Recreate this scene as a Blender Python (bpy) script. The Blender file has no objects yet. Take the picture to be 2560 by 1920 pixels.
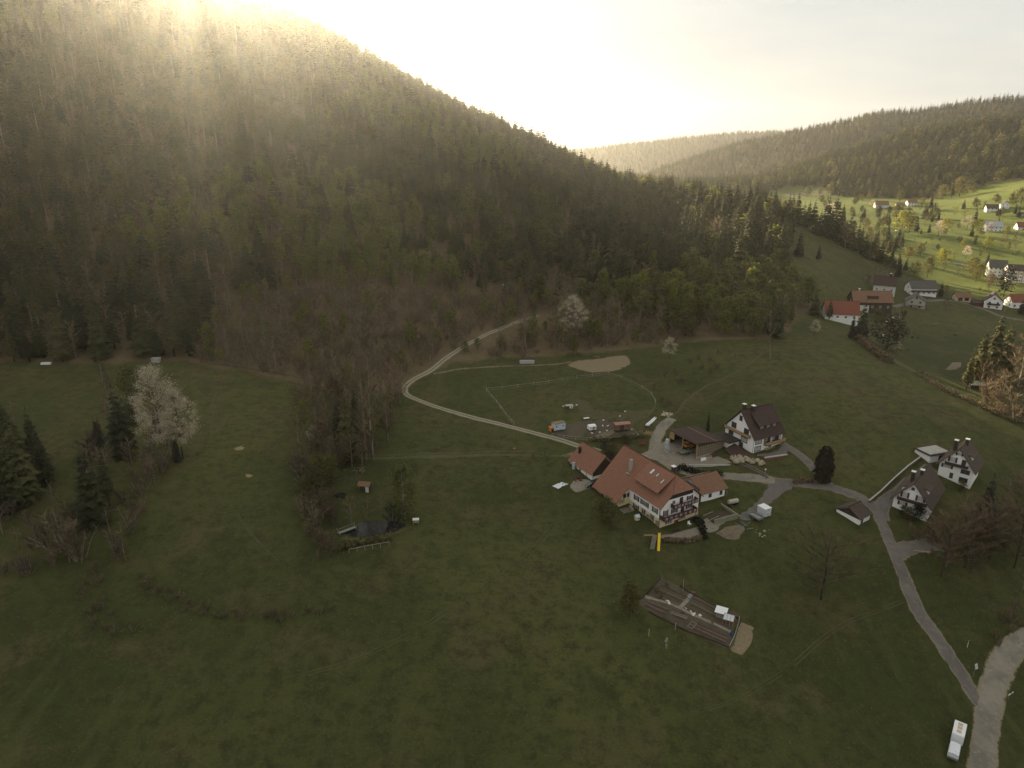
import bpy, bmesh, math, random
import numpy as np
from mathutils import Vector, Matrix, Euler
random.seed(7); np.random.seed(7)
scene = bpy.context.scene; COL = scene.collection
# ---------------------------------------------------------------- camera
CAM_H = 105.0; PITCH = math.radians(19.0); FOC = 1795.0       # focal length in pixels of the 2560 x 1920 photograph
cam_d = bpy.data.cameras.new('camera'); cam = bpy.data.objects.new('camera', cam_d); COL.objects.link(cam)
cam.location = (0, 0, CAM_H); cam.rotation_euler = (math.pi/2-PITCH, 0, 0)
cam_d.sensor_width = 36.0; cam_d.lens = FOC/2560*36.0; cam_d.clip_start = 1.0; cam_d.clip_end = 20000.0
scene.camera = cam
# ---------------------------------------------------------------- sky, sun, exposure
SUN_EL, SUN_AZ = math.radians(12.8), math.radians(-22.0)      # azimuth from +Y, negative towards -X
world = bpy.data.worlds.new('World'); scene.world = world; world.use_nodes = True
wn = world.node_tree.nodes; wl = world.node_tree.links; wn.clear()
def wnode(t, **k):
    n = wn.new(t)
    for a, b in k.items(): setattr(n, a, b)
    return n
sky = wnode('ShaderNodeTexSky', sky_type='NISHITA', sun_disc=False, sun_elevation=SUN_EL, sun_rotation=SUN_AZ,
            altitude=400.0, air_density=1.0, dust_density=1.2, ozone_density=1.0)
bg = wnode('ShaderNodeBackground'); bg.inputs['Strength'].default_value = 0.085
# thin high cloud: soft pale streaks all round the sky
tc = wnode('ShaderNodeTexCoord'); mp = wnode('ShaderNodeMapping'); mp.inputs['Scale'].default_value = (1.1, 1.1, 5.0)
mp.inputs['Rotation'].default_value = (0.12, 0.22, 0.3)
nz = wnode('ShaderNodeTexNoise'); nz.inputs['Scale'].default_value = 2.6; nz.inputs['Detail'].default_value = 7; nz.inputs['Roughness'].default_value = .55
cr = wnode('ShaderNodeValToRGB'); cr.color_ramp.elements[0].position = .40; cr.color_ramp.elements[1].position = .66
cr.color_ramp.elements[0].color = (.94, .94, .94, 1); cr.color_ramp.elements[1].color = (.99, .99, .99, 1)
mx = wnode('ShaderNodeMixRGB'); veil = wnode('ShaderNodeMixRGB'); veil.inputs[1].default_value = (1.92, 2.05, 2.18, 1); veil.inputs[2].default_value = (2.38, 2.38, 2.34, 1); mx.inputs[2].default_value = (2.5, 2.5, 2.5, 1)       # even veil of thin cloud
wo = wnode('ShaderNodeOutputWorld')
wl.new(tc.outputs['Generated'], mp.inputs[0]); wl.new(mp.outputs[0], nz.inputs['Vector']); wl.new(nz.outputs[0], cr.inputs[0])
n2 = wnode('ShaderNodeTexNoise'); n2.inputs['Scale'].default_value = 1.7; n2.inputs['Detail'].default_value = 8; n2.inputs['Roughness'].default_value = .6; r2 = wnode('ShaderNodeMapRange'); r2.inputs['From Min'].default_value = .40; r2.inputs['From Max'].default_value = .62
wl.new(mp.outputs[0], n2.inputs['Vector']); wl.new(n2.outputs[0], r2.inputs[0]); wl.new(r2.outputs[0], veil.inputs[0]); wl.new(veil.outputs[0], mx.inputs[2])
wl.new(cr.outputs[0], mx.inputs[0]); wl.new(sky.outputs[0], mx.inputs[1])
wl.new(mx.outputs[0], bg.inputs['Color']); wl.new(bg.outputs[0], wo.inputs['Surface'])
sun_d = bpy.data.lights.new('sun', 'SUN'); sun_d.energy = 5.0; sun_d.angle = math.radians(.55); sun_d.color = (1.0, .83, .54)
sun = bpy.data.objects.new('sun', sun_d); COL.objects.link(sun)
SDIR = Vector((math.sin(SUN_AZ)*math.cos(SUN_EL), math.cos(SUN_AZ)*math.cos(SUN_EL), math.sin(SUN_EL)))
sun.rotation_euler = (-SDIR).to_track_quat('-Z', 'Y').to_euler(); sun.location = (-200, 500, 300)
vs = scene.view_settings; vs.view_transform = 'Standard'; vs.look = 'None'; vs.gamma = 1.0; vs.use_curve_mapping = False
vs.exposure = 1.85
try:
    vs.use_white_balance = True; vs.white_balance_temperature = 6850; vs.white_balance_tint = 9
except Exception: pass
cy = scene.cycles; cy.use_denoising = True; cy.max_bounces = 6; cy.diffuse_bounces = 3; cy.transparent_max_bounces = 6
cy.volume_bounces = 1; cy.sample_clamp_indirect = 6.0; cy.use_adaptive_sampling = True
cy.caustics_reflective = False; cy.caustics_refractive = False
CT, ST = math.cos(PITCH), math.sin(PITCH)
def ray(u, v):
    a = (u-1280)/FOC; b = (v-960)/FOC
    return np.array([a, CT-b*ST, -ST-b*CT])
def atz(u, v, z):
    r = ray(u, v); t = (z-CAM_H)/r[2]; return (r[0]*t, r[1]*t, z)
def aty(u, v, y):
    r = ray(u, v); t = y/r[1]; return (r[0]*t, y, CAM_H+r[2]*t)
def proj(x, y, z):
    z = z-CAM_H; d = y*CT-z*ST
    return 1280+FOC*x/d, 960-FOC*(y*ST+z*CT)/d
# ---------- terrain: thin plate spline through surveyed points, plus distant ridges ----------
CPZ = [(0,1920,-5),(640,1920,-7),(1280,1920,-9),(1900,1920,-12),(2560,1920,-16),(0,1600,-1),(500,1600,-2),(1000,1600,-4),
 (1500,1600,-5),(2000,1600,-7),(2300,1600,-9),(2560,1600,-11),(300,1450,1),(700,1480,0),(0,1300,5),(500,1300,5),(900,1340,2),
 (1250,1300,0),(1650,1330,0),(1900,1330,-1),(2200,1400,-3),(2560,1350,-5),(0,1100,11),(300,1100,10),(600,1100,9),(900,1150,5),
 (1200,1150,3.5),(1450,1180,2.5),(1700,1150,3.5),(1850,1120,6),(2100,1200,2.5),(2330,1230,2),(2450,1150,3),(2000,1050,9),
 (2250,1000,10),(2500,1050,6),(0,905,18),(250,905,17),(450,905,16),(740,945,12),(900,1000,8),(1030,970,7),(1280,900,10),
 (1280,1020,6.5),(1500,1000,7),(1500,890,11),(1700,860,13),(1960,840,15),(1850,950,12),(2100,850,12),(2200,900,10),(2350,960,8),(2560,1010,5),
 (2200,840,7),(2350,880,4),(2300,800,3),(2450,850,1),(2560,900,-1),(2490,770,0),(2420,745,1),(2300,765,4),(2200,770,5),(2110,800,7),
 (2480,700,-2),(2400,720,1),(2560,720,-2),(2330,660,2),(2450,620,5),(2560,640,3)]
CPY = [(590,25,760),(300,-110,800),(0,-200,820),(-500,-300,850),(810,128,740),(926,230,720),(1065,292,700),(1169,328,680),(1273,366,700),
 (1400,416,715),(1493,458,720),(1620,490,705),(1735,510,680),(1900,532,630),(2000,562,585),(2090,610,565),(2170,645,565),(2290,700,545),
 (1980,640,470),(1960,710,425),(2100,700,470),(2060,750,420),(2160,690,500),
 (2400,600,720),(2480,570,790),(2300,545,900),(2250,560,840),(2200,510,1050),(2350,515,980),(2560,475,950),(2400,490,1080),(2000,485,1250),(2100,500,1150)]
CPW = [(-900,-100,30),(-700,300,60),(-300,-200,2),(0,-150,-12),(400,-150,-16),(800,0,0),(800,300,10),(750,600,40),
 (-700,1100,230),(-350,1100,190),(-100,1050,118),(120,1000,45),(220,850,20),(300,700,8),(330,800,8),(-500,1400,200),(0,1400,60),(300,1200,12),(850,900,75),(750,1250,70)]
def _cps():
    p = [atz(*c) for c in CPZ]+[aty(*c) for c in CPY]+list(CPW)
    # the wooded hillside between its foot and its ridge: a slightly hollow slope
    for (u0,v0,z0),(u1,v1,y1) in (((250,905,17),(300,-110,800)),((600,930,14),(590,25,760)),((1000,960,8),(926,236,720)),((1280,890,11),(1169,328,680)),((1500,880,12),(1400,416,715)),((1700,860,13),(1620,490,705)),((0,905,18),(0,-200,820))):
        a = np.array(atz(u0,v0,z0)); b = np.array(aty(u1,v1,y1))
        for t,s in ((.3,.24),(.65,.6)):
            q = a+(b-a)*t; q[2] = a[2]+(b[2]-a[2])*s; p.append(tuple(q))
    return np.array(p)
_P = _cps()
def _U(r2): return np.where(r2 > 1e-9, r2*np.log(r2+1e-12), 0)
def _fit(P, lam=0.002):
    n = len(P); S = 500.0; q = P[:, :2]/S
    K = _U(((q[:, None]-q[None])**2).sum(-1))+lam*np.eye(n)
    A = np.c_[np.ones(n), q]; M = np.block([[K, A], [A.T, np.zeros((3, 3))]])
    return np.linalg.solve(M, np.r_[P[:, 2], 0, 0, 0]), q, S
_C, _Q, _S = _fit(_P)
RIDGES = [  # ridge line (pixel, pixel, distance), tree height already taken off; slope, rounding
 ([(1900,482,1700),(2036,462,1620),(2118,434,1580),(2198,394,1550),(2256,355,1530),(2372,322,1500),(2560,294,1450),(2900,250,1400)], .36, 50),
 ([(1600,452,2700),(1712,428,2600),(1793,400,2520),(1920,344,2450),(2048,320,2380),(2198,286,2300),(2314,270,2250),(2560,244,2100),(3000,205,2000)], .38, 60),
 ([(1000,408,4500),(1447,376,4300),(1620,358,4200),(1736,346,4150),(1852,334,4100),(1927,331,4100),(2300,326,4100),(3000,320,4100)], .20, 180),
]
_R = [(np.array([aty(*p) for p in r]), s, w) for r, s, w in RIDGES]
def _ridge(X, Y, R, s, w):
    best = np.full(X.shape, -1e9)
    for a, b in zip(R[:-1], R[1:]):
        d = b[:2]-a[:2]; L2 = d@d
        t = np.clip(((X-a[0])*d[0]+(Y-a[1])*d[1])/L2, 0, 1)
        dist = np.hypot(X-a[0]-t*d[0], Y-a[1]-t*d[1])
        best = np.maximum(best, a[2]+t*(b[2]-a[2])-s*(np.sqrt(dist*dist+w*w)-w))
    return best
def smax(a, b, k=6.0):
    m = np.maximum(a, b); return m+k*np.log(np.exp((a-m)/k)+np.exp((b-m)/k))
def relief(X, Y):
    x = X/_S; y = Y/_S
    z = np.zeros(X.shape)
    for i in range(len(_Q)):
        z += _C[i]*_U((x-_Q[i, 0])**2+(y-_Q[i, 1])**2)
    n = len(_Q); z += _C[n]+_C[n+1]*x+_C[n+2]*y
    dx = np.maximum(np.maximum(-800-X, X-820), 0); dy = np.maximum(np.maximum(-150-Y, Y-1350), 0)
    w = np.clip(1-np.hypot(dx, dy)/500, 0, 1); w = w*w*(3-2*w)
    z = z*w+np.where(X < 0, 60, np.where(Y > 1300, -70, 25))*(1-w)
    for R, s, rw in _R: z = smax(z, _ridge(X, Y, R, s, rw))
    z += .35*np.sin(X*.11+1.3*np.sin(Y*.05))*np.sin(Y*.09)+.15*np.sin(X*.31+Y*.22)
    return z
XS = np.unique(np.r_[np.arange(-7000, -900, 200), np.arange(-900, 900.1, 5), np.arange(900, 7001, 200)].astype(float))
YS = np.unique(np.r_[np.arange(-300, 60, 30), np.arange(60, 1000, 5), np.arange(1000, 2400, 20), np.arange(2400, 8001, 140)].astype(float))
GX, GY = np.meshgrid(XS, YS)
GZ = relief(GX, GY)
def level(u, v, a, b, drop, lift=0.0):
    """a level hollow for standing water"""
    z = 0.0
    for _ in range(4):
        x, y, _z = atz(u, v, z); z = float(relief(np.array([x]), np.array([y]))[0])
    q = np.hypot((GX-x)/a, (GY-y)/b); w = np.clip((1.75-q)/.6, 0, 1); w = w*w*(3-2*w)
    GZ[:] = GZ*(1-w)+(z-drop)*w
    return z
POND_Z = level(938, 1324, 11, 9, .25)
def hz(x, y):
    i = min(max(np.searchsorted(XS, x)-1, 0), len(XS)-2); j = min(max(np.searchsorted(YS, y)-1, 0), len(YS)-2)
    a = (x-XS[i])/(XS[i+1]-XS[i]); b = (y-YS[j])/(YS[j+1]-YS[j])
    return float((GZ[j, i]*(1-a)+GZ[j, i+1]*a)*(1-b)+(GZ[j+1, i]*(1-a)+GZ[j+1, i+1]*a)*b)
def hit(u, v, tmin=60, tmax=6000):
    r = ray(u, v); t = tmin; st = 4.0
    while t < tmax:
        if CAM_H+r[2]*t < hz(r[0]*t, r[1]*t):
            lo, hi = t-st, t
            for _ in range(24):
                m = .5*(lo+hi)
                if CAM_H+r[2]*m < hz(r[0]*m, r[1]*m): hi = m
                else: lo = m
            return np.array([r[0]*hi, r[1]*hi, CAM_H+r[2]*hi])
        st = max(2.0, t*.01); t += st
    return None
def hzv(X, Y):
    i = np.clip(np.searchsorted(XS, X)-1, 0, len(XS)-2); j = np.clip(np.searchsorted(YS, Y)-1, 0, len(YS)-2)
    a = (X-XS[i])/(XS[i+1]-XS[i]); b = (Y-YS[j])/(YS[j+1]-YS[j])
    return (GZ[j, i]*(1-a)+GZ[j, i+1]*a)*(1-b)+(GZ[j+1, i]*(1-a)+GZ[j+1, i+1]*a)*b
def inpoly(U, V, poly):
    U = np.asarray(U, float); V = np.asarray(V, float); c = np.zeros(U.shape, bool); n = len(poly)
    for k in range(n):
        x0, y0 = poly[k]; x1, y1 = poly[k-1]
        m = ((y0 > V) != (y1 > V)) & (U < (x1-x0)*(V-y0)/((y1-y0) or 1e-9)+x0); c ^= m
    return c
# ---------------------------------------------------------------- materials
MATS = {}
def material(name): m = bpy.data.materials.new(name); m.use_nodes = True; return m
def N(nt, t, **k):
    n = nt.nodes.new(t)
    for a, b in k.items():
        if a in n.inputs.keys() if hasattr(n.inputs, 'keys') else False: n.inputs[a].default_value = b
        else: setattr(n, a, b)
    return n
def mat(name, c1, c2=None, scale=3.0, rough=.85, bump=.0, metal=0.0, spec=.3, detail=5, stretch=(1, 1, 1)):
    """noise between two colours, with fine relief"""
    if name in MATS: return MATS[name]
    m = material(name); nt = m.node_tree; b = nt.nodes['Principled BSDF']; L = nt.links.new
    b.inputs['Roughness'].default_value = rough; b.inputs['Metallic'].default_value = metal; b.inputs['Specular IOR Level'].default_value = spec
    c2 = c2 or tuple(x*.72 for x in c1)
    tc = N(nt, 'ShaderNodeTexCoord'); mp = N(nt, 'ShaderNodeMapping'); mp.inputs['Scale'].default_value = stretch
    nz = N(nt, 'ShaderNodeTexNoise', Scale=scale, Detail=detail, Roughness=.62); mx = N(nt, 'ShaderNodeMixRGB')
    rp = N(nt, 'ShaderNodeValToRGB'); rp.color_ramp.elements[0].position = .3; rp.color_ramp.elements[1].position = .7
    mx.inputs[1].default_value = (*c1, 1); mx.inputs[2].default_value = (*c2, 1)
    L(tc.outputs['Object'], mp.inputs[0]); L(mp.outputs[0], nz.inputs['Vector']); L(nz.outputs[0], rp.inputs[0]); L(rp.outputs[0], mx.inputs[0])
    L(mx.outputs[0], b.inputs['Base Color'])
    if bump:
        bp = N(nt, 'ShaderNodeBump', Strength=bump, Distance=.05); L(nz.outputs[0], bp.inputs['Height']); L(bp.outputs[0], b.inputs['Normal'])
    MATS[name] = m; return m
def foliage(name, cols, transl=.3, rough=.75):
    """leaf colour varies from plant to plant and from clump to clump"""
    if name in MATS: return MATS[name]
    m = material(name); nt = m.node_tree; L = nt.links.new; b = nt.nodes['Principled BSDF']; out = nt.nodes['Material Output']
    oi = N(nt, 'ShaderNodeObjectInfo'); rp = N(nt, 'ShaderNodeValToRGB'); e = rp.color_ramp.elements
    while len(e) < len(cols): e.new(.5)
    for k, c in enumerate(cols): e[k].position = k/(len(cols)-1); e[k].color = (*c, 1)
    L(oi.outputs['Random'], rp.inputs[0])
    tc = N(nt, 'ShaderNodeTexCoord'); nz = N(nt, 'ShaderNodeTexNoise', Scale=.9, Detail=3); hs = N(nt, 'ShaderNodeHueSaturation')
    mr = N(nt, 'ShaderNodeMapRange'); mr.inputs['To Min'].default_value = .55; mr.inputs['To Max'].default_value = 1.45; mr.inputs['From Min'].default_value = .3; mr.inputs['From Max'].default_value = .7
    L(tc.outputs['Object'], nz.inputs['Vector']); L(nz.outputs[0], mr.inputs[0]); L(mr.outputs[0], hs.inputs['Value']); L(rp.outputs[0], hs.inputs['Color'])
    b.inputs['Roughness'].default_value = rough; b.inputs['Specular IOR Level'].default_value = .2
    L(hs.outputs[0], b.inputs['Base Color'])
    tr = N(nt, 'ShaderNodeBsdfTranslucent'); mx = N(nt, 'ShaderNodeMixShader'); mx.inputs[0].default_value = transl
    L(hs.outputs[0], tr.inputs['Color']); L(b.outputs[0], mx.inputs[1]); L(tr.outputs[0], mx.inputs[2]); L(mx.outputs[0], out.inputs['Surface'])
    MATS[name] = m; return m
# ---------------------------------------------------------------- object helpers
def tag(o, label=None, cat=None, group=None, kind=None):
    for k, v in (('label', label), ('category', cat), ('group', group), ('kind', kind)):
        if v: o[k] = v
    return o
def link(name, me, parent=None, loc=None, rot=None):
    o = bpy.data.objects.new(name, me); COL.objects.link(o)
    if parent is not None: o.parent = parent
    if loc is not None: o.location = loc
    if rot is not None: o.rotation_euler = rot
    return o
def empty(name, loc, rz=0): return link(name, None, None, loc, (0, 0, rz))
class MB:
    """collects boxes, tubes and polygons; build() links them as one mesh object"""
    def __init__(s): s.v = []; s.f = []; s.uv = {}
    def add(s, vs, fs):
        o = len(s.v); s.v += [tuple(map(float, p)) for p in vs]; s.f += [tuple(i+o for i in f) for f in fs]; return s
    def box(s, a, b):
        x0, y0, z0 = a; x1, y1, z1 = b
        return s.add([(x0,y0,z0),(x1,y0,z0),(x1,y1,z0),(x0,y1,z0),(x0,y0,z1),(x1,y0,z1),(x1,y1,z1),(x0,y1,z1)],
                     [(0,3,2,1),(4,5,6,7),(0,1,5,4),(1,2,6,5),(2,3,7,6),(3,0,4,7)])
    def beam(s, p, q, w, h=None):
        p = Vector(p); q = Vector(q); d = (q-p).normalized(); h = h or w
        a = d.cross(Vector((0, 0, 1))); a = a.normalized() if a.length > 1e-4 else Vector((1, 0, 0)); c = a.cross(d)
        vs = [e+a*(sx*w/2)+c*(sz*h/2) for e in (p, q) for sx, sz in ((-1,-1),(1,-1),(1,1),(-1,1))]
        return s.add(vs, [(0,1,2,3),(7,6,5,4),(0,4,5,1),(1,5,6,2),(2,6,7,3),(3,7,4,0)])
    def tube(s, pts, rad, n=6, cap=True):
        ring = []; o = len(s.v)
        for i, p in enumerate(pts):
            p = Vector(p); d = Vector(pts[min(i+1, len(pts)-1)])-Vector(pts[max(i-1, 0)]); d.normalize()
            a = d.cross(Vector((0, 0, 1))); a = a.normalized() if a.length > 1e-3 else Vector((1, 0, 0)); c = d.cross(a)
            r = rad[i] if hasattr(rad, '__len__') else rad
            for k in range(n):
                t = 2*math.pi*k/n; s.v.append(tuple(p+a*(r*math.cos(t))+c*(r*math.sin(t))))
        for i in range(len(pts)-1):
            for k in range(n): s.f.append((o+i*n+k, o+i*n+(k+1)%n, o+(i+1)*n+(k+1)%n, o+(i+1)*n+k))
        if cap: s.f.append(tuple(o+k for k in range(n))[::-1]); s.f.append(tuple(o+(len(pts)-1)*n+k for k in range(n)))
        return s
    def prism(s, poly, ext):
        n = len(poly); e = Vector(ext); vs = [Vector(p) for p in poly]+[Vector(p)+e for p in poly]
        return s.add(vs, [tuple(range(n))[::-1], tuple(range(n, 2*n))]+[(k, (k+1)%n, n+(k+1)%n, n+k) for k in range(n)])
    def mesh(s, name, m, smooth=False, fix=True):
        me = bpy.data.meshes.new(name); me.from_pydata(s.v, [], s.f); me.materials.append(m)
        if s.uv:
            ul = me.uv_layers.new(name='UVMap')
            for p in me.polygons:
                for li, vi in zip(p.loop_indices, p.vertices): ul.data[li].uv = s.uv.get(vi, (0, 0))
        if fix:
            bm = bmesh.new(); bm.from_mesh(me); bmesh.ops.recalc_face_normals(bm, faces=bm.faces); bm.to_mesh(me); bm.free()
        if smooth: me.polygons.foreach_set('use_smooth', [True]*len(me.polygons))
        return me
    def build(s, name, m, parent=None, loc=None, rot=None, smooth=False, fix=True):
        return link(name, s.mesh(name, m, smooth, fix), parent, loc, rot)
def G(u, v, dz=0.0):
    p = hit(u, v); return Vector((p[0], p[1], hz(p[0], p[1])+dz))
# ---------------------------------------------------------------- the ground
EDGE = [(-900,905),(0,905),(120,906),(390,902),(480,908),(740,948),(860,985),(1000,985),(1030,950),(1100,912),(1200,898),(1330,893),(1420,884),(1560,872),
        (1700,858),(1850,842),(1940,850),(1990,800),(2040,762),(1990,722),(1962,640),(1985,565),(2010,548)]
FOREST = EDGE+[(2010,-2500),(-2500,-2500),(-2500,905)]
R_EDGE = [(1905,505),(1925,478),(1980,466),(2060,466),(2075,490),(2190,494),(2330,498),(2350,482),(2420,474),(2500,455),(2560,448),(2900,420)]
FOREST_R = R_EDGE+[(2900,-900),(1000,-900),(1000,505)]
def pv(X, Y, Z):
    z = Z-CAM_H; d = np.maximum(Y*CT-z*ST, 1.0); return 1280+FOC*X/d, 960-FOC*(Y*ST+z*CT)/d
def forest_mask(X, Y, Z):
    U, V = pv(X, Y, Z)
    near = inpoly(U, V, FOREST) & (Y > 200) & (X < 230+0*X) & (Y < 1300)
    near |= (Y > 560) & (X < 160) & (Y < 1300)
    far = (Y > 760) & (inpoly(U, V, FOREST_R) | (Y > 1800)) & ~((Y < 1300) & (X < 180))
    return near, far
fn, ff = forest_mask(GX, GY, GZ); cover = (fn | ff).astype(float)
k = cover.copy()
for _ in range(2):
    k[1:-1, 1:-1] = (k[1:-1, 1:-1]*2+k[:-2, 1:-1]+k[2:, 1:-1]+k[1:-1, :-2]+k[1:-1, 2:])/6
nx, ny = len(XS), len(YS)
me = bpy.data.meshes.new('ground')
vv = np.stack([GX, GY, GZ], -1).reshape(-1, 3)
idx = np.arange(nx*ny).reshape(ny, nx)
fc = np.stack([idx[:-1, :-1], idx[:-1, 1:], idx[1:, 1:], idx[1:, :-1]], -1).reshape(-1, 4)
me.from_pydata(vv.tolist(), [], fc.tolist())
me.polygons.foreach_set('use_smooth', [True]*len(me.polygons))
# sunlight on the pastures across the valley, painted in as brighter, greener grass
Uv, Vv = pv(GX, GY, GZ); sunlit_mask = (inpoly(Uv, Vv, [(1900,505),(1990,540),(2080,585),(2200,640),(2300,690),(2420,740),(2700,840),(2900,700),(2900,400),(1900,440)]) & (GY > 480) & (GX > 150)).astype(float)
for _ in range(4): sunlit_mask[1:-1, 1:-1] = (sunlit_mask[1:-1, 1:-1]+sunlit_mask[:-2, 1:-1]+sunlit_mask[2:, 1:-1]+sunlit_mask[1:-1, :-2]+sunlit_mask[1:-1, 2:])/5
ap = me.attributes.new('pasture', 'FLOAT', 'POINT'); ap.data.foreach_set('value', sunlit_mask.reshape(-1).astype(np.float32))  # marks the valley grass that is coloured as sunlit
at = me.attributes.new('cover', 'FLOAT', 'POINT'); at.data.foreach_set('value', k.reshape(-1).astype(np.float32))
def ground_mat():
    m = material('meadow'); nt = m.node_tree; L = nt.links.new; b = nt.nodes['Principled BSDF']
    b.inputs['Roughness'].default_value = .95; b.inputs['Specular IOR Level'].default_value = .1
    tc = N(nt, 'ShaderNodeTexCoord')
    def noise(sc, det=5, ro=.6, st=None):
        n = N(nt, 'ShaderNodeTexNoise', Scale=sc, Detail=det, Roughness=ro)
        if st:
            mp = N(nt, 'ShaderNodeMapping'); mp.inputs['Scale'].default_value = st[:3]; mp.inputs['Rotation'].default_value = (0, 0, st[3]); L(tc.outputs['Object'], mp.inputs[0]); L(mp.outputs[0], n.inputs['Vector'])
        else: L(tc.outputs['Object'], n.inputs['Vector'])
        return n.outputs[0]
    def ramp(src, p0, p1):
        r = N(nt, 'ShaderNodeMapRange'); r.inputs['From Min'].default_value = p0; r.inputs['From Max'].default_value = p1; L(src, r.inputs[0]); return r.outputs[0]
    def mix(f, a, c):
        x = N(nt, 'ShaderNodeMixRGB'); L(f, x.inputs[0])
        for k_, s in ((1, a), (2, c)):
            if isinstance(s, tuple): x.inputs[k_].default_value = (*s, 1)
            else: L(s, x.inputs[k_])
        return x.outputs[0]
    g = mix(ramp(noise(.011, 5), .40, .60), (.044, .052, .015), (.082, .084, .026))
    g = mix(ramp(noise(.05, 7, .72), .50, .66), g, (.090, .074, .033))          # dry, mossy patches
    g = mix(ramp(noise(.022, 6, .7), .54, .66), g, (.044, .052, .016))          # lusher hollows
    g = mix(ramp(noise(.30, 7, .8), .44, .66), g, (.034, .035, .013))          # tussocks
    g = mix(ramp(noise(.16, 3, .6, (1, .05, 1, .5)), .58, .80), g, (.072, .075, .025))   # faint mowing bands
    g = mix(ramp(noise(1.3, 5, .85), .56, .72), g, (.115, .098, .046))          # dry stalks
    g = mix(ramp(noise(3.1, 2, .8), .69, .74), g, (.22, .20, .13))             # pale flower heads
    pa = N(nt, 'ShaderNodeAttribute', attribute_name='pasture')
    sunlit_green = mix(ramp(noise(.03, 6, .7), .42, .62), (.085, .112, .022), (.120, .136, .030)); sunlit_green = mix(ramp(noise(.2, 5, .75), .52, .70), sunlit_green, (.066, .082, .019))  # lighter greens that put the sunlight into the valley grass colour
    g = mix(pa.outputs['Fac'], g, sunlit_green)
    fl = mix(ramp(noise(.12, 6), .4, .65), (.140, .094, .054), (.088, .074, .036))  # forest floor, leaf litter
    fl = mix(ramp(noise(1.2, 4, .7), .45, .7), fl, (.155, .118, .070))
    a = N(nt, 'ShaderNodeAttribute', attribute_name='cover'); ad = N(nt, 'ShaderNodeMath', operation='ADD')
    sb = N(nt, 'ShaderNodeMath', operation='MULTIPLY_ADD'); L(noise(.09, 5, .7), sb.inputs[0]); sb.inputs[1].default_value = 1.2; sb.inputs[2].default_value = -.6
    L(a.outputs['Fac'], ad.inputs[0]); L(sb.outputs[0], ad.inputs[1])
    c = mix(ramp(ad.outputs[0], .3, .6), g, fl)
    L(c, b.inputs['Base Color'])
    bp = N(nt, 'ShaderNodeBump', Strength=.6, Distance=.35); L(noise(.9, 6, .75), bp.inputs['Height']); L(bp.outputs[0], b.inputs['Normal'])
    return m
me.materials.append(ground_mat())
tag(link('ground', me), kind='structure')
# ---------------------------------------------------------------- tree shapes
def rnd(a, b): return random.uniform(a, b)
def conifer(seed, h=24.0, r=3.8, whorls=24, nb=8, bare=.10, droop=.38, width=.34, power=.85, low=False):
    random.seed(seed); t = MB(); c = MB(); lean = rnd(-.01, .01)*h
    pts = [(lean*(i/5)**2, 0, h*i/5*.97-(.6 if i == 0 else 0)) for i in range(6)]
    t.tube(pts, [h*.0135*(1-.93*i/5)+.02 for i in range(6)], 6)
    for k in range(whorls):
        q = (k+rnd(-.3, .3))/(whorls-1); q = min(max(q, 0), .995); z = h*(bare+(1-bare)*q)
        R = r*((1-q)**power)*(1 if q > .12 else .72+q*2.3)+.18
        for j in range(nb if q < .85 else 5):
            a = 2*math.pi*(j+rnd(-.35, .35))/nb+k*1.7; l = R*rnd(.68, 1.18); dz = -l*droop*rnd(.6, 1.4)+(.35*l if q > .9 else 0)
            ca, sa = math.cos(a), math.sin(a); w = l*width*rnd(.8, 1.25); zz = z+rnd(-.3, .3); x0 = lean*q*q
            P0 = (x0, 0, zz); M = (x0+ca*l*.55, sa*l*.55, zz+dz*.40+.10*l); T = (x0+ca*l, sa*l, zz+dz)
            A = (M[0]-sa*w, M[1]+ca*w, M[2]-.16*l); B = (M[0]+sa*w, M[1]-ca*w, M[2]-.16*l)
            if low: c.add([P0, A, T, B], [(0, 1, 2), (0, 2, 3)])
            else:
                D = (x0+ca*l*.5, sa*l*.5, M[2]-.42*l*rnd(.6, 1.1))
                c.add([P0, A, T, B, M, D], [(0, 1, 4), (0, 4, 3), (1, 2, 4), (4, 2, 3), (0, 4, 5), (4, 2, 5)])
    top = h
    c.add([(lean-.16, 0, top*.955), (lean+.16, .1, top*.955), (lean, 0, top*1.02)], [(0, 1, 2)])
    return t, c
def skeleton(seed, h, crown_r, z0, nl=11, up=.65, trunk_r=None, leader=True):
    """trunk and main limbs of a broadleaved tree; returns the builder and the limb tips"""
    random.seed(seed); t = MB(); tips = []; tr = trunk_r or h*.013
    wob = [(rnd(-.02, .02)*h*(i/6), rnd(-.02, .02)*h*(i/6)) for i in range(7)]
    pts = [(wob[i][0], wob[i][1], h*.94*i/6-(.5 if i == 0 else 0)) for i in range(7)]
    t.tube(pts, [tr*(1-.9*i/6)+.02 for i in range(7)], 6)
    for k in range(nl):
        q = z0+(1-z0)*.86*(k+.5)/nl; i = q*6/.94; i0 = min(int(i), 5); f = min(i-i0, 1)
        b = Vector(pts[i0]).lerp(Vector(pts[i0+1]), f); a = k*2.4+rnd(-.4, .4); l = crown_r*rnd(.75, 1.1)*math.sin(math.pi*min(max((q-z0)/(1-z0)*.8+.18, .05), .97))**.7
        e = b+Vector((math.cos(a)*l, math.sin(a)*l, l*up*rnd(.7, 1.4))); m = b.lerp(e, .5)+Vector((0, 0, -l*.06))
        t.tube([b, m, e], [tr*.38, tr*.22, .02], 4, False); tips.append((b, m, e))
    return t, tips
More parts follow.
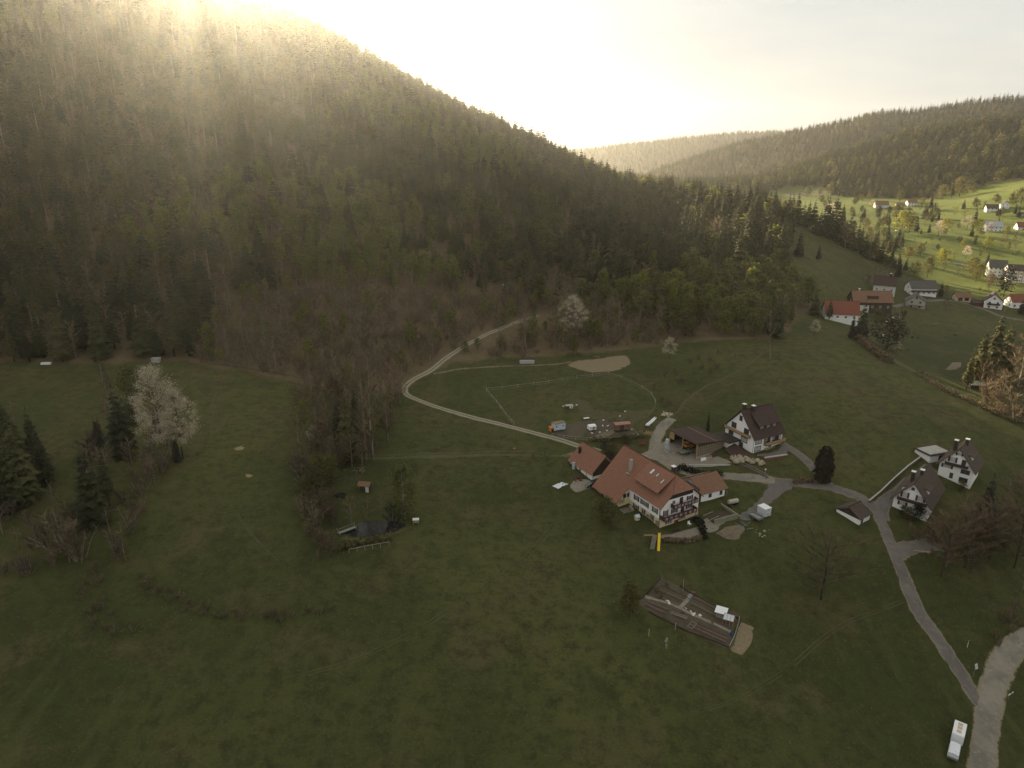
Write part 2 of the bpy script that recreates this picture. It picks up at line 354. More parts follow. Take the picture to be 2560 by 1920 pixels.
def leafy(seed, h=14.0, r=2.6, z0=.25, n=620, leaf=.42, clumps=34, nl=10, top=1.0, shape=.9, up=.7, sag=0.0, spread=.30):
    t, tips = skeleton(seed, h, r, z0, nl, up); c = MB(); cs = []
    for k in range(clumps):
        q = (k+rnd(0, 1))/clumps; rr = r*(math.sin(math.pi*(.10+.86*q))**shape)*(1.15-.45*q); a = rnd(0, 6.28); d = rr*rnd(.25, 1)**.6
        cs.append((math.cos(a)*d, math.sin(a)*d, h*(z0+(top-z0)*q), spread*r*rnd(.5, 1.3)))
    for i in range(n):
        x, y, z, s = random.choice(cs); p = Vector((random.gauss(x, s), random.gauss(y, s), random.gauss(z, s*.8)-sag*rnd(0, 1)))
        u = Vector((rnd(-1, 1), rnd(-1, 1), rnd(-.6, .6))).normalized(); w = u.cross(Vector((rnd(-1, 1), rnd(-1, 1), rnd(-1, 1)))).normalized(); l = leaf*rnd(.6, 1.3)
        c.add([p-u*l-w*l*.5, p+w*l*.7, p+u*l+w*.2*l, p-w*l*.7], [(0, 1, 2, 3)])
    return t, c
def bare(seed, h=13.0, r=2.8, z0=.22, twigs=330, tw=.075, nl=12, up=.9):
    t, tips = skeleton(seed, h, r, z0, nl, up); c = MB()
    for i in range(twigs):
        b, m, e = random.choice(tips); f = rnd(.15, 1); p = b.lerp(m, f*2) if f < .5 else m.lerp(e, f*2-1)
        d = (e-b).normalized()+Vector((rnd(-.9, .9), rnd(-.9, .9), rnd(-.1, 1.1))); d.normalize(); l = h*rnd(.05, .13)
        s = d.cross(Vector((rnd(-1, 1), rnd(-1, 1), rnd(-1, 1)))).normalized()*tw*rnd(.5, 1.1); q = p+d*l; k = p.lerp(q, .5)+s*rnd(-2, 2)
        c.add([p-s*.6, p+s*.6, k+s*.5, q, k-s*.5], [(0, 1, 2, 4), (2, 3, 4)])
    return t, c
def scrub(seed, h=5.0, r=2.2, stems=9, twigs=190, tw=.06, leaves=0, leaf=.22):
    random.seed(seed); t = MB(); c = MB(); tips = []
    for k in range(stems):
        a = rnd(0, 6.28); l = r*rnd(.2, 1); e = Vector((math.cos(a)*l, math.sin(a)*l, h*rnd(.6, 1))); b = Vector((math.cos(a)*l*.2, math.sin(a)*l*.2, -.3)); m = b.lerp(e, .5)+Vector((0, 0, .1*h))
        t.tube([b, m, e], [.07, .045, .015], 4, False); tips.append((b, m, e))
    for i in range(twigs):
        b, m, e = random.choice(tips); f = rnd(.1, 1); p = b.lerp(m, f*2) if f < .5 else m.lerp(e, f*2-1)
        d = (e-b).normalized()*.6+Vector((rnd(-1, 1), rnd(-1, 1), rnd(-.2, 1))); d.normalize(); l = h*rnd(.1, .24)
        s = d.cross(Vector((rnd(-1, 1), rnd(-1, 1), rnd(-1, 1)))).normalized()*tw*rnd(.5, 1.1); q = p+d*l
        c.add([p-s, p+s, q], [(0, 1, 2)])
    for i in range(leaves):
        b, m, e = random.choice(tips); p = m.lerp(e, rnd(0, 1.1))+Vector((random.gauss(0, .22*r), random.gauss(0, .22*r), random.gauss(0, .12*h)))
        if p.z < .05: p.z = .1
        u = Vector((rnd(-1, 1), rnd(-1, 1), rnd(-1, 1))).normalized(); w = u.cross(Vector((rnd(-1, 1), rnd(-1, 1), rnd(-1, 1)))).normalized(); l = leaf*rnd(.6, 1.3)
        c.add([p-u*l, p+w*l*.7, p+u*l, p-w*l*.7], [(0, 1, 2, 3)])
    return t, c
bark = mat('bark_dark', (.085, .062, .045), (.05, .038, .03), 1.5, .95)
bark_p = mat('bark_pale', (.27, .22, .165), (.16, .13, .10), 1.2, .95)
bark_w = mat('bark_birch', (.40, .37, .32), (.22, .19, .16), 1.5, .9)
F_con = foliage('needles', [(.026, .029, .013), (.040, .045, .017), (.064, .066, .024), (.088, .082, .030), (.050, .057, .022)], .32)
F_bir = foliage('spring_leaves', [(.155, .170, .046), (.195, .200, .056), (.22, .212, .066), (.165, .185, .054)], .58)
F_mix = foliage('mixed_leaves', [(.075, .080, .024), (.105, .100, .032), (.13, .11, .045), (.09, .095, .03)], .5)
F_bare = foliage('twigs', [(.145, .104, .064), (.18, .125, .075), (.125, .098, .058), (.165, .128, .076)], .25)
F_red = foliage('copper_twigs', [(.165, .118, .074), (.20, .145, .088), (.15, .118, .070)], .3)
F_blo = foliage('blossom', [(.42, .36, .26), (.50, .435, .32)], .30)
F_bpk = foliage('pink_blossom', [(.66, .50, .42), (.72, .60, .52)], .30)
F_yel = foliage('fresh_yellow_leaves', [(.24, .23, .045), (.21, .22, .05)], .6)
# kind -> list of (trunk mesh, crown mesh, nominal height)
SHAPES = {}
def shape(kind, makers, bm, fm, low=False):
    out = []
    for t, c, h in makers:
        out.append((t.mesh('trunk', bm, True, False), c.mesh('crown', fm, False, False), h))
    SHAPES[kind] = out
shape('conifer', [(*conifer(11, 22, 4.6, 19, 9), 22), (*conifer(12, 24, 4.2, 20, 9, .10, .45), 24), (*conifer(13, 20, 5.0, 16, 9, .05, .30), 20), (*conifer(14, 25, 4.3, 18, 8, .22, .42), 25)], bark, F_con)
shape('tall_fir', [(*conifer(21, 34, 3.4, 18, 7, .52, .35, .36, .6), 34), (*conifer(22, 33, 3.1, 15, 7, .60, .30, .38, .55), 33)], bark_p, F_con)
shape('far_conifer', [(*conifer(31, 20, 4.6, 11, 7, .05, .42, .42, .9, True), 20), (*conifer(32, 22, 4.2, 12, 7, .05, .45, .42, .85, True), 22)], bark, F_con)
shape('birch', [(*leafy(41, 15, 2.3, .24, 1000, .38, 40, 9, 1., .8), 15), (*leafy(42, 16, 2.1, .28, 1000, .38, 36, 9, 1., .7), 16), (*leafy(43, 13, 2.5, .20, 1000, .38, 36, 9), 13)], bark_w, F_bir)
shape('broadleaf', [(*leafy(51, 14, 4.2, .22, 900, .46, 46, 12, 1., .6), 14), (*leafy(52, 16, 3.8, .25, 900, .46, 46, 12, 1., .7), 16)], bark, F_mix)
shape('far_broadleaf', [(*leafy(61, 15, 3.6, .15, 150, 1.0, 26, 3, 1., .6), 15), (*leafy(62, 17, 3.0, .15, 150, .95, 24, 3, 1., .8), 17)], bark, F_mix)
shape('bare_tree', [(*bare(71, 14, 2.8), 14), (*bare(72, 16, 2.5, .3), 16), (*bare(73, 12, 3.1, .2), 12)], bark_p, F_bare)
shape('copper_tree', [(*bare(76, 16, 4.6, .2, 620, .11, 16), 16), (*bare(77, 13, 3.4, .2, 520, .10, 14), 13)], bark_p, F_red)
shape('scrub', [(*scrub(81, 5.5, 2.6, 11, 300, .085), 5.5), (*scrub(82, 7, 2.3, 10, 300, .09), 7), (*scrub(83, 4.5, 3.0, 13, 320, .085), 4.5)], bark_p, F_red)
shape('blossom', [(*leafy(91, 14, 4.8, .25, 3800, .14, 46, 16, 1., .6, .7, 0, .13), 14), (*leafy(92, 15, 4.3, .28, 3800, .14, 42, 16, 1., .7, .7, 0, .13), 15)], bark, F_blo)
shape('round_bare', [(*bare(78, 11, 5.2, .14, 2400, .05, 30, .75), 11), (*bare(79, 12, 4.6, .16, 2400, .05, 28, .9), 12)], bark, F_bare)
shape('great_blossom', [(*leafy(93, 28, 8.6, .26, 12000, .17, 95, 26, 1., .6, .7, 0, .10), 28), (*leafy(94, 26, 8.0, .30, 12000, .17, 84, 24, 1., .65, .7, 0, .10), 26)], bark, F_blo)
shape('weeping', [(*leafy(95, 14.5, 2.5, .10, 2600, .22, 60, 16, 1., .45, .5, 1.6), 14.5)], bark_w, F_bir)
def tree(name, kind, var, loc, h, label, group=None, rz=None, wid=1.0, cat='tree', tilt=(0, 0), names=('trunk', 'crown'), crown=None):
    tm, cm, hh = SHAPES[kind][var % len(SHAPES[kind])]
    if crown is not None:
        key = (kind, var, crown.name)
        if key not in MATS:
            c2 = cm.copy(); c2.materials.clear(); c2.materials.append(crown); MATS[key] = c2
        cm = MATS[key]
    e = link(name, None, None, loc, (tilt[0], tilt[1], random.uniform(0, 6.28) if rz is None else rz)); s = h/hh; e.scale = (s*wid, s*wid, s)
    link(names[0], tm, e); link(names[1], cm, e)
    return tag(e, label, cat, group)
# ---------------------------------------------------------------- stuff: instanced woods
def wood_stuff(name, kind, pts, label, sources):
    """points: (x, y, z, rot, scale xy, scale z, variant). The shapes come from trees that stand in the scene."""
    me = bpy.data.meshes.new(name); me.from_pydata([p[:3] for p in pts], [], [])
    def attr(n, t, data, key='value'):
        a = me.attributes.new(n, t, 'POINT'); a.data.foreach_set(key, np.array(data, np.float32 if t != 'INT' else np.int32).reshape(-1))
    attr('rot', 'FLOAT_VECTOR', [(0, 0, p[3]) for p in pts], 'vector'); attr('scl', 'FLOAT_VECTOR', [(p[4], p[4], p[5]) for p in pts], 'vector'); attr('var', 'INT', [p[6] for p in pts])
    o = link(name, me); ng = bpy.data.node_groups.new(name, 'GeometryNodeTree')
    ng.interface.new_socket('Geometry', in_out='INPUT', socket_type='NodeSocketGeometry'); ng.interface.new_socket('Geometry', in_out='OUTPUT', socket_type='NodeSocketGeometry')
    nd = ng.nodes; L = ng.links.new
    gi = nd.new('NodeGroupInput'); go = nd.new('NodeGroupOutput'); jn = nd.new('GeometryNodeJoinGeometry'); ip = nd.new('GeometryNodeInstanceOnPoints')
    for e in sources[::-1]:
        j = nd.new('GeometryNodeJoinGeometry')
        for ch in e.children:
            oi = nd.new('GeometryNodeObjectInfo'); oi.transform_space = 'ORIGINAL'; oi.inputs['Object'].default_value = ch; L(oi.outputs['Geometry'], j.inputs[0])
        g2 = nd.new('GeometryNodeGeometryToInstance'); L(j.outputs[0], g2.inputs[0]); L(g2.outputs[0], jn.inputs[0])
    def named(n, t):
        a = nd.new('GeometryNodeInputNamedAttribute'); a.data_type = t; a.inputs['Name'].default_value = n; return a.outputs['Attribute']
    L(gi.outputs[0], ip.inputs['Points']); L(jn.outputs[0], ip.inputs['Instance']); ip.inputs['Pick Instance'].default_value = True
    L(named('var', 'INT'), ip.inputs['Instance Index']); L(named('scl', 'FLOAT_VECTOR'), ip.inputs['Scale'])
    er = nd.new('FunctionNodeEulerToRotation'); L(named('rot', 'FLOAT_VECTOR'), er.inputs[0]); L(er.outputs[0], ip.inputs['Rotation'])
    L(ip.outputs[0], go.inputs[0])
    md = o.modifiers.new('scatter', 'NODES'); md.node_group = ng
    return tag(o, label, 'forest', None, 'stuff')
# ---------------------------------------------------------------- the woods
def jitter(x0, x1, y0, y1, st):
    X, Y = np.meshgrid(np.arange(x0, x1, st), np.arange(y0, y1, st)); X = X.ravel()+np.random.uniform(-.48, .48, X.size)*st; Y = Y.ravel()+np.random.uniform(-.48, .48, Y.size)*st
    return X, Y
def vnoise(X, Y, s, o=0.0):
    return .5+.25*(np.sin(X/s+1.7*np.sin(Y/s*.7+o)+o)+np.sin(Y/s*1.1+1.3*np.sin(X/s*.8+2*o)+o*3))
TRACKS = [[(1502,1128),(1450,1116),(1398,1099),(1340,1084),(1280,1068),(1190,1046),(1109,1023),(1060,1006),(1016,986),(1012,968),(1031,951),(1074,928),(1132,884),(1190,850),(1233,829),(1300,803),(1345,788)]]
TREES = {k: [] for k in ('conifer', 'tall_fir', 'birch', 'broadleaf', 'bare_tree', 'copper_tree', 'scrub', 'far_conifer', 'far_broadleaf')}
X, Y = jitter(-760, 260, 240, 1060, 6.7); Z = hzv(X, Y); near, far = forest_mask(X, Y, Z); U, V = pv(X, Y, Z)
trk = [G(u, v) for u, v in TRACKS[0][9:]]
keep = near & (U > -350) & (U < 2800)
n1 = vnoise(X, Y, 38); n2 = vnoise(X, Y, 21, 2.1); n3 = vnoise(X, Y, 55, 4.0)
for x, y, z, u, v, a, b, c, kp in zip(X, Y, Z, U, V, n1, n2, n3, keep):
    if not kp: continue
    if any((x-p.x)**2+(y-p.y)**2 < 16 or (abs(x-p.x) < 7 and 0 < p.y-y < 18) for p in trk) and random.random() < .93: continue
    q = random.random()
    # the brown scrub clearing above the meadow, and open young growth
    clear = inpoly([u], [v], [(480,930),(560,760),(700,730),(1000,745),(1250,740),(1420,760),(1560,800),(1700,835),(1700,870),(1280,900),(1040,960),(860,990)])[0]
    young = inpoly([u], [v], [(700,740),(760,640),(1000,560),(1150,440),(1400,480),(1560,560),(1720,640),(1960,700),(2000,860),(1700,870),(1560,800),(1250,740)])[0]
    if clear:
        if v > 935 and q < .5: continue
        k, h = (('scrub', rnd(3, 7)) if q < .50 else ('bare_tree', rnd(8, 16)) if q < .86 else ('copper_tree', rnd(6, 10)) if q < .93 else ('birch', rnd(7, 12)) if q < .95 else (None, 0))
    elif young:
        k, h = (('birch', rnd(10, 17)) if c+.25*(b-.5) > .60 and q < .55 else ('conifer', rnd(8, 20)) if q < .58 else ('birch', rnd(9, 14)) if q < .62 else ('broadleaf', rnd(9, 14)) if q < .68 else ('bare_tree', rnd(10, 15)) if q < .77 else ('copper_tree', rnd(9, 14)) if q < .82 else ('scrub', rnd(4, 7)) if q < .90 else (None, 0))
    elif u < 820:
        w = 1 if v < 700 else 0
        k, h = (('birch', rnd(11, 17)) if c+.3*(b-.5) > .68 and q < .4 else ('conifer', rnd(12, 26)) if q < .55 else ('tall_fir', rnd(22, 32)) if q < .61 else ('bare_tree', rnd(11, 18)) if q < .74 else ('copper_tree', rnd(10, 16)) if q < .81 else ('broadleaf', rnd(10, 15)) if q < .88 else (None, 0))
    else:
        k, h = (('birch', rnd(11, 17)) if c+.3*(b-.5) > .70 and q < .45 else ('conifer', random.triangular(10, 29, 15)) if q < .62+.3*(a-.5) else ('birch', rnd(12, 18)) if q < .67 else ('bare_tree', rnd(12, 17)) if q < .72 else ('copper_tree', rnd(12, 17)) if q < .75 else ('conifer', rnd(12, 22)) if q < .88 else ('broadleaf', rnd(12, 16)) if q < .91 else (None, 0))
    if k is None: continue
    if Y is None: continue
    TREES[k].append((x, y, z-.2, h))
# a denser second growth of slender stems on the clearing
X, Y = jitter(-420, 220, 240, 480, 4.6); Z = hzv(X, Y); U, V = pv(X, Y, Z)
m_ = inpoly(U, V, [(480,925),(540,760),(700,725),(1000,740),(1250,735),(1420,755),(1560,790),(1700,825),(1690,862),(1280,888),(1060,925),(860,975)]) & inpoly(U, V, FOREST)
for x, y, z, kp in zip(X, Y, Z, m_):
    if not kp or any((x-p.x)**2+(y-p.y)**2 < 16 or (abs(x-p.x) < 9 and 0 < p.y-y < 22) for p in trk): continue
    q = random.random()
    if q < .15: TREES['bare_tree'].append((x, y, z-.2, rnd(9, 17)))
    elif q < .62: TREES['scrub'].append((x, y, z-.2, rnd(2.5, 6)))
    elif q < .70: TREES['birch'].append((x, y, z-.2, rnd(7, 12)))
    elif q < .76: TREES['copper_tree'].append((x, y, z-.2, rnd(6, 11)))
def add_far(X, Y, hs=1.0, birch=.13):
    Z = hzv(X, Y); nr, fr = forest_mask(X, Y, Z); U, V = pv(X, Y, Z); nn = vnoise(X, Y, 60, 1.0)
    for x, y, z, u, v, a, f in zip(X, Y, Z, U, V, nn, fr):
        if not f or u < 900 or u > 2900: continue
        q = random.random()
        if q > .96: continue
        TREES['far_broadleaf' if q < birch*(.4+1.5*a) else 'far_conifer'].append((x, y, z-.3, random.triangular(9, 24, 14)*hs if q >= birch else rnd(9, 15)*hs))
add_far(*jitter(150, 1500, 900, 1900, 8.5))
add_far(*jitter(300, 2600, 1900, 2800, 13.0), 1.1, .10)
add_far(*jitter(0, 2600, 3300, 4600, 24.0), 1.3, .05)
WOODS = {'conifer': ('spruce_tree', 'dark green spruce in the hillside forest', 'spruces on the wooded hill', 'conifer_wood', 'dark conifers crowding the wooded hill'),
 'tall_fir': ('fir_tree', 'tall fir with long bare pale trunk on the hillside', 'tall bare-stemmed firs on the hill', 'fir_wood', 'tall firs with bare trunks on the hill'),
 'birch': ('birch_tree', 'slender pale green young birch in the hillside forest', 'young birches on the wooded hill', 'birch_wood', 'pale green young birches through the hillside forest'),
 'broadleaf': ('broadleaf_tree', 'olive green leafy tree among the hillside conifers', 'leafy trees on the wooded hill', 'broadleaf_wood', 'olive leafy trees in the hillside forest'),
 'bare_tree': ('leafless_tree', 'leafless brown tree with pale trunk on the hillside', 'leafless trees on the wooded hill', 'leafless_wood', 'leafless brown trees on the hillside'),
 'copper_tree': ('copper_tree', 'reddish brown budding tree on the hillside', 'reddish budding trees on the wooded hill', 'copper_wood', 'reddish budding trees on the hillside'),
 'scrub': ('brushwood_shrub', 'low reddish brown brushwood on the clearing above the meadow', 'brushwood on the clearing', 'brushwood', 'reddish brown brushwood on the hillside clearing'),
 'far_conifer': ('distant_spruce', 'distant spruce on the hill across the valley', 'spruces on the hills across the valley', 'distant_conifer_wood', 'distant conifer forest on the hills across the valley'),
 'far_broadleaf': ('distant_broadleaf', 'distant pale green tree on the hill across the valley', 'pale trees on the hills across the valley', 'distant_broadleaf_wood', 'pale trees through the distant forest across the valley')}
for kind, lst in TREES.items():
    nm, lab, grp, snm, slab = WOODS[kind]
    A = np.array(lst); U, V = pv(A[:, 0], A[:, 1], A[:, 2]+A[:, 3]*.7); D = A[:, 1]*CT-(A[:, 2]-CAM_H)*ST
    vis = (U > 5) & (U < 2555) & (V > 5) & (V < 1915)
    if kind == 'far_conifer' or kind == 'far_broadleaf': vis &= A[:, 1] < 1750
    else: vis &= A[:, 1] < 640
    order = np.argsort(-(A[:, 3]/D)*vis)[:300]; sel = set(order.tolist()); nv = len(SHAPES[kind]); src = [None]*nv
    for n, i in enumerate(order):
        x, y, z, h = lst[i]; e = tree(nm, kind, n, (x, y, z), h, lab, grp, wid=rnd(1.0, 1.6))
        if src[n % nv] is None: src[n % nv] = e
    rest = [(x, y, z, rnd(0, 6.28), h/SHAPES[kind][j % nv][2]*rnd(1.0, 1.6), h/SHAPES[kind][j % nv][2], j % nv) for j, (x, y, z, h) in enumerate(lst) if j not in sel]
    if rest: wood_stuff(snm, kind, rest, slab, src)
print('TREES', {k: len(v) for k, v in TREES.items()})
# ---------------------------------------------------------------- lanes, tracks, yards, beds
AREAS = []; SOFT = []
def catmull(P, step):
    P = [Vector((p.x, p.y, 0)) for p in P]; P = [P[0]*2-P[1]]+P+[P[-1]*2-P[-2]]; out = []
    for i in range(1, len(P)-2):
        n = max(2, int((P[i+1]-P[i]).length/step))
        for k in range(n):
            t = k/n; a, b, c, d = P[i-1:i+3]
            out.append(.5*((2*b)+(c-a)*t+(2*a-5*b+4*c-d)*t*t+(3*b-a-3*c+d)*t*t*t))
    return out+[P[-2]]
CLEAR = []                     # (points, radius): ground already taken by lanes and beds
def strip(name, px, width, m, lift=.08, cols=4, kind='structure', edge=.25, label=None):
    C = catmull([G(u, v) for u, v in px], 2.0); mb = MB(); n = len(C); w = width if hasattr(width, '__call__') else (lambda t: width)
    if kind == 'structure' and m not in SOFT: CLEAR.append((np.array([(p.x, p.y) for p in C]), width*.5+.6 if not hasattr(width, '__call__') else 2.0))
    random.seed(len(px)*17+n); run = 0; e0 = e1 = 0
    for i, p in enumerate(C):
        d = (C[min(i+1, n-1)]-C[max(i-1, 0)]).normalized(); s = Vector((-d.y, d.x, 0)); W = w(i/(n-1)); run += (p-C[i-1]).length if i else 0
        e0 = .6*e0+rnd(-edge, edge); e1 = .6*e1+rnd(-edge, edge)
        for k in range(cols+1):
            q = k/cols-.5; o = s*(q*W+(e0 if k == 0 else e1 if k == cols else 0)); x, y = p.x+o.x, p.y+o.y
            mb.v.append((x, y, hz(x, y)+lift-(.10 if k in (0, cols) else 0))); mb.uv[len(mb.v)-1] = (k/cols, run)
        if i:
            b = len(mb.v)-2*(cols+1)
            for k in range(cols): mb.f.append((b+k, b+k+1, b+cols+2+k, b+cols+1+k))
    return tag(mb.build(name, m, smooth=True), label, None, None, kind)
def patch(name, px, m, lift=.07, kind='structure', parent=None, rag=.35, cuts=3, flat=False):
    P = [G(u, v) for u, v in px]; C = catmull(P+[P[0]], 1.5)[:-1]; random.seed(len(px)+int(px[0][0]))
    C = [p+Vector((rnd(-rag, rag), rnd(-rag, rag), 0)) for p in C]
    AREAS.append([(p.x, p.y) for p in C])
    bm = bmesh.new(); vs = [bm.verts.new(p) for p in C]; f = bm.faces.new(vs); bmesh.ops.triangulate(bm, faces=[f])
    bmesh.ops.subdivide_edges(bm, edges=bm.edges[:], cuts=cuts, use_grid_fill=True)
    bnd = set(v for e in bm.edges if len(e.link_faces) == 1 for v in e.verts)
    for v in bm.verts: v.co.z = hz(v.co.x, v.co.y)+lift-(.10 if v in bnd else 0)
    if flat:
        zz = sum(v.co.z for v in bm.verts)/len(bm.verts)+.12
        for v in bm.verts: v.co.z = zz
    bmesh.ops.recalc_face_normals(bm, faces=bm.faces[:])
    for q in bm.faces:
        if q.normal.z < 0: q.normal_flip()
    me = bpy.data.meshes.new(name); bm.to_mesh(me); bm.free(); me.materials.append(m)
    return tag(link(name, me, parent), kind=kind if parent is None else None)
def road_mat(name, c1, c2, verge, wear):
    m = material(name); nt = m.node_tree; L = nt.links.new; b = nt.nodes['Principled BSDF']; b.inputs['Roughness'].default_value = .9; b.inputs['Specular IOR Level'].default_value = .2
    uv = N(nt, 'ShaderNodeUVMap'); sp = N(nt, 'ShaderNodeSeparateXYZ'); L(uv.outputs[0], sp.inputs[0]); tc = N(nt, 'ShaderNodeTexCoord')
    def nz(sc, d, r=.65):
        n = N(nt, 'ShaderNodeTexNoise', Scale=sc, Detail=d, Roughness=r); L(tc.outputs['Object'], n.inputs['Vector']); return n.outputs[0]
    def rng(src, a, c):
        r = N(nt, 'ShaderNodeMapRange'); r.inputs['From Min'].default_value = a; r.inputs['From Max'].default_value = c; L(src, r.inputs[0]); return r.outputs[0]
    def mx(f, a, c):
        x = N(nt, 'ShaderNodeMixRGB'); L(f, x.inputs[0])
        for k_, s in ((1, a), (2, c)):
            if isinstance(s, tuple): x.inputs[k_].default_value = (*s, 1)
            else: L(s, x.inputs[k_])
        return x.outputs[0]
    c = mx(rng(nz(.16, 4), .42, .60), c1, c2); c = mx(rng(nz(.7, 6, .75), .52, .70), c, wear); c = mx(rng(nz(2.2, 4, .8), .58, .72), c, tuple(x*.55 for x in c1))
    s = N(nt, 'ShaderNodeMath', operation='SUBTRACT'); s.inputs[1].default_value = .5; L(sp.outputs[0], s.inputs[0]); a = N(nt, 'ShaderNodeMath', operation='ABSOLUTE'); L(s.outputs[0], a.inputs[0])
    e = N(nt, 'ShaderNodeMath', operation='MULTIPLY_ADD'); L(nz(.55, 6, .75), e.inputs[0]); e.inputs[1].default_value = .42; L(a.outputs[0], e.inputs[2])
    c = mx(rng(e.outputs[0], .56, .63), c, verge); c = mx(rng(e.outputs[0], .64, .70), c, (.062, .060, .022))
    L(c, b.inputs['Base Color']); return m
road_a = road_mat('worn_asphalt', (.150, .132, .112), (.112, .098, .085), (.20, .165, .115), (.185, .165, .135))
road_c = road_mat('worn_concrete_lane', (.235, .208, .160), (.165, .145, .115), (.22, .18, .12), (.27, .24, .185))
asphalt = mat('asphalt', (.150, .130, .110), (.105, .092, .080), .8, .9, .2, detail=8)
concrete_road = mat('pale_road', (.24, .215, .165), (.165, .145, .112), .6, .9, .2, detail=8)
gravel = mat('gravel', (.27, .235, .180), (.175, .150, .112), 1.1, .95, .4, detail=9)
earth = mat('earth', (.100, .076, .052), (.066, .054, .034), .9, .97, .5, detail=8)
sandy = mat('sandy_earth', (.19, .148, .10), (.115, .092, .058), .7, .97, .5, detail=8)
straw = mat('straw', (.25, .19, .11), (.155, .12, .07), 1.6, .95, .6, detail=9)
dry = mat('dry_grass', (.092, .076, .036), (.056, .052, .021), .5, .97, .5, detail=8)
lush = mat('bright_grass', (.088, .090, .030), (.062, .064, .021), .4, .97, .3, detail=7)
SOFT += [dry, lush]
def track_mat():
    m = material('farm_track'); nt = m.node_tree; L = nt.links.new; b = nt.nodes['Principled BSDF']; b.inputs['Roughness'].default_value = .95
    uv = N(nt, 'ShaderNodeUVMap'); sp = N(nt, 'ShaderNodeSeparateXYZ'); L(uv.outputs[0], sp.inputs[0])
    tc = N(nt, 'ShaderNodeTexCoord'); nz = N(nt, 'ShaderNodeTexNoise', Scale=.9, Detail=6, Roughness=.7); L(tc.outputs['Object'], nz.inputs['Vector'])
    s = N(nt, 'ShaderNodeMath', operation='SUBTRACT'); s.inputs[1].default_value = .5; L(sp.outputs[0], s.inputs[0])
    a = N(nt, 'ShaderNodeMath', operation='ABSOLUTE'); L(s.outputs[0], a.inputs[0])
    ad = N(nt, 'ShaderNodeMath', operation='MULTIPLY_ADD'); L(nz.outputs[0], ad.inputs[0]); ad.inputs[1].default_value = .28; L(a.outputs[0], ad.inputs[2])
    r = N(nt, 'ShaderNodeValToRGB'); e = r.color_ramp.elements; e[0].position = .20; e[0].color = (.10, .095, .036, 1); e[1].position = .30; e[1].color = (.30, .255, .19, 1)
    x = e.new(.50); x.color = (.25, .21, .155, 1); x = e.new(.62); x.color = (.11, .10, .04, 1)
    L(ad.outputs[0], r.inputs[0]); L(r.outputs[0], b.inputs['Base Color']); return m
trackm = track_mat()
strip('lane', [(2462,1776),(2429,1729),(2394,1671),(2348,1602),(2296,1527),(2258,1440),(2241,1394),(2227,1356),(2209,1316),(2195,1281),(2172,1258),(2128,1235),(2065,1217),(1992,1209),(1937,1203),(1904,1198)], 4.0, road_a, .10)
strip('farm_lane', [(1937,1203),(1904,1197),(1817,1191),(1745,1186),(1699,1174),(1667,1157),(1640,1136),(1637,1112),(1652,1076),(1666,1058),(1681,1047)], 4.2, road_c, .13)
strip('valley_road', [(2620,1560),(2556,1602),(2518,1640),(2497,1680),(2480,1735),(2468,1790),(2462,1850),(2452,1940),(2440,2050)], 5.3999999999999995, road_c, .15)
strip('driveway', [(2080,1224),(2050,1188),(2015,1150),(1985,1128),(1955,1108)], 3.7, road_a, .12)
strip('house_drive', [(2205,1300),(2200,1275),(2215,1255),(2240,1235),(2270,1212),(2300,1190),(2330,1170)], 4.9, road_a, .14)
strip('side_path', [(2236,1385),(2265,1372),(2300,1366),(2345,1362)], 5.7, road_a, .085)
strip('field_track', TRACKS[0][:10], 2.9, trackm, .09, 6, edge=.1)
strip('forest_track', TRACKS[0][9:], 3.0, trackm, .09, 6, edge=.1)
strip('hillside_path', [(1083,934),(1130,926),(1175,920),(1280,915),(1360,912),(1430,905)], 1.6, sandy, .07, 2, edge=.15)
strip('upper_track', [(1640,1060),(1690,1035),(1716,1000),(1760,968),(1810,945),(1860,920),(1895,893),(1905,880)], 1.3, dry, .07, 2, edge=.2)
strip('ditch_bank', [(905,1148),(960,1146),(1060,1141),(1180,1139),(1280,1138),(1360,1140),(1430,1140)], 2.2, lush, .08, 2, edge=.4)
strip('ditch', [(925,1138),(1000,1136),(1074,1133),(1180,1131),(1280,1128),(1340,1130)], 1.2, earth, .07, 2, edge=.3)
strip('hedge_verge', [(2225,895),(2280,925),(2340,955),(2400,978),(2440,990)], 4.0, lush, .08, 2, edge=.5)
strip('valley_lane', [(2360,655),(2400,661),(2420,666),(2470,682),(2500,692)], 5.0, concrete_road, .25, 2)
strip('hamlet_lane', [(2235,768),(2262,760),(2290,752),(2320,752),(2390,754),(2450,770),(2500,790),(2580,805)], 3.5, asphalt, .2, 2)
strip('meadow_terrace_path', [(500,905),(560,912),(640,925),(720,938),(780,950)], 2.0, dry, .07, 2, edge=.4)
strip('paddock_border', [(1216,978),(1240,1005),(1262,1035),(1285,1062)], .9, lush, .07, 2, edge=.2)
strip('paddock_edge', [(1216,976),(1280,969),(1345,961),(1396,953),(1445,945),(1514,936),(1543,942),(1592,965),(1618,977),(1632,992),(1639,1008),(1628,1030),(1612,1050)], .9, lush, .07, 2, edge=.2)
patch('barn_yard', [(1600,1140),(1632,1118),(1668,1100),(1690,1090),(1760,1130),(1822,1152),(1818,1162),(1740,1166),(1716,1166),(1690,1172),(1660,1160),(1626,1148)], gravel, .16)
patch('lane_apron', [(1995,1203),(1960,1196),(1925,1206),(1915,1228),(1895,1255),(1858,1282),(1846,1296),(1872,1300),(1905,1292),(1925,1262),(1950,1240),(1990,1214)], asphalt, .16)
patch('farm_apron', [(1748,1306),(1765,1296),(1800,1288),(1845,1284),(1850,1292),(1815,1304),(1790,1330),(1765,1330),(1752,1318)], gravel, .08)
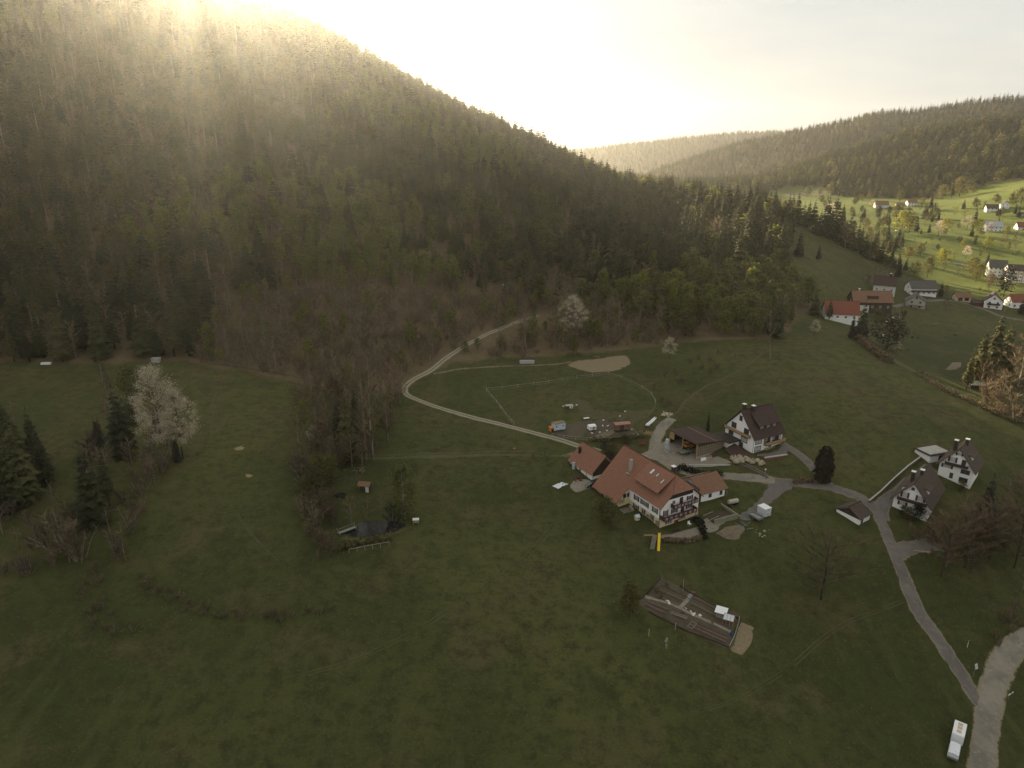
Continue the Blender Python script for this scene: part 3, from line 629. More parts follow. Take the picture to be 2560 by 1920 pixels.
patch('farm_terrace', [(1652,1336),(1690,1332),(1735,1318),(1752,1322),(1752,1340),(1715,1352),(1680,1352),(1655,1346)], gravel, .1)
patch('turning_place', [(1428,1205),(1450,1198),(1480,1200),(1490,1212),(1470,1222),(1444,1230),(1425,1220)], gravel, .09)
patch('track_fan', [(1400,1138),(1430,1130),(1470,1118),(1478,1126),(1455,1138),(1415,1143)], sandy, .06)
patch('sand_heap_ground', [(1790,1330),(1812,1318),(1850,1312),(1862,1325),(1845,1345),(1825,1350),(1800,1340)], sandy, .09)
patch('paddock_earth', [(1372,1078),(1385,1058),(1420,1056),(1470,1050),(1530,1052),(1580,1066),(1588,1084),(1540,1092),(1480,1092),(1440,1094),(1400,1092)], earth, .06, rag=.6)
patch('chicken_run_ground', [(1472,1094),(1500,1082),(1530,1075),(1538,1082),(1520,1092),(1480,1100)], sandy, .10)
patch('paddock_dry_grass', [(1420,1000),(1465,1000),(1490,1020),(1540,1028),(1600,1025),(1625,1025),(1600,1055),(1540,1050),(1470,1045),(1440,1025)], dry, .05, rag=.8)
patch('bare_bank', [(1420,913),(1440,903),(1500,897),(1560,889),(1573,900),(1572,912),(1540,926),(1490,931),(1450,925)], straw, .12, rag=.3)
patch('house_lawn_path', [(1955,1110),(1975,1120),(1960,1135),(1900,1142),(1892,1136),(1945,1126)], asphalt, .1)
patch('valley_meadow', [(2000,478),(2060,472),(2062,488),(1995,492),(1950,492)], lush, .2, cuts=2)
for i, px_ in enumerate(([(2250,1500),(2100,1560),(1950,1680),(1800,1760),(1600,1800),(1350,1810)], [(1380,1310),(1300,1400),(1180,1480),(1060,1560),(900,1640),(700,1700)], [(560,930),(520,1050),(540,1180),(600,1300),(690,1400)], [(2120,1140),(2050,1060),(2010,980),(2060,900)])):
    strip('wheel_rut', px_, .45, dry, .04, 2, edge=.12); strip('wheel_rut', [(u+9, v+5) for u, v in px_], .45, dry, .04, 2, edge=.12)
# water
water = mat('pond_water', (.012, .012, .012), (.02, .018, .015), .3, .10, 0, 0, .12)
pond = [(860,1340),(880,1318),(905,1306),(950,1303),(985,1305),(1015,1312),(1000,1322),(975,1332),(945,1338),(905,1342)]
patch('pond', pond, water, .10, rag=.1, flat=True)
patch('small_pond', [(826,1243),(845,1232),(862,1234),(866,1242),(850,1247)], water, .10, rag=.1, flat=True)
strip('pond_bank', [(856,1346),(905,1348),(945,1344),(978,1337),(1004,1326),(1030,1316)], 1.0, dry, .09, 2, edge=.2)
# rough banks on the lower left meadow
# ---------------------------------------------------------------- building materials
def tile_mat(name, c1, c2, c3, course=.56, tile=.42):
    m = material(name); nt = m.node_tree; L = nt.links.new; b = nt.nodes['Principled BSDF']; b.inputs['Roughness'].default_value = .8; b.inputs['Specular IOR Level'].default_value = .25
    uv = N(nt, 'ShaderNodeUVMap'); br = N(nt, 'ShaderNodeTexBrick'); br.offset = .5
    for k, v in (('Color1', (*c1, 1)), ('Color2', (*c2, 1)), ('Mortar', tuple(x*.42 for x in c3)+(1,)), ('Scale', 1.0), ('Mortar Size', .045), ('Bias', 0.0), ('Brick Width', tile), ('Row Height', course)): br.inputs[k].default_value = v
    L(uv.outputs[0], br.inputs['Vector'])
    tc = N(nt, 'ShaderNodeTexCoord'); nz = N(nt, 'ShaderNodeTexNoise', Scale=.55, Detail=7, Roughness=.7); L(tc.outputs['Object'], nz.inputs['Vector'])
    mr = N(nt, 'ShaderNodeMapRange'); mr.inputs['From Min'].default_value = .42; mr.inputs['From Max'].default_value = .72; L(nz.outputs[0], mr.inputs[0])
    mx = N(nt, 'ShaderNodeMixRGB'); L(mr.outputs[0], mx.inputs[0]); L(br.outputs['Color'], mx.inputs[1]); mx.inputs[2].default_value = (*c3, 1)
    L(mx.outputs[0], b.inputs['Base Color']); bp = N(nt, 'ShaderNodeBump', Strength=.5, Distance=.04); L(br.outputs['Fac'], bp.inputs['Height']); bp.invert = True; L(bp.outputs[0], b.inputs['Normal'])
    MATS[name] = m; return m
T_red = tile_mat('red_tiles', (.36, .165, .098), (.29, .125, .078), (.22, .115, .075))
T_old = tile_mat('old_red_tiles', (.32, .145, .085), (.24, .11, .07), (.17, .12, .072))
T_brown = tile_mat('brown_tiles', (.095, .050, .040), (.075, .042, .035), (.060, .042, .036))
T_dark = tile_mat('dark_tiles', (.110, .078, .058), (.088, .062, .048), (.078, .058, .042))
T_grey = tile_mat('grey_tiles', (.13, .118, .105), (.11, .10, .09), (.09, .082, .07))
T_bright = tile_mat('bright_red_tiles', (.30, .085, .050), (.25, .075, .045), (.19, .07, .045))
W_white = mat('white_render', (.90, .88, .84), (.83, .81, .76), .5, .9)
W_cream = mat('cream_render', (.72, .60, .36), (.64, .52, .31), .4, .9)
W_off = mat('offwhite_render', (.66, .64, .58), (.56, .53, .47), .4, .9)
W_beige = mat('beige_render', (.42, .39, .33), (.36, .33, .28), .4, .9)
W_orange = mat('orange_render', (.62, .42, .26), (.56, .38, .24), .4, .9)
wood_d = mat('dark_wood', (.065, .043, .032), (.045, .030, .024), 2, .8, stretch=(1, 1, .15))
wood_r = mat('red_brown_wood', (.105, .035, .028), (.080, .030, .024), 2, .7, stretch=(1, 1, .15))
wood_l = mat('pale_wood', (.40, .27, .13), (.32, .21, .10), 2, .8, stretch=(1, 1, .15))
wood_g = mat('grey_wood', (.26, .23, .18), (.19, .17, .135), 2, .9, stretch=(1, 1, .15))
stone = mat('stone_plinth', (.33, .24, .13), (.20, .15, .09), 1.6, .9, .5, detail=8)
rock = mat('rock', (.38, .33, .22), (.24, .20, .14), 1.4, .9, .6, detail=8)
brickred = mat('brick_wall', (.22, .10, .07), (.15, .075, .055), 2.2, .9, .3, detail=8)
conc = mat('concrete', (.42, .40, .35), (.33, .31, .27), .8, .9, .2)
white_p = mat('white_paint', (.80, .80, .78), (.72, .72, .70), 2, .5)
glass = mat('window_glass', (.045, .05, .055), (.07, .075, .08), .6, .12, 0, 0, .6)
skyglass = mat('skylight_glass', (.55, .58, .60), (.48, .50, .52), .5, .05, 0, 0, .9)
curtain = mat('curtain', (.50, .48, .44), (.36, .35, .32), 3, .6)
metal_d = mat('dark_metal', (.06, .06, .06), (.045, .045, .045), 2, .45, 0, .6)
metal_l = mat('zinc', (.42, .43, .43), (.34, .35, .35), 1, .4, 0, .7)
black = mat('dark_interior', (.03, .025, .022), (.02, .018, .016), 1, .95)
class House:
    """local axes: s along the ridge, w across, z up. flip=True puts w on local x (ridge runs along local y)."""
    def __init__(h, name, label, loc, yaw, flip=False, cat='house', group=None):
        h.root = tag(empty(name, loc, yaw), label, cat, group); h.flip = flip
    def m(h, s, w, z): return (w, s, z) if h.flip else (s, w, z)
    def part(h, name, mb, mt, parent=None):
        if h.flip is not None: mb.v = [h.m(*p) for p in mb.v]
        return mb.build(name, mt, parent or h.root)
    def box(h, name, a, b, mt, parent=None): return h.part(name, MB().box(a, b), mt, parent)
    def walls(h, L, W, he, zr, mt, z0=-2.5, low=None, zl=0, lowm=None, name='wall', s0=0, w0=0, ins=.02):
        """gabled wall block; low: a differently coloured ground storey up to zl"""
        zb = z0
        if lowm:
            h.box('ground_storey', (s0-.03, w0-.03, z0), (L+.03, W+w0+.03, zl), lowm); zb = zl
        P = [(s0, w0, zb), (s0, w0+W, zb), (s0, w0+W, he), (s0, w0+W/2, zr), (s0, w0, he)]
        return h.part(name, MB().prism(P, (L-s0, 0, 0)), mt)
    def slope(h, name, e0, e1, r0, r1, mt, cuts=(), th=.22, course=.9, parent=None, n=None):
        """stepped tile courses between an eave line e0-e1 and a ridge line r0-r1, as one closed skin. cuts: extra (t, left, right) rows"""
        e0, e1, r0, r1 = map(Vector, (e0, e1, r0, r1)); rows = [(0.0, e0, e1)]+[(t, Vector(a), Vector(b)) for t, a, b in cuts]+[(1.0, r0, r1)]
        nrm = (e1-e0).cross(r0-e0) if (r0-e0).length > .01 else (e1-e0).cross(r1-e0); nrm.normalize()
        if nrm.z < 0: nrm = -nrm
        ax = (e1-e0).normalized(); sl = nrm.cross(ax); dist = abs((((r0+r1)*.5)-e0).dot(sl)); k = n or max(2, int(dist/course)); mb = MB()
        def at(t):
            for (t0, a0, b0), (t1, a1, b1) in zip(rows[:-1], rows[1:]):
                if t <= t1+1e-9: f = (t-t0)/(t1-t0); return a0.lerp(a1, f), b0.lerp(b1, f)
        ts = sorted(set([i/k for i in range(k+1)]+[c[0] for c in cuts])); prev = None
        for i, (t0, t1) in enumerate(zip(ts[:-1], ts[1:])):
            a0, b0 = at(t0); a1, b1 = at(t1); o = len(mb.v)
            for p, lift, tt in ((a0, th, t0), (b0, th, t0), (b1, th-.05, t1), (a1, th-.05, t1)):
                mb.v.append(tuple(p+nrm*lift)); mb.uv[len(mb.v)-1] = ((p-e0).dot(ax), tt*dist)
            mb.f.append((o, o+1, o+2, o+3))
            if prev is not None: mb.f.append((prev+3, prev+2, o+1, o))
            prev = o
        # underside and rim
        o = len(mb.v); und = [at(t) for t in ts]
        for a, b in und: mb.v += [tuple(a), tuple(b)]
        for i in range(len(ts)-1): mb.f.append((o+2*i+1, o+2*i, o+2*i+2, o+2*i+3))
        tops = [4*i for i in range(len(ts)-1)]
        mb.f.append((o, o+1, 1, 0)); lt = tops[-1]; e = o+2*(len(ts)-1); mb.f.append((e+1, e, lt+3, lt+2))
        for i in range(len(ts)-1):
            q = 4*i; mb.f.append((o+2*i, q, q+3, o+2*i+2)); mb.f.append((o+2*i+1, o+2*i+3, q+2, q+1))
        return h.part(name, mb, mt, parent)
    def gable_roof(h, L, W, ze, zr, mt, os=.6, ow=.7, s0=0, w0=0, c=None):
        """two slopes; ze is the height of the slope at the eave line (already out at the overhang)"""
        c = w0+W/2 if c is None else c
        r = h.slope('roof_slope', (s0-os, w0-ow, ze), (L+os, w0-ow, ze), (s0-os, c, zr), (L+os, c, zr), mt)
        r2 = h.slope('roof_slope', (L+os, w0+W+ow, ze), (s0-os, w0+W+ow, ze), (L+os, c, zr), (s0-os, c, zr), mt)
        h.part('ridge_cap', MB().tube([(s0-os, c, zr+.24), (L+os, c, zr+.24)], .13, 6), mt)
        return r
    def window(h, face, pos, z, w, hh, frame=None, pane=None, shut=None, bars=1, at=0.0, surround=None, parent=None, cross=False):
        """face: ('w', value, outward) or ('s', value, outward)"""
        ax, val, out = face
        def B(mb, a0, a1, z0, z1, d0, d1):
            d = sorted((val+out*d0, val+out*d1))
            if ax == 'w': return mb.box((a0, d[0], z0), (a1, d[1], z1))
            return mb.box((d[0], a0, z0), (d[1], a1, z1))
        f = MB(); t = .07; x0, x1 = pos-w/2, pos+w/2; z1 = z+hh
        B(f, x0, x1, z, z+t, .0, .07); B(f, x0, x1, z1-t, z1, .0, .07); B(f, x0, x0+t, z+t, z1-t, .0, .07); B(f, x1-t, x1, z+t, z1-t, .0, .07)
        for b in range(bars):
            xm = x0+(x1-x0)*(b+1)/(bars+1); B(f, xm-t*.5, xm+t*.5, z+t, z1-t, .0, .068)
        if cross: B(f, x0+t, x1-t, z+hh*.62, z+hh*.62+.05, .0, .066)
        wdw = h.part('window', f, frame or white_p, parent)
        h.part('pane', B(MB(), x0+t, x1-t, z+t, z1-t, .0, .035), pane or glass, wdw)
        if shut is not None:
            sw = min(w*.5, .62)
            for q in (-1, 1):
                a = (x0-sw, x0-.03) if q < 0 else (x1+.03, x1+sw); h.part('shutter', B(MB(), a[0], a[1], z-.04, z1+.04, .0, .06), shut, wdw)
        if surround is not None:
            s = MB(); B(s, x0-.16, x1+.16, z-.16, z, .0, .10); B(s, x0-.16, x1+.16, z1, z1+.16, .0, .09); B(s, x0-.16, x0, z, z1, .0, .085); B(s, x1, x1+.16, z, z1, .0, .085)
            h.part('surround', s, surround, wdw)
        return wdw
    def chimney(h, s, w, z0, z1, mt, cap=white_p, r=.45):
        c = h.box('chimney', (s-r, w-r, z0), (s+r, w+r, z1), mt); h.part('chimney_cap', MB().box((s-r-.15, w-r-.15, z1+.12), (s+r+.15, w+r+.15, z1+.30)).box((s-r+.1, w-r+.1, z1-.02), (s+r-.1, w+r-.1, z1+.125)), cap, c); return c
    def balcony(h, face, a0, a1, z, depth, rail_m, n=8, panel=None, ht=.95, floor=None):
        ax, val, out = face
        def B(mb, p0, p1, z0, z1, d0, d1):
            d = sorted((val+out*d0, val+out*d1))
            return mb.box((p0, d[0], z0), (p1, d[1], z1)) if ax == 'w' else mb.box((d[0], p0, z0), (d[1], p1, z1))
        b = h.part('balcony', B(MB(), a0, a1, z-.18, z, .0, depth), floor or wood_d)
        h.part('handrail', B(B(B(MB(), a0, a1, z+ht, z+ht+.12, depth-.12, depth+.04), a0, a0+.12, z+ht, z+ht+.12, .0, depth-.12), a1-.12, a1, z+ht, z+ht+.12, .0, depth-.12), rail_m, b)
        h.part('front_panel', B(MB(), a0, a1, z+.001, z+ht-.06, depth-.08, depth), rail_m, b)
        for q0 in (a0, a1-.08): h.part('side_panel', B(MB(), q0, q0+.08, z+.001, z+ht-.06, .02, depth-.08), rail_m, b)
        if panel is not None:
            st = (a1-a0)/n
            for k in range(n):
                c = a0+st*(k+.5); q = min(.36, st*.36); mb = MB(); hh = ht*.5+z
                for (da, db) in ((-1, 1), (1, 1), (1, -1), (-1, -1)):      # cut-out ornament: four pale petals round a gap
                    B(mb, c+da*q*.62-q*.26, c+da*q*.62+q*.26, hh+db*.2-.14, hh+db*.2+.14, depth, depth+.02)
                h.part('ornament', mb, panel, b)
        return b
# ---------------------------------------------------------------- the big farmhouse
zf = 0.0
F = House('farmhouse', 'large cream and white farmhouse with long red tiled roof and carved balconies', (41.93, 179.18, 0), math.radians(29.09), True)
L_, W_, he, ze, zr, o = 26.2, 13.98, 6.1, 6.55, 13.75, .95
cx = W_/2
F.box('ground_storey', (-.03, -.03, -3), (14.2, W_+.03, 2.75), W_cream)
F.part('upper_wall', MB().prism([(0, 0, 2.75), (0, W_, 2.75), (0, W_, 7.2), (0, cx+3.9, 9.85), (0, cx-3.9, 9.85), (0, 0, 7.2)], (14.2, 0, 0)), W_white)
F.part('barn_wall', MB().prism([(14.2, -3.9, -3), (14.2, W_, -3), (14.2, W_, 7.2), (14.2, cx, 13.5), (14.2, -3.9, 3.05)], (11.6, 0, 0)), W_cream)
zh = zr-(zr-ze)*3.96/(cx+o); th = 1-(3.96/(cx+o)); hs = 2.8
# front slope over the living part, with a half-hipped end; catslide over the barn
F.slope('roof_slope', (-o, -o, ze), (14.1, -o, ze), (hs, cx, zr), (14.1, cx, zr), T_red, [(th, (-o, cx-3.96, zh), (14.1, cx-3.96, zh))])
F.slope('roof_slope', (L_+.4, W_+o, ze), (-o, W_+o, ze), (L_+.4, cx, zr), (hs, cx, zr), T_red, [(th, (L_+.4, cx+3.96, zh), (-o, cx+3.96, zh))])
F.slope('half_hip', (-o-.02, cx+3.96, zh), (-o-.02, cx-3.96, zh), (hs, cx+.02, zr), (hs, cx-.02, zr), T_red)
tb = .62
F.slope('catslide_roof', (14.1, -4.7, 2.4), (L_+.4, -4.7, 2.4), (14.1, cx, zr), (L_+.4, cx, zr), T_red)
F.part('ridge_cap', MB().tube([(hs, cx, zr+.26), (L_+.4, cx, zr+.26)], .15, 6), T_red)
# long shed dormer
dz0, dz1, s0, s1 = 6.9, 8.9, 2.9, 12.7
d = F.box('dormer', (s0+.3, 1.35, 7.9), (s1-.2, 5.0, 10.15), wood_d)
F.slope('dormer_roof', (s0-.5, .35, 9.75), (s1+.6, .35, 9.75), (s0-.5, cx-.25, 13.75), (s1+.6, cx-.25, 13.75), T_red, parent=d)
for p in (11.3, 9.95, 7.75, 6.4, 4.6, 3.7): F.window(('w', 1.35, -1), p, 8.35, .8, 1.15, parent=None, bars=1)
for s, w, dw, dl in ((9.9, 4.4, 1.0, 1.7), (7.4, 4.3, .6, 1.25), (4.3, 3.5, .6, 1.5)):
    q = lambda ww: 9.75+(13.75-9.75)*(ww-.35)/(cx-.6)+.30
    sk = F.part('skylight', MB().add([(s-dw/2, w-dl/2, q(w-dl/2)), (s+dw/2, w-dl/2, q(w-dl/2)), (s+dw/2, w+dl/2, q(w+dl/2)), (s-dw/2, w+dl/2, q(w+dl/2)), (s-dw/2, w-dl/2, q(w-dl/2)-.3), (s+dw/2, w-dl/2, q(w-dl/2)-.3), (s+dw/2, w+dl/2, q(w+dl/2)-.3), (s-dw/2, w+dl/2, q(w+dl/2)-.3)], [(0,1,2,3),(7,6,5,4),(0,4,5,1),(1,5,6,2),(2,6,7,3),(3,7,4,0)]), metal_d)
    e = .09; F.part('pane', MB().add([(s-dw/2+e, w-dl/2+e, q(w-dl/2+e)+.02), (s+dw/2-e, w-dl/2+e, q(w-dl/2+e)+.02), (s+dw/2-e, w+dl/2-e, q(w+dl/2-e)+.02), (s-dw/2+e, w+dl/2-e, q(w+dl/2-e)+.02)], [(0, 1, 2, 3)]), skyglass, sk)
c = F.box('chimney', (17.6, 2.6, 9.0), (18.4, 3.4, 13.4), W_beige); F.box('flashing', (17.2, 1.5, 8.2), (18.6, 2.5, 9.25), metal_l, c)
F.chimney(5.4, cx+1.4, 11.5, 15.0, wood_d)
# long side windows
for p, z, w, hh, sh, br in ((10.9, 3.75, 1.3, 1.55, 1, 1), (7.2, 3.75, 2.5, 1.6, 1, 3), (2.6, 3.75, 1.3, 1.6, 1, 1)): F.window(('w', 0, -1), p, z, w, hh, shut=wood_r if sh else None, bars=br, cross=True)
for p in (10.9, 7.4, 3.6): F.window(('w', -.03, -1), p, .9, 1.45, 1.5, shut=wood_d if p > 10 else None, surround=None if p > 10 else wood_r, bars=1)
for p in (5.4, 1.3): F.box('shutter_board', (p-.6, -.14, -.6 if p < 3 else -.3), (p+.6, -.05, 1.9), wood_g)
F.box('drainpipe', (.28, -.22, -1.0), (.40, -.10, 6.1), metal_d)
F.box('stone_base', (-.25, -.35, -3), (14.0, -.05, -.75), stone)
# gable: balconies, doors, windows
fs = ('s', 0, -1)
F.balcony(fs, -.35, 11.9, 3.2, 1.9, wood_r, 7, W_off, 1.05)
F.balcony(fs, 3.4, 12.3, 5.95, 1.5, wood_r, 7, W_off, 1.0)
for p, z, w, hh, sh in ((1.7, 3.4, .95, 1.9, wood_r), (4.9, 3.75, 1.25, 1.25, wood_r), (10.4, 3.75, 1.3, 1.35, wood_r), (4.4, 6.55, 1.1, 1.2, None), (10.4, 6.5, 1.15, 1.25, wood_r)): F.window(fs, p, z, w, hh, shut=sh)
for p, z in ((7.9, 3.2), (7.2, 5.95)):
    dd = F.box('balcony_door', (-.07, p-.65, z), (-.005, p+.65, z+2.1), wood_r); F.box('frame', (-.10, p-.85, z), (-.01, p-.65, z+2.1), white_p, dd)
for p in (3.0, 8.0): F.window(('s', -.03, -1), p, .95, 2.2, 1.15, bars=2, surround=wood_r)
F.box('door', (-.12, 5.2, -1.0), (-.035, 6.7, 1.1), wood_r)
F.box('gable_boarding', (-.09, 2.6, 8.35), (-.01, W_-2.6, 9.55), wood_d)
st = MB()
for k in range(7): st.box((-1.9-.0, 12.2, -.8+k*.5), (-.9, 12.4+.0, -.72+k*.5))
st.box((-1.96, 12.2, -1.0), (-1.88, 12.4, 3.1)).box((-.92, 12.2, -1.0), (-.84, 12.4, 3.1)); F.part('ladder', st, wood_g)
# barn part: openings
F.box('loft_opening', (14.08, -2.4, 3.6), (14.18, -.2, 4.9), black)
F.box('post', (14.03, -1.3, 3.6), (14.12, -1.1, 5.25), white_p)
tr = MB()
for k in range(7): tr.box((14.05, -3.7+k*.28, 2.0), (14.12, -3.62+k*.28, 3.5))
tr.box((14.10, -3.75, 2.7), (14.17, -1.9, 2.78)); F.part('trellis', tr, wood_g)
F.box('barn_door', (21.6, -4.00, 0), (22.8, -3.91, 2.0), wood_r); F.box('low_door', (18.0, -4.00, -.9), (18.9, -3.91, .5), wood_r)
F.window(('w', -3.9, -1), 19.6, 2.0, .5, .5, frame=wood_d, bars=0); F.window(('w', -3.9, -1), 15.6, .6, 1.0, 1.5, frame=wood_g, pane=wood_g, bars=0)
F.part('gutter', MB().tube([(14.1, -4.75, 2.4), (L_+.4, -4.75, 2.4)], .1, 5), metal_d)
# ---------------------------------------------------------------- red roofed annex to the left
A = House('annex_barn', 'white walled annex with red tiled gable roof beside the farmhouse', (25.23, 205.33, 2.0), math.radians(30.6), True, 'barn')
A.walls(11.65, 9.96, 2.5, 7.0, W_white); A.gable_roof(11.65, 9.96, 2.05, 7.35, T_red, .7, .75)
A.part('gable_boards', MB().prism([(-.06, .3, 1.2), (-.06, 9.66, 1.2), (-.06, 9.66, 2.45), (-.06, 4.98, 6.85), (-.06, .3, 2.45)], (.05, 0, 0)), wood_d)
A.part('chimney', MB().box((9.6, 2.0, 3.6), (10.3, 2.7, 7.3)), metal_d); A.box('skylight', (7.9, 2.4, 4.75), (8.5, 3.1, 5.15), skyglass)
for p, w, hh, z in ((8.7, 1.0, 1.3, .5), (6.2, 1.0, 2.0, 0), (10.6, .6, .9, .9)): A.window(('w', 0, -1), p, z, w, hh, frame=wood_g, pane=wood_g if hh > 1 else glass, bars=0)
A.part('downpipe', MB().tube([(2.6, -.12, -1), (2.6, -.12, 2.4)], .06, 5), metal_d)
# ---------------------------------------------------------------- small tiled outhouse on the right
S = House('outhouse', 'low white outhouse with mossy red tiled roof beside the farmhouse', (56.72, 192.4, 1.2), math.radians(24.3), False, 'outhouse')
S.walls(8.83, 10.63, 2.9, 5.9, W_white); S.gable_roof(8.83, 10.63, 2.75, 6.0, T_old, .8, .6)
S.window(('w', 0, -1), 3.3, .9, 1.1, 1.3, frame=wood_d, bars=2); S.window(('w', 0, -1), 7.4, .9, 1.0, 1.4, frame=wood_d, bars=2)
S.slope('lean_to_roof', (-3.4, -.3, 2.2), (-3.4, 6.5, 2.2), (-.85, -.3, 4.6), (-.85, 6.5, 4.6), T_dark); S.box('lean_to_wall', (-2.9, .1, -2.4), (-.02, 6.2, 2.3), wood_d)
S.box('porch_post', (9.4, -.35, -1.5), (9.55, -.2, 2.75), wood_g)
# ---------------------------------------------------------------- open machinery barn
B_ = House('machinery_barn', 'open timber machinery barn with maroon roof and latticed end wall', (60.95, 216.76, 3.87), math.radians(29.2), True, 'barn')
BL, BW = 13.4, 11.74
B_.slope('roof', (-.5, -.6, 5.85), (BL+.4, -.6, 5.85), (-.5, BW+.6, 4.37), (BL+.4, BW+.6, 4.37), T_brown, th=.18)
B_.part('roof_batten', MB().beam((-.5, 8.33, 5.02), (BL+.4, 8.33, 5.02), .14, .12), wood_l); B_.part('verge_board', MB().beam((-.56, -.6, 5.9), (-.56, BW+.6, 4.42), .08, .3), wood_d)
for s in (.15, 6.9, BL-.15):
    for w, zt in ((.15, 5.7), (BW-.15, 4.4)): B_.box('post', (s-.14, w-.14, -1.5), (s+.14, w+.14, zt), wood_l)
B_.part('front_beam', MB().box((0, -.02, 5.25), (BL, .22, 5.72)), wood_l); B_.box('back_wall', (0, BW-.08, -1.5), (BL, BW, 4.3), wood_d)
B_.box('side_wall', (BL-.08, 0, -1.5), (BL, BW, 4.3), wood_d); B_.box('timber_panel', (BL-2.4, -.08, 2.9), (BL, -.03, 5.3), wood_l); B_.box('plinth', (-.12, .0, -2.2), (.12, BW, 1.0), conc)
lat = B_.box('lattice_wall', (-.03, .3, 1.0), (.03, BW-.3, 4.35), mat('lattice_glazing', (.10, .10, .095), (.16, .155, .14), 1.2, .3))
for k in range(15): B_.box('mullion', (-.09, .4+k*.79, 1.0), (-.031, .53+k*.79, 5.3-k*.075), wood_l, lat)
for k in range(4): B_.box('transom', (-.115, .3, 1.05+k*1.0), (-.091, BW-.3, 1.17+k*1.0), wood_l, lat)
# ---------------------------------------------------------------- white gabled house behind the barn
Hh = House('gabled_house', 'tall white house with steep maroon roof and wooden balconies above the barn', (79.8, 217.85, 5.47), math.radians(27.4), False)
L2, W2 = 13.05, 13.15
Hh.walls(L2, W2, 5.7, 12.75, W_white, -3); Hh.gable_roof(L2, W2, 4.95, 13.1, T_brown, .65, .75)
Hh.box('stone_plinth', (-.06, -.06, -3), (L2+.06, W2+.06, .25), stone)
g = ('s', 0, -1)
for p, z, w, hh in ((6.6, 9.6, 1.0, 1.5), (9.4, 6.1, 1.9, 1.7), (3.6, 5.6, 1.9, 1.9), (10.4, 3.2, 1.9, 1.5), (4.2, 2.7, 2.6, 1.6), (5.4, .5, 1.5, 1.6), (8.6, 1.2, .7, .8)): Hh.window(g, p, z, w, hh, frame=wood_d, surround=wood_d if hh > 1 else None, pane=curtain if hh > 1.55 and w > 2 else glass)
Hh.balcony(g, 1.5, 12.6, 5.3, 1.2, wood_l, 6, None, .8)
f0 = ('w', 0, -1)
for p, z, w, hh in ((2.2, 3.2, 2.6, 1.5), (2.1, .6, 2.5, 1.6)): Hh.window(f0, p, z, w, hh, frame=wood_d, surround=wood_d, pane=curtain)
Hh.box('timber_cladding', (4.6, -.07, 2.6), (12.2, -.01, 5.2), wood_d)
for p, w, z, hh in ((5.5, 1.0, 3.5, 1.0), (7.9, .8, 2.7, 1.9), (8.9, 1.1, 3.5, 1.0), (12.0, 1.1, 3.0, 1.9), (7.6, 1.4, .9, 1.0)): Hh.window(('w', -.07, -1), p, z, w, hh, frame=white_p, pane=glass if hh < 1.5 else curtain)
Hh.balcony(f0, 4.7, 13.5, 2.45, 1.3, wood_l, 5, None, .85)
Hh.part('log_store', MB().box((5.2, -.7, -.9), (12.4, -.1, .9)), wood_l)
dm = Hh.box('dormer', (3.2, 1.4, 6.8), (11.6, 4.6, 8.9), wood_d); Hh.slope('dormer_roof', (2.7, .9, 8.75), (12.1, .9, 8.75), (2.7, 5.6, 12.3), (12.1, 5.6, 12.3), T_brown, parent=dm)
for p in (4.5, 7.4, 10.2): Hh.window(('w', 1.4, -1), p, 7.2, 1.25, 1.15, bars=2)
Hh.chimney(2.0, W2/2+1.1, 11.0, 14.6, wood_d); Hh.chimney(4.2, W2/2-.9, 11.0, 14.3, wood_d); Hh.part('drainpipe', MB().tube([(-.12, -.12, -.6), (-.12, -.12, 5.3)], .06, 5), metal_d)
# flat roofed annex and carport between barn and house
q = Hh.box('porch_annex', (-4.6, 6.2, -2.5), (-.02, 13.6, 2.5), W_white); Hh.part('porch_roof', MB().box((-5.4, 5.4, 2.55), (.0, 14.2, 2.95)), T_dark, q)
Hh.slope('carport_roof', (-6.8, -1.2, -1.2), (-6.8, 6.0, .6), (-2.2, -1.2, .1), (-2.2, 6.0, 1.9), T_brown, th=.15)
for a, b in ((-6.5, -.9), (-2.5, -.9), (-6.5, 5.6), (-2.5, 5.6)): Hh.box('carport_post', (a-.08, b-.08, -4), (a+.08, b+.08, (-1.2 if a < -4 else 0)+(b+1.2)*.25), wood_g)
# ---------------------------------------------------------------- two white houses and garages by the lane
def white_house(name, label, loc, yaw, L, W, he, zr, roof, wins, balc, chims, dorm):
    h = House(name, label, loc, math.radians(yaw)); k = (zr-he)/(W/2)
    h.walls(L, W, he, zr-.25, W_white, -3.5); h.gable_roof(L, W, he-.8*k-.05, zr, roof, .85, .8)
    for p, z, w, hh, sh, pn in wins: h.window(('s', 0, -1), p, z, w, hh, frame=white_p if sh else wood_g, pane=pn, shut=sh, bars=1)
    for a, b, z in balc: h.balcony(('s', 0, -1), a, b, z, 1.0, wood_d, 5, None, .75)
    for s, w in chims: h.chimney(s, w, zr-2, zr+1.3, wood_d)
    for s0, s1, side in dorm:
        sg = 1 if side > 0 else -1; w0 = 1.3 if sg > 0 else W-1.3; zz = he+1.3*k
        a, b = sorted((w0, w0+sg*2.6)); dm = h.box('dormer', (s0, a, zz-.5), (s1, b, zz+1.35), W_white)
        wi = w0+sg*3.6; h.slope('dormer_roof', (s0-.3, w0-sg*.4, zz+1.25), (s1+.3, w0-sg*.4, zz+1.25), (s0-.3, wi, zz+2.4), (s1+.3, wi, zz+2.4), roof, parent=dm)
    return h
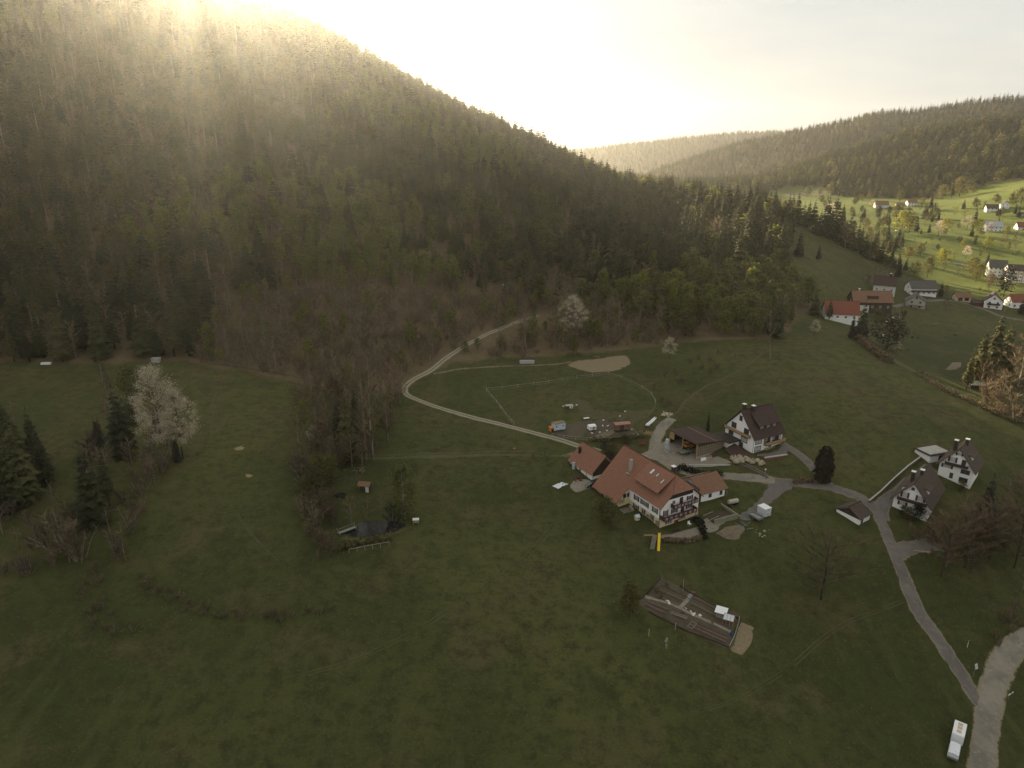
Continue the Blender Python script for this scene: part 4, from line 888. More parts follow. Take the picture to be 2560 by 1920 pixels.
R1 = white_house('gabled_house', 'white gabled house with dark shutters, balcony and garage behind the lane', (142.98, 201.45, 1.9), 47.6, 10.5, 9.36, 5.35, 11.2, T_dark,
  [(4.6, 9.0, 1.0, .9, wood_d, curtain), (6.1, 6.4, 1.3, 1.7, wood_d, curtain), (3.0, 6.0, 1.2, 2.0, None, wood_d), (7.2, 4.0, 2.0, 1.2, wood_d, curtain), (2.1, 3.4, 2.5, 1.5, None, glass), (5.6, .9, 1.0, 1.9, None, wood_d), (2.2, .6, 2.4, 1.6, None, black)],
  [(1.6, 7.9, 5.6)], [(3.2, 6.6), (6.5, 4.2)], [(3.0, 7.0, 1)])
R2 = white_house('gabled_house', 'white gabled house with red brown shutters and long roof nearest the lane', (120.62, 184.66, 0.05), 49.2, 16.8, 9.43, 4.0, 9.75, T_dark,
  [(4.9, 7.4, .9, .95, None, glass), (6.7, 4.6, 1.15, 1.7, wood_r, curtain), (2.6, 4.6, 1.3, 1.7, wood_r, curtain), (6.9, 1.9, 1.4, 1.2, wood_r, curtain), (2.4, 1.6, 2.0, 1.4, None, glass)],
  [(.6, 8.4, 3.9)], [(5.0, 6.4), (8.0, 4.7)], [(2.0, 6.0, -1), (3.5, 7.5, 1)])
gr = House('flat_garage', 'flat roofed double garage with pale roof behind the white houses', tuple(G(2322, 1157)), math.radians(18), False, 'garage')
gr.box('wall', (0, 0, -2), (8.6, 6, 2.4), W_white); gr.part('roof', MB().box((-.4, -.4, 2.4), (9.0, 6.4, 2.75)), wood_d); gr.box('roof_gravel', (.3, .3, 2.75), (8.3, 5.7, 2.80), conc)
gr.box('garage_door', (.4, -.08, -1.5), (3.3, -.01, 1.9), white_p); gr.box('opening', (3.8, -.07, -1.5), (8.0, -.01, 1.95), black)
gg = House('lane_garage', 'small white garage with dark tiled gable roof set into the slope by lane', (99.55, 181.74, -.36), math.radians(34.5), False, 'garage')
gg.walls(5.43, 7.2, 1.95, 3.95, W_white, -1.6); gg.gable_roof(5.43, 7.2, 1.75, 4.15, T_dark, .45, .4)
gg.part('gable_boards', MB().prism([(-.05, .05, 1.6), (-.05, 7.15, 1.9), (-.05, 3.6, 3.85)], (.045, 0, 0)), wood_d)
gg.box('door', (.9, -.08, -.4), (1.9, -.01, 1.6), wood_d); gg.box('door', (3.4, -.08, -.4), (5.0, -.01, 1.6), white_p); gg.box('base_course', (-.10, -.1, -1.6), (5.5, 7.25, -.95), conc)
# ---------------------------------------------------------------- houses of the hamlet and the far valley
def far_house(name, label, uv, yaw, L, W, he, zr, wall, roof, wins=(2, 3), group=None, extra=None, cat='house', frame=None, gable_win=True, dz=0):
    p = G(*uv, dz); h = House(name, label, tuple(p), math.radians(yaw), False, cat, group); k = (zr-he)/(W/2)
    h.walls(L, W, he, zr-.2, wall, -4); h.gable_roof(L, W, he-.7*k, zr, roof, .6, .7)
    rows, n = wins
    for r in range(rows):
        for i in range(n): h.window(('w', 0, -1), L*(i+.5)/n, .8+r*2.7, 1.2, 1.3, frame=frame or white_p, bars=1)
    if gable_win:
        for r in range(rows+1):
            for i in ((-.22, .22) if r < rows else (0,)): h.window(('s', 0, -1), W/2+W*i, .8+r*2.7, 1.1, 1.2, frame=frame or white_p, bars=1)
    if extra: extra(h)
    return h
def solar(h, s0, s1, w0, w1, ze, zr, W, mt=None):
    k = (zr-ze)/(W/2); f = lambda w: ze+w*k+.34
    h.part('solar_panel', MB().add([(s0, w0, f(w0)), (s1, w0, f(w0)), (s1, w1, f(w1)), (s0, w1, f(w1)), (s0, w0, f(w0)-.2), (s1, w0, f(w0)-.2), (s1, w1, f(w1)-.2), (s0, w1, f(w1)-.2)], [(0,1,2,3),(7,6,5,4),(0,4,5,1),(1,5,6,2),(2,6,7,3),(3,7,4,0)]), mt or metal_l)
def ex_solar(h): solar(h, 6.5, 11.0, 1.5, 4.0, 3.6, 8.6, 10.0)
far_house('hamlet_house', 'white house with bright red tiled roof at the forest edge', (2062, 797), -12, 17, 10, 3.6, 9.2, W_white, T_bright, (1, 4))
far_house('hamlet_house', 'long brown timbered house with red brown roof in the hamlet', (2132, 772), -6, 22, 11, 4.6, 9.8, wood_d, T_old, (1, 5), extra=lambda h: (h.box('lower_wall', (-.05, -.06, -4), (9, 11.06, 2.2), W_off), h.box('dormer', (8, 1.0, 5.2), (14, 5, 7.6), wood_d), h.chimney(4, 5.5, 8.5, 11, W_beige)))
far_house('hamlet_house', 'white house with dark red brown roof behind the timbered house', (2182, 727), -28, 13, 10, 4.6, 9.2, W_off, T_brown, (1, 3), extra=lambda h: h.chimney(9, 5, 8, 11.2, T_brown))
far_house('hamlet_house', 'white chalet with grey roof carrying a solar panel', (2277, 737), -3, 16.5, 10, 4.6, 8.6, W_white, T_grey, (1, 5), extra=lambda h: (solar(h, 6.5, 11.0, 1.8, 3.9, 4.05, 8.6, 10.0), h.balcony(('w', 0, -1), -.3, 16.6, 2.3, 1.3, wood_d, 5, None, .9)))
far_house('hamlet_house', 'beige house with grey roof and wide gable on the hamlet meadow', (2311, 774), 64, 9, 10.5, 4.8, 8.3, W_beige, T_grey, (2, 3), frame=wood_d, extra=lambda h: h.balcony(('s', 0, -1), 1, 9.5, 2.3, 1.2, W_beige, 5, None, .9))
def two_doors(h):
    for a in (.9, 5.0): h.box('garage_door', (a, -.08, 0), (a+2.8, -.01, 2.1), wood_d)
far_house('double_garage', 'low cream double garage with two dark doors in the hamlet', (2391, 752), -4, 9.2, 6, 2.7, 5.0, W_cream, T_old, (0, 0), cat='garage', extra=two_doors, gable_win=False)
far_house('timber_shed', 'long low reddish timber shed beside the double garage', (2433, 765), -8, 8, 4.5, 2.2, 3.2, wood_r, T_brown, (0, 0), cat='shed', gable_win=False)
far_house('hamlet_house', 'white gabled house with dark flower balconies below the big poplar', (2504, 775), 62, 9.5, 10, 5.2, 9.6, W_white, T_brown, (2, 2), frame=wood_d, extra=lambda h: h.balcony(('s', 0, -1), 1.5, 8.5, 2.9, 1.1, wood_d, 5, None, .9))
far_house('hamlet_house', 'white house with plain red roof at the end of the hamlet', (2528, 770), -4, 11, 9, 4.4, 8.2, W_white, T_bright, (2, 3), frame=wood_d)
far_house('apartment_house', 'sunlit white three storey house with grey hipped roof', (2469, 692), -22, 12, 11, 8.6, 12.8, W_white, T_grey, (3, 4), cat='building', extra=lambda h: (h.slope('canopy_roof', (-.6, -1.3, 7.6), (12.6, -1.3, 7.6), (-.6, 1.2, 9.3), (12.6, 1.2, 9.3), T_grey),))
def stripes(h):
    for k in range(8): h.box('facade_panel', (3.2*k+2.55, -.10, -1.5), (3.2*k+3.75, -.012, 9.0), W_orange)
far_house('apartment_block', 'long sunlit apartment block with orange facade panels and dark roof', (2518, 705), -17, 26, 13, 9.3, 12.6, W_white, T_dark, (3, 8), cat='building', extra=stripes)
far_house('valley_house', 'white house with pale metal roof on the sunlit slope', (2464, 579), -16, 15, 11, 5.6, 10.2, W_white, metal_l, (2, 4), extra=lambda h: solar(h, 5, 9.5, 1.2, 3.4, 4.9, 10.2, 11, T_bright))
far_house('valley_house', 'white house with red roof right of the metal roofed house', (2544, 575), -12, 13, 10, 3.4, 7.6, W_white, T_bright, (1, 4))
far_house('valley_house', 'pale farmhouse with red brown roof on the far sunny terrace', (2188, 520), -10, 17, 11, 4.4, 9.2, W_white, T_old, (2, 4))
far_house('valley_house', 'white house with short red roof beside the far farmhouse', (2269, 516), -8, 12, 10, 5.4, 8.8, W_white, T_old, (2, 3))
far_house('valley_barn', 'low tan barn between the two far terrace houses', (2241, 515), -6, 11, 6, 2.4, 4.4, W_orange, T_old, (0, 0), cat='barn', gable_win=False)
far_house('valley_house', 'white and red house on the upper sunny meadow', (2465, 531), -18, 12, 10, 5.2, 9.0, W_white, T_dark, (2, 3))
far_house('valley_house', 'small white gabled house near the upper meadow trees', (2523, 521), 66, 8, 9, 4.8, 8.6, W_white, T_dark, (2, 2))
far_house('garden_hut', 'tiny pale hut under the bright green valley trees', (2266, 571), -5, 5, 4, 2.0, 3.2, W_orange, T_old, (1, 1), cat='hut', gable_win=False)
far_house('garden_hut', 'low tan shed by the right hand upper meadow', (2548, 540), -10, 8, 5, 2.2, 3.6, W_off, T_grey, (0, 0), cat='hut', gable_win=False)
# ---------------------------------------------------------------- trees that stand alone or in rows
def th(u, v, px):
    p = hit(u, v); d = p[1]*CT-(p[2]-CAM_H)*ST; dep = math.atan2(CAM_H-p[2], p[1]); return px*d/FOC/max(math.cos(dep), .5)
F_dark = foliage('dark_yew', [(.024, .024, .015), (.032, .030, .018)], .1)
F_pale = foliage('pale_spring', [(.13, .135, .045), (.15, .145, .05)], .58)
F_purple = foliage('purple_twigs', [(.080, .060, .045), (.095, .070, .050)], .15)
F_gold = foliage('golden_buds', [(.20, .165, .06), (.17, .15, .05)], .35)
def T(name, kind, var, u, v, px, label, group=None, wid=1.0, crown=None, cat='tree', tilt=(0, 0)):
    p = G(u, v, -.15); return tree(name, kind, var, tuple(p), th(u, v, px), label, group, None, wid, cat, tilt, crown=crown)
T('cherry_tree', 'great_blossom', 0, 412, 1152, 222, 'tall white blossoming cherry beside the dark spruces', None, .80)
T('cherry_tree', 'great_blossom', 1, 458, 1146, 165, 'shorter white blossoming cherry leaning over the meadow', None, .95)
T('cherry_tree', 'great_blossom', 1, 1430, 850, 108, 'large white blossoming cherry at the foot of the wooded hill', None, 1.1)
T('cherry_tree', 'blossom', 0, 1673, 896, 52, 'small round white blossoming tree on the paddock edge', None, 1.1)
T('cherry_tree', 'blossom', 0, 787, 1115, 50, 'small blossoming tree among the stream bushes', None, 1.1)
T('cherry_tree', 'blossom', 1, 2035, 838, 38, 'pale blossoming bush tree below the red roofed house', None, 1.2)
T('cherry_tree', 'blossom', 0, 917, 1090, 40, 'thin blossoming tree between the bare stream trees', None, .9)
for u, v, px, lab in ((310, 1140, 205, 'dark spruce behind the tall blossoming cherry'), (238, 1312, 235, 'dark spruce with pale trunk above the rough bank'), (275, 1265, 170, 'dark spruce right of the pale trunked spruce'), (45, 1272, 225, 'tall dark spruce of the pair at the meadow corner'), (66, 1255, 240, 'second tall dark spruce of the meadow corner pair'), (330, 1060, 110, 'young dark spruce at the back of the cherry clump')):
    T('meadow_spruce', 'conifer', int(u) % 4, u, v, px*.85, lab, 'spruces on the left meadow', .95, None)
T('leafy_tree', 'broadleaf', 0, 335, 1010, 90, 'olive green tree behind the blossoming cherry', None, .9)
for i, (u, v, px, w) in enumerate(((200, 1400, 75, 1.3), (290, 1390, 70, 1.3), (160, 1380, 90, 1.2), (330, 1330, 60, 1.2), (110, 1360, 80, 1.2), (370, 1200, 60, 1.1), (400, 1180, 70, 1.1))):
    T('thicket_bush', 'scrub', i, u, v, px, 'leafless brown bush in the thicket on the left meadow', 'bushes on the left meadow', w, F_bare, 'bush')
# along the stream
for i, (u, v, px, k, w, lab, gp) in enumerate(((872, 1155, 200, 'conifer', .72, 'dark spruce on the stream between the meadows', 0), (895, 1120, 165, 'conifer', .7, 'dark spruce behind the stream spruce', 0), (850, 1130, 140, 'conifer', .7, 'lower dark spruce of the stream clump', 0),
  (932, 1152, 265, 'bare_tree', .75, 'tallest pale leafless tree of the stream clump', 0), (916, 1150, 240, 'bare_tree', .7, 'pale forked leafless tree beside the stream spruces', 0), (780, 990, 110, 'bare_tree', .8, 'pale leafless tree at the meadow top', 0), (970, 1110, 150, 'bare_tree', .8, 'leafless tree on the right edge of the stream clump', 0),
  (840, 960, 150, 'bare_tree', .7, 'thin leafless tree above the stream spruces', 0), (820, 1090, 90, 'bare_tree', 1.0, 'short leafless tree left of the stream spruces', 0), (985, 1040, 120, 'copper_tree', .8, 'reddish leafless tree by the track bend', 0), (1000, 1010, 100, 'copper_tree', .9, 'reddish tree beside the end of the field track', 0), (960, 1060, 120, 'copper_tree', .9, 'brown leafless tree behind the stream clump', 0), (890, 1010, 110, 'bare_tree', .9, 'leafless tree at the head of the stream', 0))):
    T('stream_tree', k, i, u, v, px, lab, 'trees along the stream', w)
for i, (u, v, px, k, m_, lab) in enumerate(((795, 1215, 75, 'broadleaf', F_pale, 'pale green willow bush by the stream'), (830, 1210, 70, 'broadleaf', F_pale, 'pale green willow bush beside the small pond'), (765, 1200, 60, 'scrub', F_purple, 'purplish leafless bush by the stream'), (745, 1180, 50, 'scrub', F_purple, 'low purplish bush at the meadow edge'), (760, 1235, 35, 'broadleaf', F_pale, 'small bright green bush on the stream bank'),
   (760, 1290, 50, 'scrub', F_bare, 'brown bush below the small pond'), (790, 1320, 60, 'scrub', F_bare, 'brown bush left of the pond'), (805, 1370, 50, 'scrub', F_bare, 'brown bush at the lower end of the pond'), (880, 1312, 62, 'copper_tree', F_bare, 'wide leafless willow overhanging the pond'), (920, 1304, 58, 'copper_tree', F_bare, 'leafless willow at the middle of the pond'), (955, 1300, 70, 'bare_tree', F_bare, 'leafless tree beside the pond birch'), (980, 1302, 45, 'scrub', F_dark, 'dark bush under the pond birch'),
   (1310, 1150, 32, 'bare_tree', F_pale, 'small budding tree on the ditch bank'), (1335, 1148, 22, 'scrub', F_pale, 'green bush on the ditch bank'), (1365, 1150, 22, 'scrub', F_pale, 'green bush right of the ditch tree'))):
    T('stream_bush' if k == 'scrub' else 'stream_tree', k, i, u, v, px, lab, None, 1.25 if k != 'bare_tree' else .9, m_, 'bush' if k == 'scrub' else 'tree')
T('weeping_birch', 'weeping', 0, 1012, 1298, 136, 'slender pale green weeping birch standing by the pond', None, 1.15, F_pale)
T('garden_tree', 'broadleaf', 0, 1514, 1310, 62, 'round olive tree in front of the farmhouse barn end', None, 1.3, F_mix)
T('garden_tree', 'broadleaf', 1, 1572, 1545, 82, 'olive bush tree at the corner of the kitchen garden', None, 1.1, F_mix)
T('apple_tree', 'round_bare', 0, 2052, 1498, 140, 'leafless fruit tree on the meadow below the lane', None, 1.35, foliage('budding_twigs', [(.14, .12, .06), (.12, .10, .055)], .2))
T('leaning_tree', 'bare_tree', 1, 1926, 905, 125, 'leaning pale trunked leafless tree at the forest edge', None, .7, None, 'tree', (0, .12))
T('leafy_bush', 'broadleaf', 1, 1434, 890, 55, 'green bush below the large hillside cherry', None, .9, F_pale)
T('columnar_tree', 'conifer', 1, 1769, 1080, 58, 'narrow dark columnar cypress behind the machinery barn', None, .55, F_dark)
def yew(u, v, px, w, label):
    random.seed(int(u)); p = G(u, v, -.1); h = th(u, v, px); e = tag(empty('clipped_yew', p), label, 'tree'); c = MB()
    MB().tube([(0, 0, -.3), (0, 0, h*.5)], .2, 6).build('trunk', bark, e)
    for i in range(1500):
        q = rnd(0, 1); a = rnd(0, 6.28); r = w*h*.5*(math.sin(math.pi*(.20+.74*q))**.6)*(1-.15*q)*rnd(.78, 1.22)*(1+.12*math.sin(a*5+q*17)+.08*math.sin(a*3-q*29)); pt = Vector((math.cos(a)*r, math.sin(a)*r, .15+q*h))
        n = Vector((math.cos(a), math.sin(a), rnd(-.4, .5))); s = n.cross(Vector((0, 0, 1))).normalized()*rnd(.2, .4); up = Vector((rnd(-.1, .1), rnd(-.1, .1), rnd(.3, .55)))
        c.add([pt-s, pt+s, pt+s*.6+up+n*.08, pt-s*.6+up+n*.08], [(0, 1, 2, 3)])
    for k in range(8):
        z0, z1 = k/8, (k+1)/8; f = lambda q: w*h*.5*(math.sin(math.pi*(.20+.74*q))**.6)*(1-.15*q)*.84; c.tube([(0, 0, .1+z0*h), (0, 0, .1+z1*h)], [f(z0), f(z1)], 9, k == 7)
    c.build('crown', foliage('yew_needles', [(.040, .034, .022), (.048, .040, .026)], .12), e, fix=False)
yew(2055, 1203, 80, .5, 'big dark clipped yew beside the driveway fork')
for i, (u, v, px) in enumerate(((1968, 556, 75), (1990, 562, 88), (2006, 566, 66), (2030, 576, 82), (2048, 582, 60), (2062, 592, 112), (2082, 600, 122), (2100, 612, 96), (2118, 620, 92), (2140, 630, 82), (2160, 640, 68), (2180, 650, 78), (2200, 656, 64), (2225, 668, 60), (2243, 674, 50), (2262, 682, 42), (1978, 552, 70), (2018, 570, 74), (2040, 586, 58), (2072, 598, 84), (2092, 606, 80), (2110, 618, 70), (2130, 622, 74), (2150, 636, 62), (2170, 648, 58), (2190, 652, 56), (2212, 664, 48), (2234, 676, 40))):
    T('row_spruce', 'conifer', i, u, v, px*.92, 'dark spruce in the row along the meadow ridge', 'spruces in the row along the meadow ridge', 1.25)
for i, (u, v, px, k, m_, lab) in enumerate(((2285, 692, 38, 'broadleaf', F_mix, 'brown green tree at the lower end of the spruce row'), (2318, 694, 50, 'broadleaf', F_mix, 'loose tree at the foot of the sunlit slope'), (2112, 622, 62, 'copper_tree', None, 'reddish tree inside the spruce row'), (2045, 655, 46, 'conifer', F_dark, 'lone dark spruce on the shaded meadow'), (1996, 645, 70, 'conifer', F_dark, 'dark spruce at the top of the shaded meadow'),
  (2190, 700, 38, 'copper_tree', F_bare, 'wide brown tree behind the timbered house'), (2215, 702, 44, 'copper_tree', F_bare, 'brown tree beside the dark spruce above the hamlet'), (2243, 702, 58, 'conifer', F_dark, 'dark spruce above the hamlet'), (2168, 705, 26, 'scrub', F_bare, 'low brown bush above the hamlet'), (2128, 690, 30, 'bare_tree', F_bare, 'leafless bush tree on the shaded meadow'),
  (2036, 790, 68, 'conifer', None, 'spruce left of the bright red roof'), (2072, 800, 56, 'conifer', None, 'spruce in front of the bright red roof'), (2150, 850, 98, 'conifer', F_dark, 'big dark spruce below the timbered house'), (2128, 845, 60, 'conifer', F_dark, 'smaller dark spruce left of the big hamlet spruce'), (2217, 872, 78, 'broadleaf', F_dark, 'wide dark pine on the hamlet meadow'), (2242, 880, 26, 'blossom', None, 'low white blossoming bush under the wide pine'),
  (2190, 815, 40, 'broadleaf', F_mix, 'olive garden tree below the timbered house'), (2255, 800, 28, 'scrub', F_dark, 'dark hedge bush in the hamlet garden'), (2362, 778, 32, 'copper_tree', F_purple, 'dark reddish bush beside the beige house'), (2365, 735, 22, 'broadleaf', F_yel, 'yellow green bush beside the solar roofed chalet'), (2350, 742, 40, 'conifer', F_dark, 'dark thuja at the end of the solar roofed chalet'), (2508, 742, 72, 'broadleaf', F_dark, 'dark rounded poplar in front of the apartment block'), (2552, 785, 42, 'conifer', F_dark, 'dark spruce in front of the last hamlet house'))):
    T({'conifer': 'hamlet_spruce', 'broadleaf': 'hamlet_tree', 'scrub': 'hamlet_bush', 'blossom': 'blossom_bush'}.get(k, 'hamlet_tree'), k, i, u, v, px, lab, None, 1.5 if 'wide' in lab else 1.1, m_, 'bush' if 'bush' in lab else 'tree')
# sunlit valley floor
for i, (u, v, px, k, m_, lab) in enumerate(((2252, 582, 52, 'broadleaf', F_yel, 'tall bright green tree on the sunlit valley edge'), (2273, 580, 42, 'broadleaf', F_gold, 'round golden brown tree beside the bright green tree'), (2290, 578, 36, 'conifer', F_dark, 'dark spruce beside the golden brown tree'), (2313, 568, 26, 'copper_tree', F_gold, 'small golden leafless tree on the valley meadow'), (2322, 582, 26, 'conifer', F_dark, 'dark squat spruce below the golden tree'),
  (2345, 590, 38, 'blossom', F_bpk, 'cream pink blossoming tree on the valley terrace'), (2360, 580, 34, 'broadleaf', F_yel, 'fresh green tree behind the cream blossoming tree'), (2380, 578, 32, 'bare_tree', F_gold, 'loose golden tree on the valley terrace'), (2417, 574, 34, 'blossom', None, 'pale blossoming tree left of the tall spruce'), (2434, 570, 54, 'conifer', None, 'tall spruce by the metal roofed house'), (2444, 576, 30, 'broadleaf', F_yel, 'fresh green tree left of the metal roofed house'),
  (2476, 580, 24, 'blossom', F_bpk, 'pink blossoming bush in front of the metal roofed house'), (2510, 612, 36, 'copper_tree', F_bare, 'brown leafless orchard tree'), (2538, 622, 40, 'copper_tree', F_bare, 'brown orchard tree with rounded crown'), (2470, 622, 30, 'broadleaf', F_yel, 'yellow green rounded tree in the orchard'), (2414, 645, 30, 'blossom', F_bpk, 'round pink blossoming tree on the lower meadow'), (2358, 662, 40, 'broadleaf', F_yel, 'yellow green tree below the cream blossoms'), (2385, 650, 24, 'copper_tree', F_gold, 'small golden tree on the lower meadow'),
  (2430, 690, 46, 'broadleaf', F_gold, 'round golden tree left of the three storey house'), (2448, 696, 36, 'broadleaf', F_yel, 'yellow green tree beside the three storey house'), (2467, 662, 32, 'conifer', F_dark, 'thin dark cypress behind the three storey house'), (2478, 690, 14, 'scrub', F_dark, 'dark round shrub against the three storey house'), (2450, 640, 20, 'scrub', F_mix, 'olive shrub on the lower meadow'), (2300, 640, 32, 'broadleaf', F_gold, 'golden tree behind the spruce row'), (2270, 650, 34, 'broadleaf', F_gold, 'golden brown tree at the spruce row end'), (2325, 655, 30, 'bare_tree', F_gold, 'loose golden tree below the spruce row'),
  (2355, 500, 36, 'broadleaf', F_gold, 'golden green tree at the foot of the far forest'), (2378, 495, 44, 'conifer', None, 'spruce at the foot of the far forest'), (2398, 492, 46, 'broadleaf', F_gold, 'tall golden tree at the foot of the far forest'), (2432, 486, 24, 'broadleaf', F_mix, 'small olive tree on the far forest edge'), (2312, 545, 46, 'conifer', None, 'spruce in the hedge below the far terrace'), (2325, 550, 40, 'conifer', None, 'spruce right of the hedge spruce'), (2335, 548, 30, 'broadleaf', F_mix, 'olive tree in the hedge below the far terrace'), (2345, 555, 30, 'conifer', None, 'small spruce at the right end of the hedge'),
  (2408, 522, 26, 'conifer', F_dark, 'dark spruce on the sunny meadow'), (2530, 505, 30, 'conifer', F_dark, 'dark spruce above the small white gabled house'), (2552, 510, 38, 'broadleaf', F_mix, 'olive tree at the upper meadow edge'), (2248, 506, 28, 'broadleaf', F_mix, 'green tree between the far terrace houses'), (2304, 516, 20, 'broadleaf', F_pale, 'pale round tree beside the far white house'), (2325, 528, 44, 'conifer', None, 'tall spruce right of the far white house'), (2180, 520, 20, 'blossom', None, 'white bush at the far farmhouse'), (2075, 545, 36, 'blossom', F_bpk, 'pale blossoming tree behind the ridge row'), (2500, 560, 22, 'scrub', F_gold, 'golden shrub beside the metal roofed house'), (2530, 560, 26, 'bare_tree', F_bare, 'leafless tree behind the red roofed valley house'), (2385, 545, 28, 'copper_tree', F_gold, 'golden budding hedge tree'), (2410, 548, 26, 'copper_tree', F_gold, 'pinkish budding hedge tree'), (2270, 545, 26, 'broadleaf', F_mix, 'shaded tree below the far terrace'), (2240, 550, 24, 'broadleaf', F_mix, 'shaded bush left of the terrace hedge'), (2020, 492, 26, 'broadleaf', F_mix, 'tree beside the far bright meadow'), (2050, 490, 20, 'broadleaf', F_gold, 'golden tree on the far bright meadow'))):
    T({'conifer': 'valley_spruce', 'scrub': 'valley_shrub', 'blossom': 'blossom_tree'}.get(k, 'valley_tree'), k, i, u, v, px, lab, None, 1.35 if k in ('broadleaf', 'copper_tree', 'blossom') else 1.05, m_, 'bush' if k == 'scrub' else 'tree')
# right hand side, nearer
for i, (u, v, px, k, m_, w, lab) in enumerate(((2440, 965, 145, 'conifer', F_mix, .95, 'larch of the group catching sun on the right slope'), (2472, 955, 185, 'conifer', None, .9, 'tallest larch of the sunlit group on the right'), (2500, 955, 155, 'conifer', None, 1.0, 'dark spruce in the sunlit right group'), (2415, 975, 105, 'conifer', F_mix, .9, 'shorter larch at the left end of the right group'), (2535, 1005, 140, 'copper_tree', F_bare, 1.2, 'brown leafless tree of the right group'), (2562, 1000, 150, 'copper_tree', None, 1.2, 'reddish leafless tree at the end of the right group'), (2500, 1015, 90, 'bare_tree', F_bare, 1.3, 'low leafless tree in front of the right group'), (2470, 1010, 70, 'scrub', F_bare, 1.4, 'brown bush in front of the right group'), (2540, 1050, 80, 'scrub', F_bare, 1.4, 'brown thicket bush at the right meadow edge'),
  (2352, 1440, 130, 'round_bare', F_bare, 1.0, 'dark leafless tree right of the nearer white house'), (2410, 1420, 140, 'round_bare', F_bare, 1.0, 'tall dark leafless tree behind the lane bend'), (2470, 1400, 135, 'round_bare', F_bare, 1.0, 'leafless tree right of the tall dark one'), (2450, 1340, 150, 'conifer', F_dark, 1.2, 'dark spruce right of the white houses'), (2535, 1420, 140, 'round_bare', F_bare, 1.1, 'big leafless tree above the valley road'), (2556, 1330, 115, 'round_bare', F_bare, 1.1, 'leafless tree on the right meadow'), (2400, 1330, 90, 'bare_tree', F_bare, 1.2, 'leafless garden tree beside the white houses'), (2330, 1360, 70, 'scrub', F_bare, 1.3, 'brown garden bush beside the lane path'),
  (2268, 1300, 32, 'broadleaf', F_mix, 1.3, 'leafy bush below the balcony of the nearer white house'), (2290, 1300, 40, 'broadleaf', F_dark, 1.1, 'dark evergreen bush at the nearer white house'), (2255, 1290, 26, 'broadleaf', F_dark, 1.3, 'dark bush at the corner of the nearer white house'), (2290, 1345, 34, 'scrub', F_bare, 1.4, 'round brown hedge bush at the lane side'), (2400, 1230, 30, 'broadleaf', F_mix, 1.2, 'olive bush at the garden wall of the white house'))):
    T({'conifer': 'slope_spruce', 'scrub': 'slope_bush'}.get(k, 'slope_tree'), k, i, u, v, px, lab, None, w, m_, 'bush' if k == 'scrub' else 'tree')
# old spruces standing above the younger wood on the spur
random.seed(77)
for i in range(46):
    u = rnd(1500, 1955); v = rnd(560, 730)-(u-1500)*.10; p = G(u, v, -.3)
    tree('old_spruce', 'conifer', i, tuple(p), rnd(24, 35), 'tall old spruce rising above the wood on the spur', 'old spruces on the spur', None, rnd(.95, 1.35))
for i in range(34):
    u = rnd(1560, 1960); v = rnd(690, 800); p = G(u, v, -.3)
    tree('spur_birch', 'birch', i, tuple(p), rnd(14, 20), 'bright green birch on the sunny foot of the spur', 'birches on the spur foot', None, rnd(1.0, 1.4), crown=F_pale if i % 3 else F_yel)
for i in range(26):
    u = rnd(1080, 1420); v = rnd(500, 680); p = G(u, v, -.3)
    tree('slope_birch', 'birch', i, tuple(p), rnd(13, 19), 'pale green birch standing out on the middle slope', 'birches on the middle slope', None, rnd(1.1, 1.5), crown=F_pale)
for i in range(14):
    u = rnd(1000, 1460); v = rnd(800, 890); p = G(u, v, -.2)
    tree('clearing_sapling', 'broadleaf', i, tuple(p), rnd(5, 8), 'pale green sapling on the brushwood clearing', 'saplings on the clearing', None, 1.1, crown=F_pale)
# thickets: each bush stands for itself
def thicket(name, poly, n, kinds, label, group, seed, mats=(None,), cat='bush'):
    random.seed(seed); us = [p[0] for p in poly]; vs_ = [p[1] for p in poly]; k = 0
    while k < n:
        u, v = rnd(min(us), max(us)), rnd(min(vs_), max(vs_))
        if not inpoly([u], [v], poly)[0]: continue
        kd, h0, h1 = random.choice(kinds); p = G(u, v, -.15); tree(name, kd, k, tuple(p), rnd(h0, h1), label, group, None, rnd(.9, 1.3), cat, crown=random.choice(mats)); random.seed(seed+k*13+1); k += 1
thicket('stream_thicket', [(740,955),(1000,985),(985,1060),(955,1140),(900,1170),(880,1200),(800,1180),(740,1180),(760,1080),(735,1000)], 84, [('scrub', 4, 8), ('bare_tree', 9, 16), ('scrub', 3, 6), ('round_bare', 6, 11), ('birch', 8, 12)], 'leafless brown bush in the thicket along the stream', 'bushes in the stream thicket', 301, (F_bare, None, F_bare))
thicket('bank_thicket', [(745,1190),(800,1200),(850,1260),(845,1300),(830,1400),(790,1400),(760,1300)], 34, [('scrub', 2.5, 5), ('round_bare', 4, 6)], 'low brown bush on the bank left of the pond', 'bushes left of the pond', 302, (F_bare, F_purple, None))
thicket('corner_thicket', [(0,1290),(120,1270),(230,1300),(330,1200),(420,1160),(380,1260),(330,1400),(180,1440),(0,1440)], 34, [('scrub', 3, 6), ('bare_tree', 6, 10)], 'leafless bush in the dark thicket under the meadow spruces', 'bushes under the meadow spruces', 303, (F_bare, F_purple))
thicket('bramble_bush', [(1620,940),(1700,905),(1850,868),(1905,872),(1800,925),(1700,990),(1655,1030)], 34, [('scrub', 1.2, 3.2)], 'low reddish bramble on the bank beside the upper track', 'brambles beside the upper track', 304, (None, F_mix, F_bare))
thicket('lane_thicket', [(2350,1300),(2430,1240),(2560,1200),(2560,1480),(2480,1500),(2380,1470),(2340,1420)], 20, [('round_bare', 7, 12), ('bare_tree', 8, 12), ('scrub', 4, 7)], 'dark leafless tree in the wood right of the white houses', 'leafless trees right of the white houses', 305, (foliage('olive_twigs', [(.125, .102, .062), (.145, .115, .07)], .3), F_bare), 'tree')
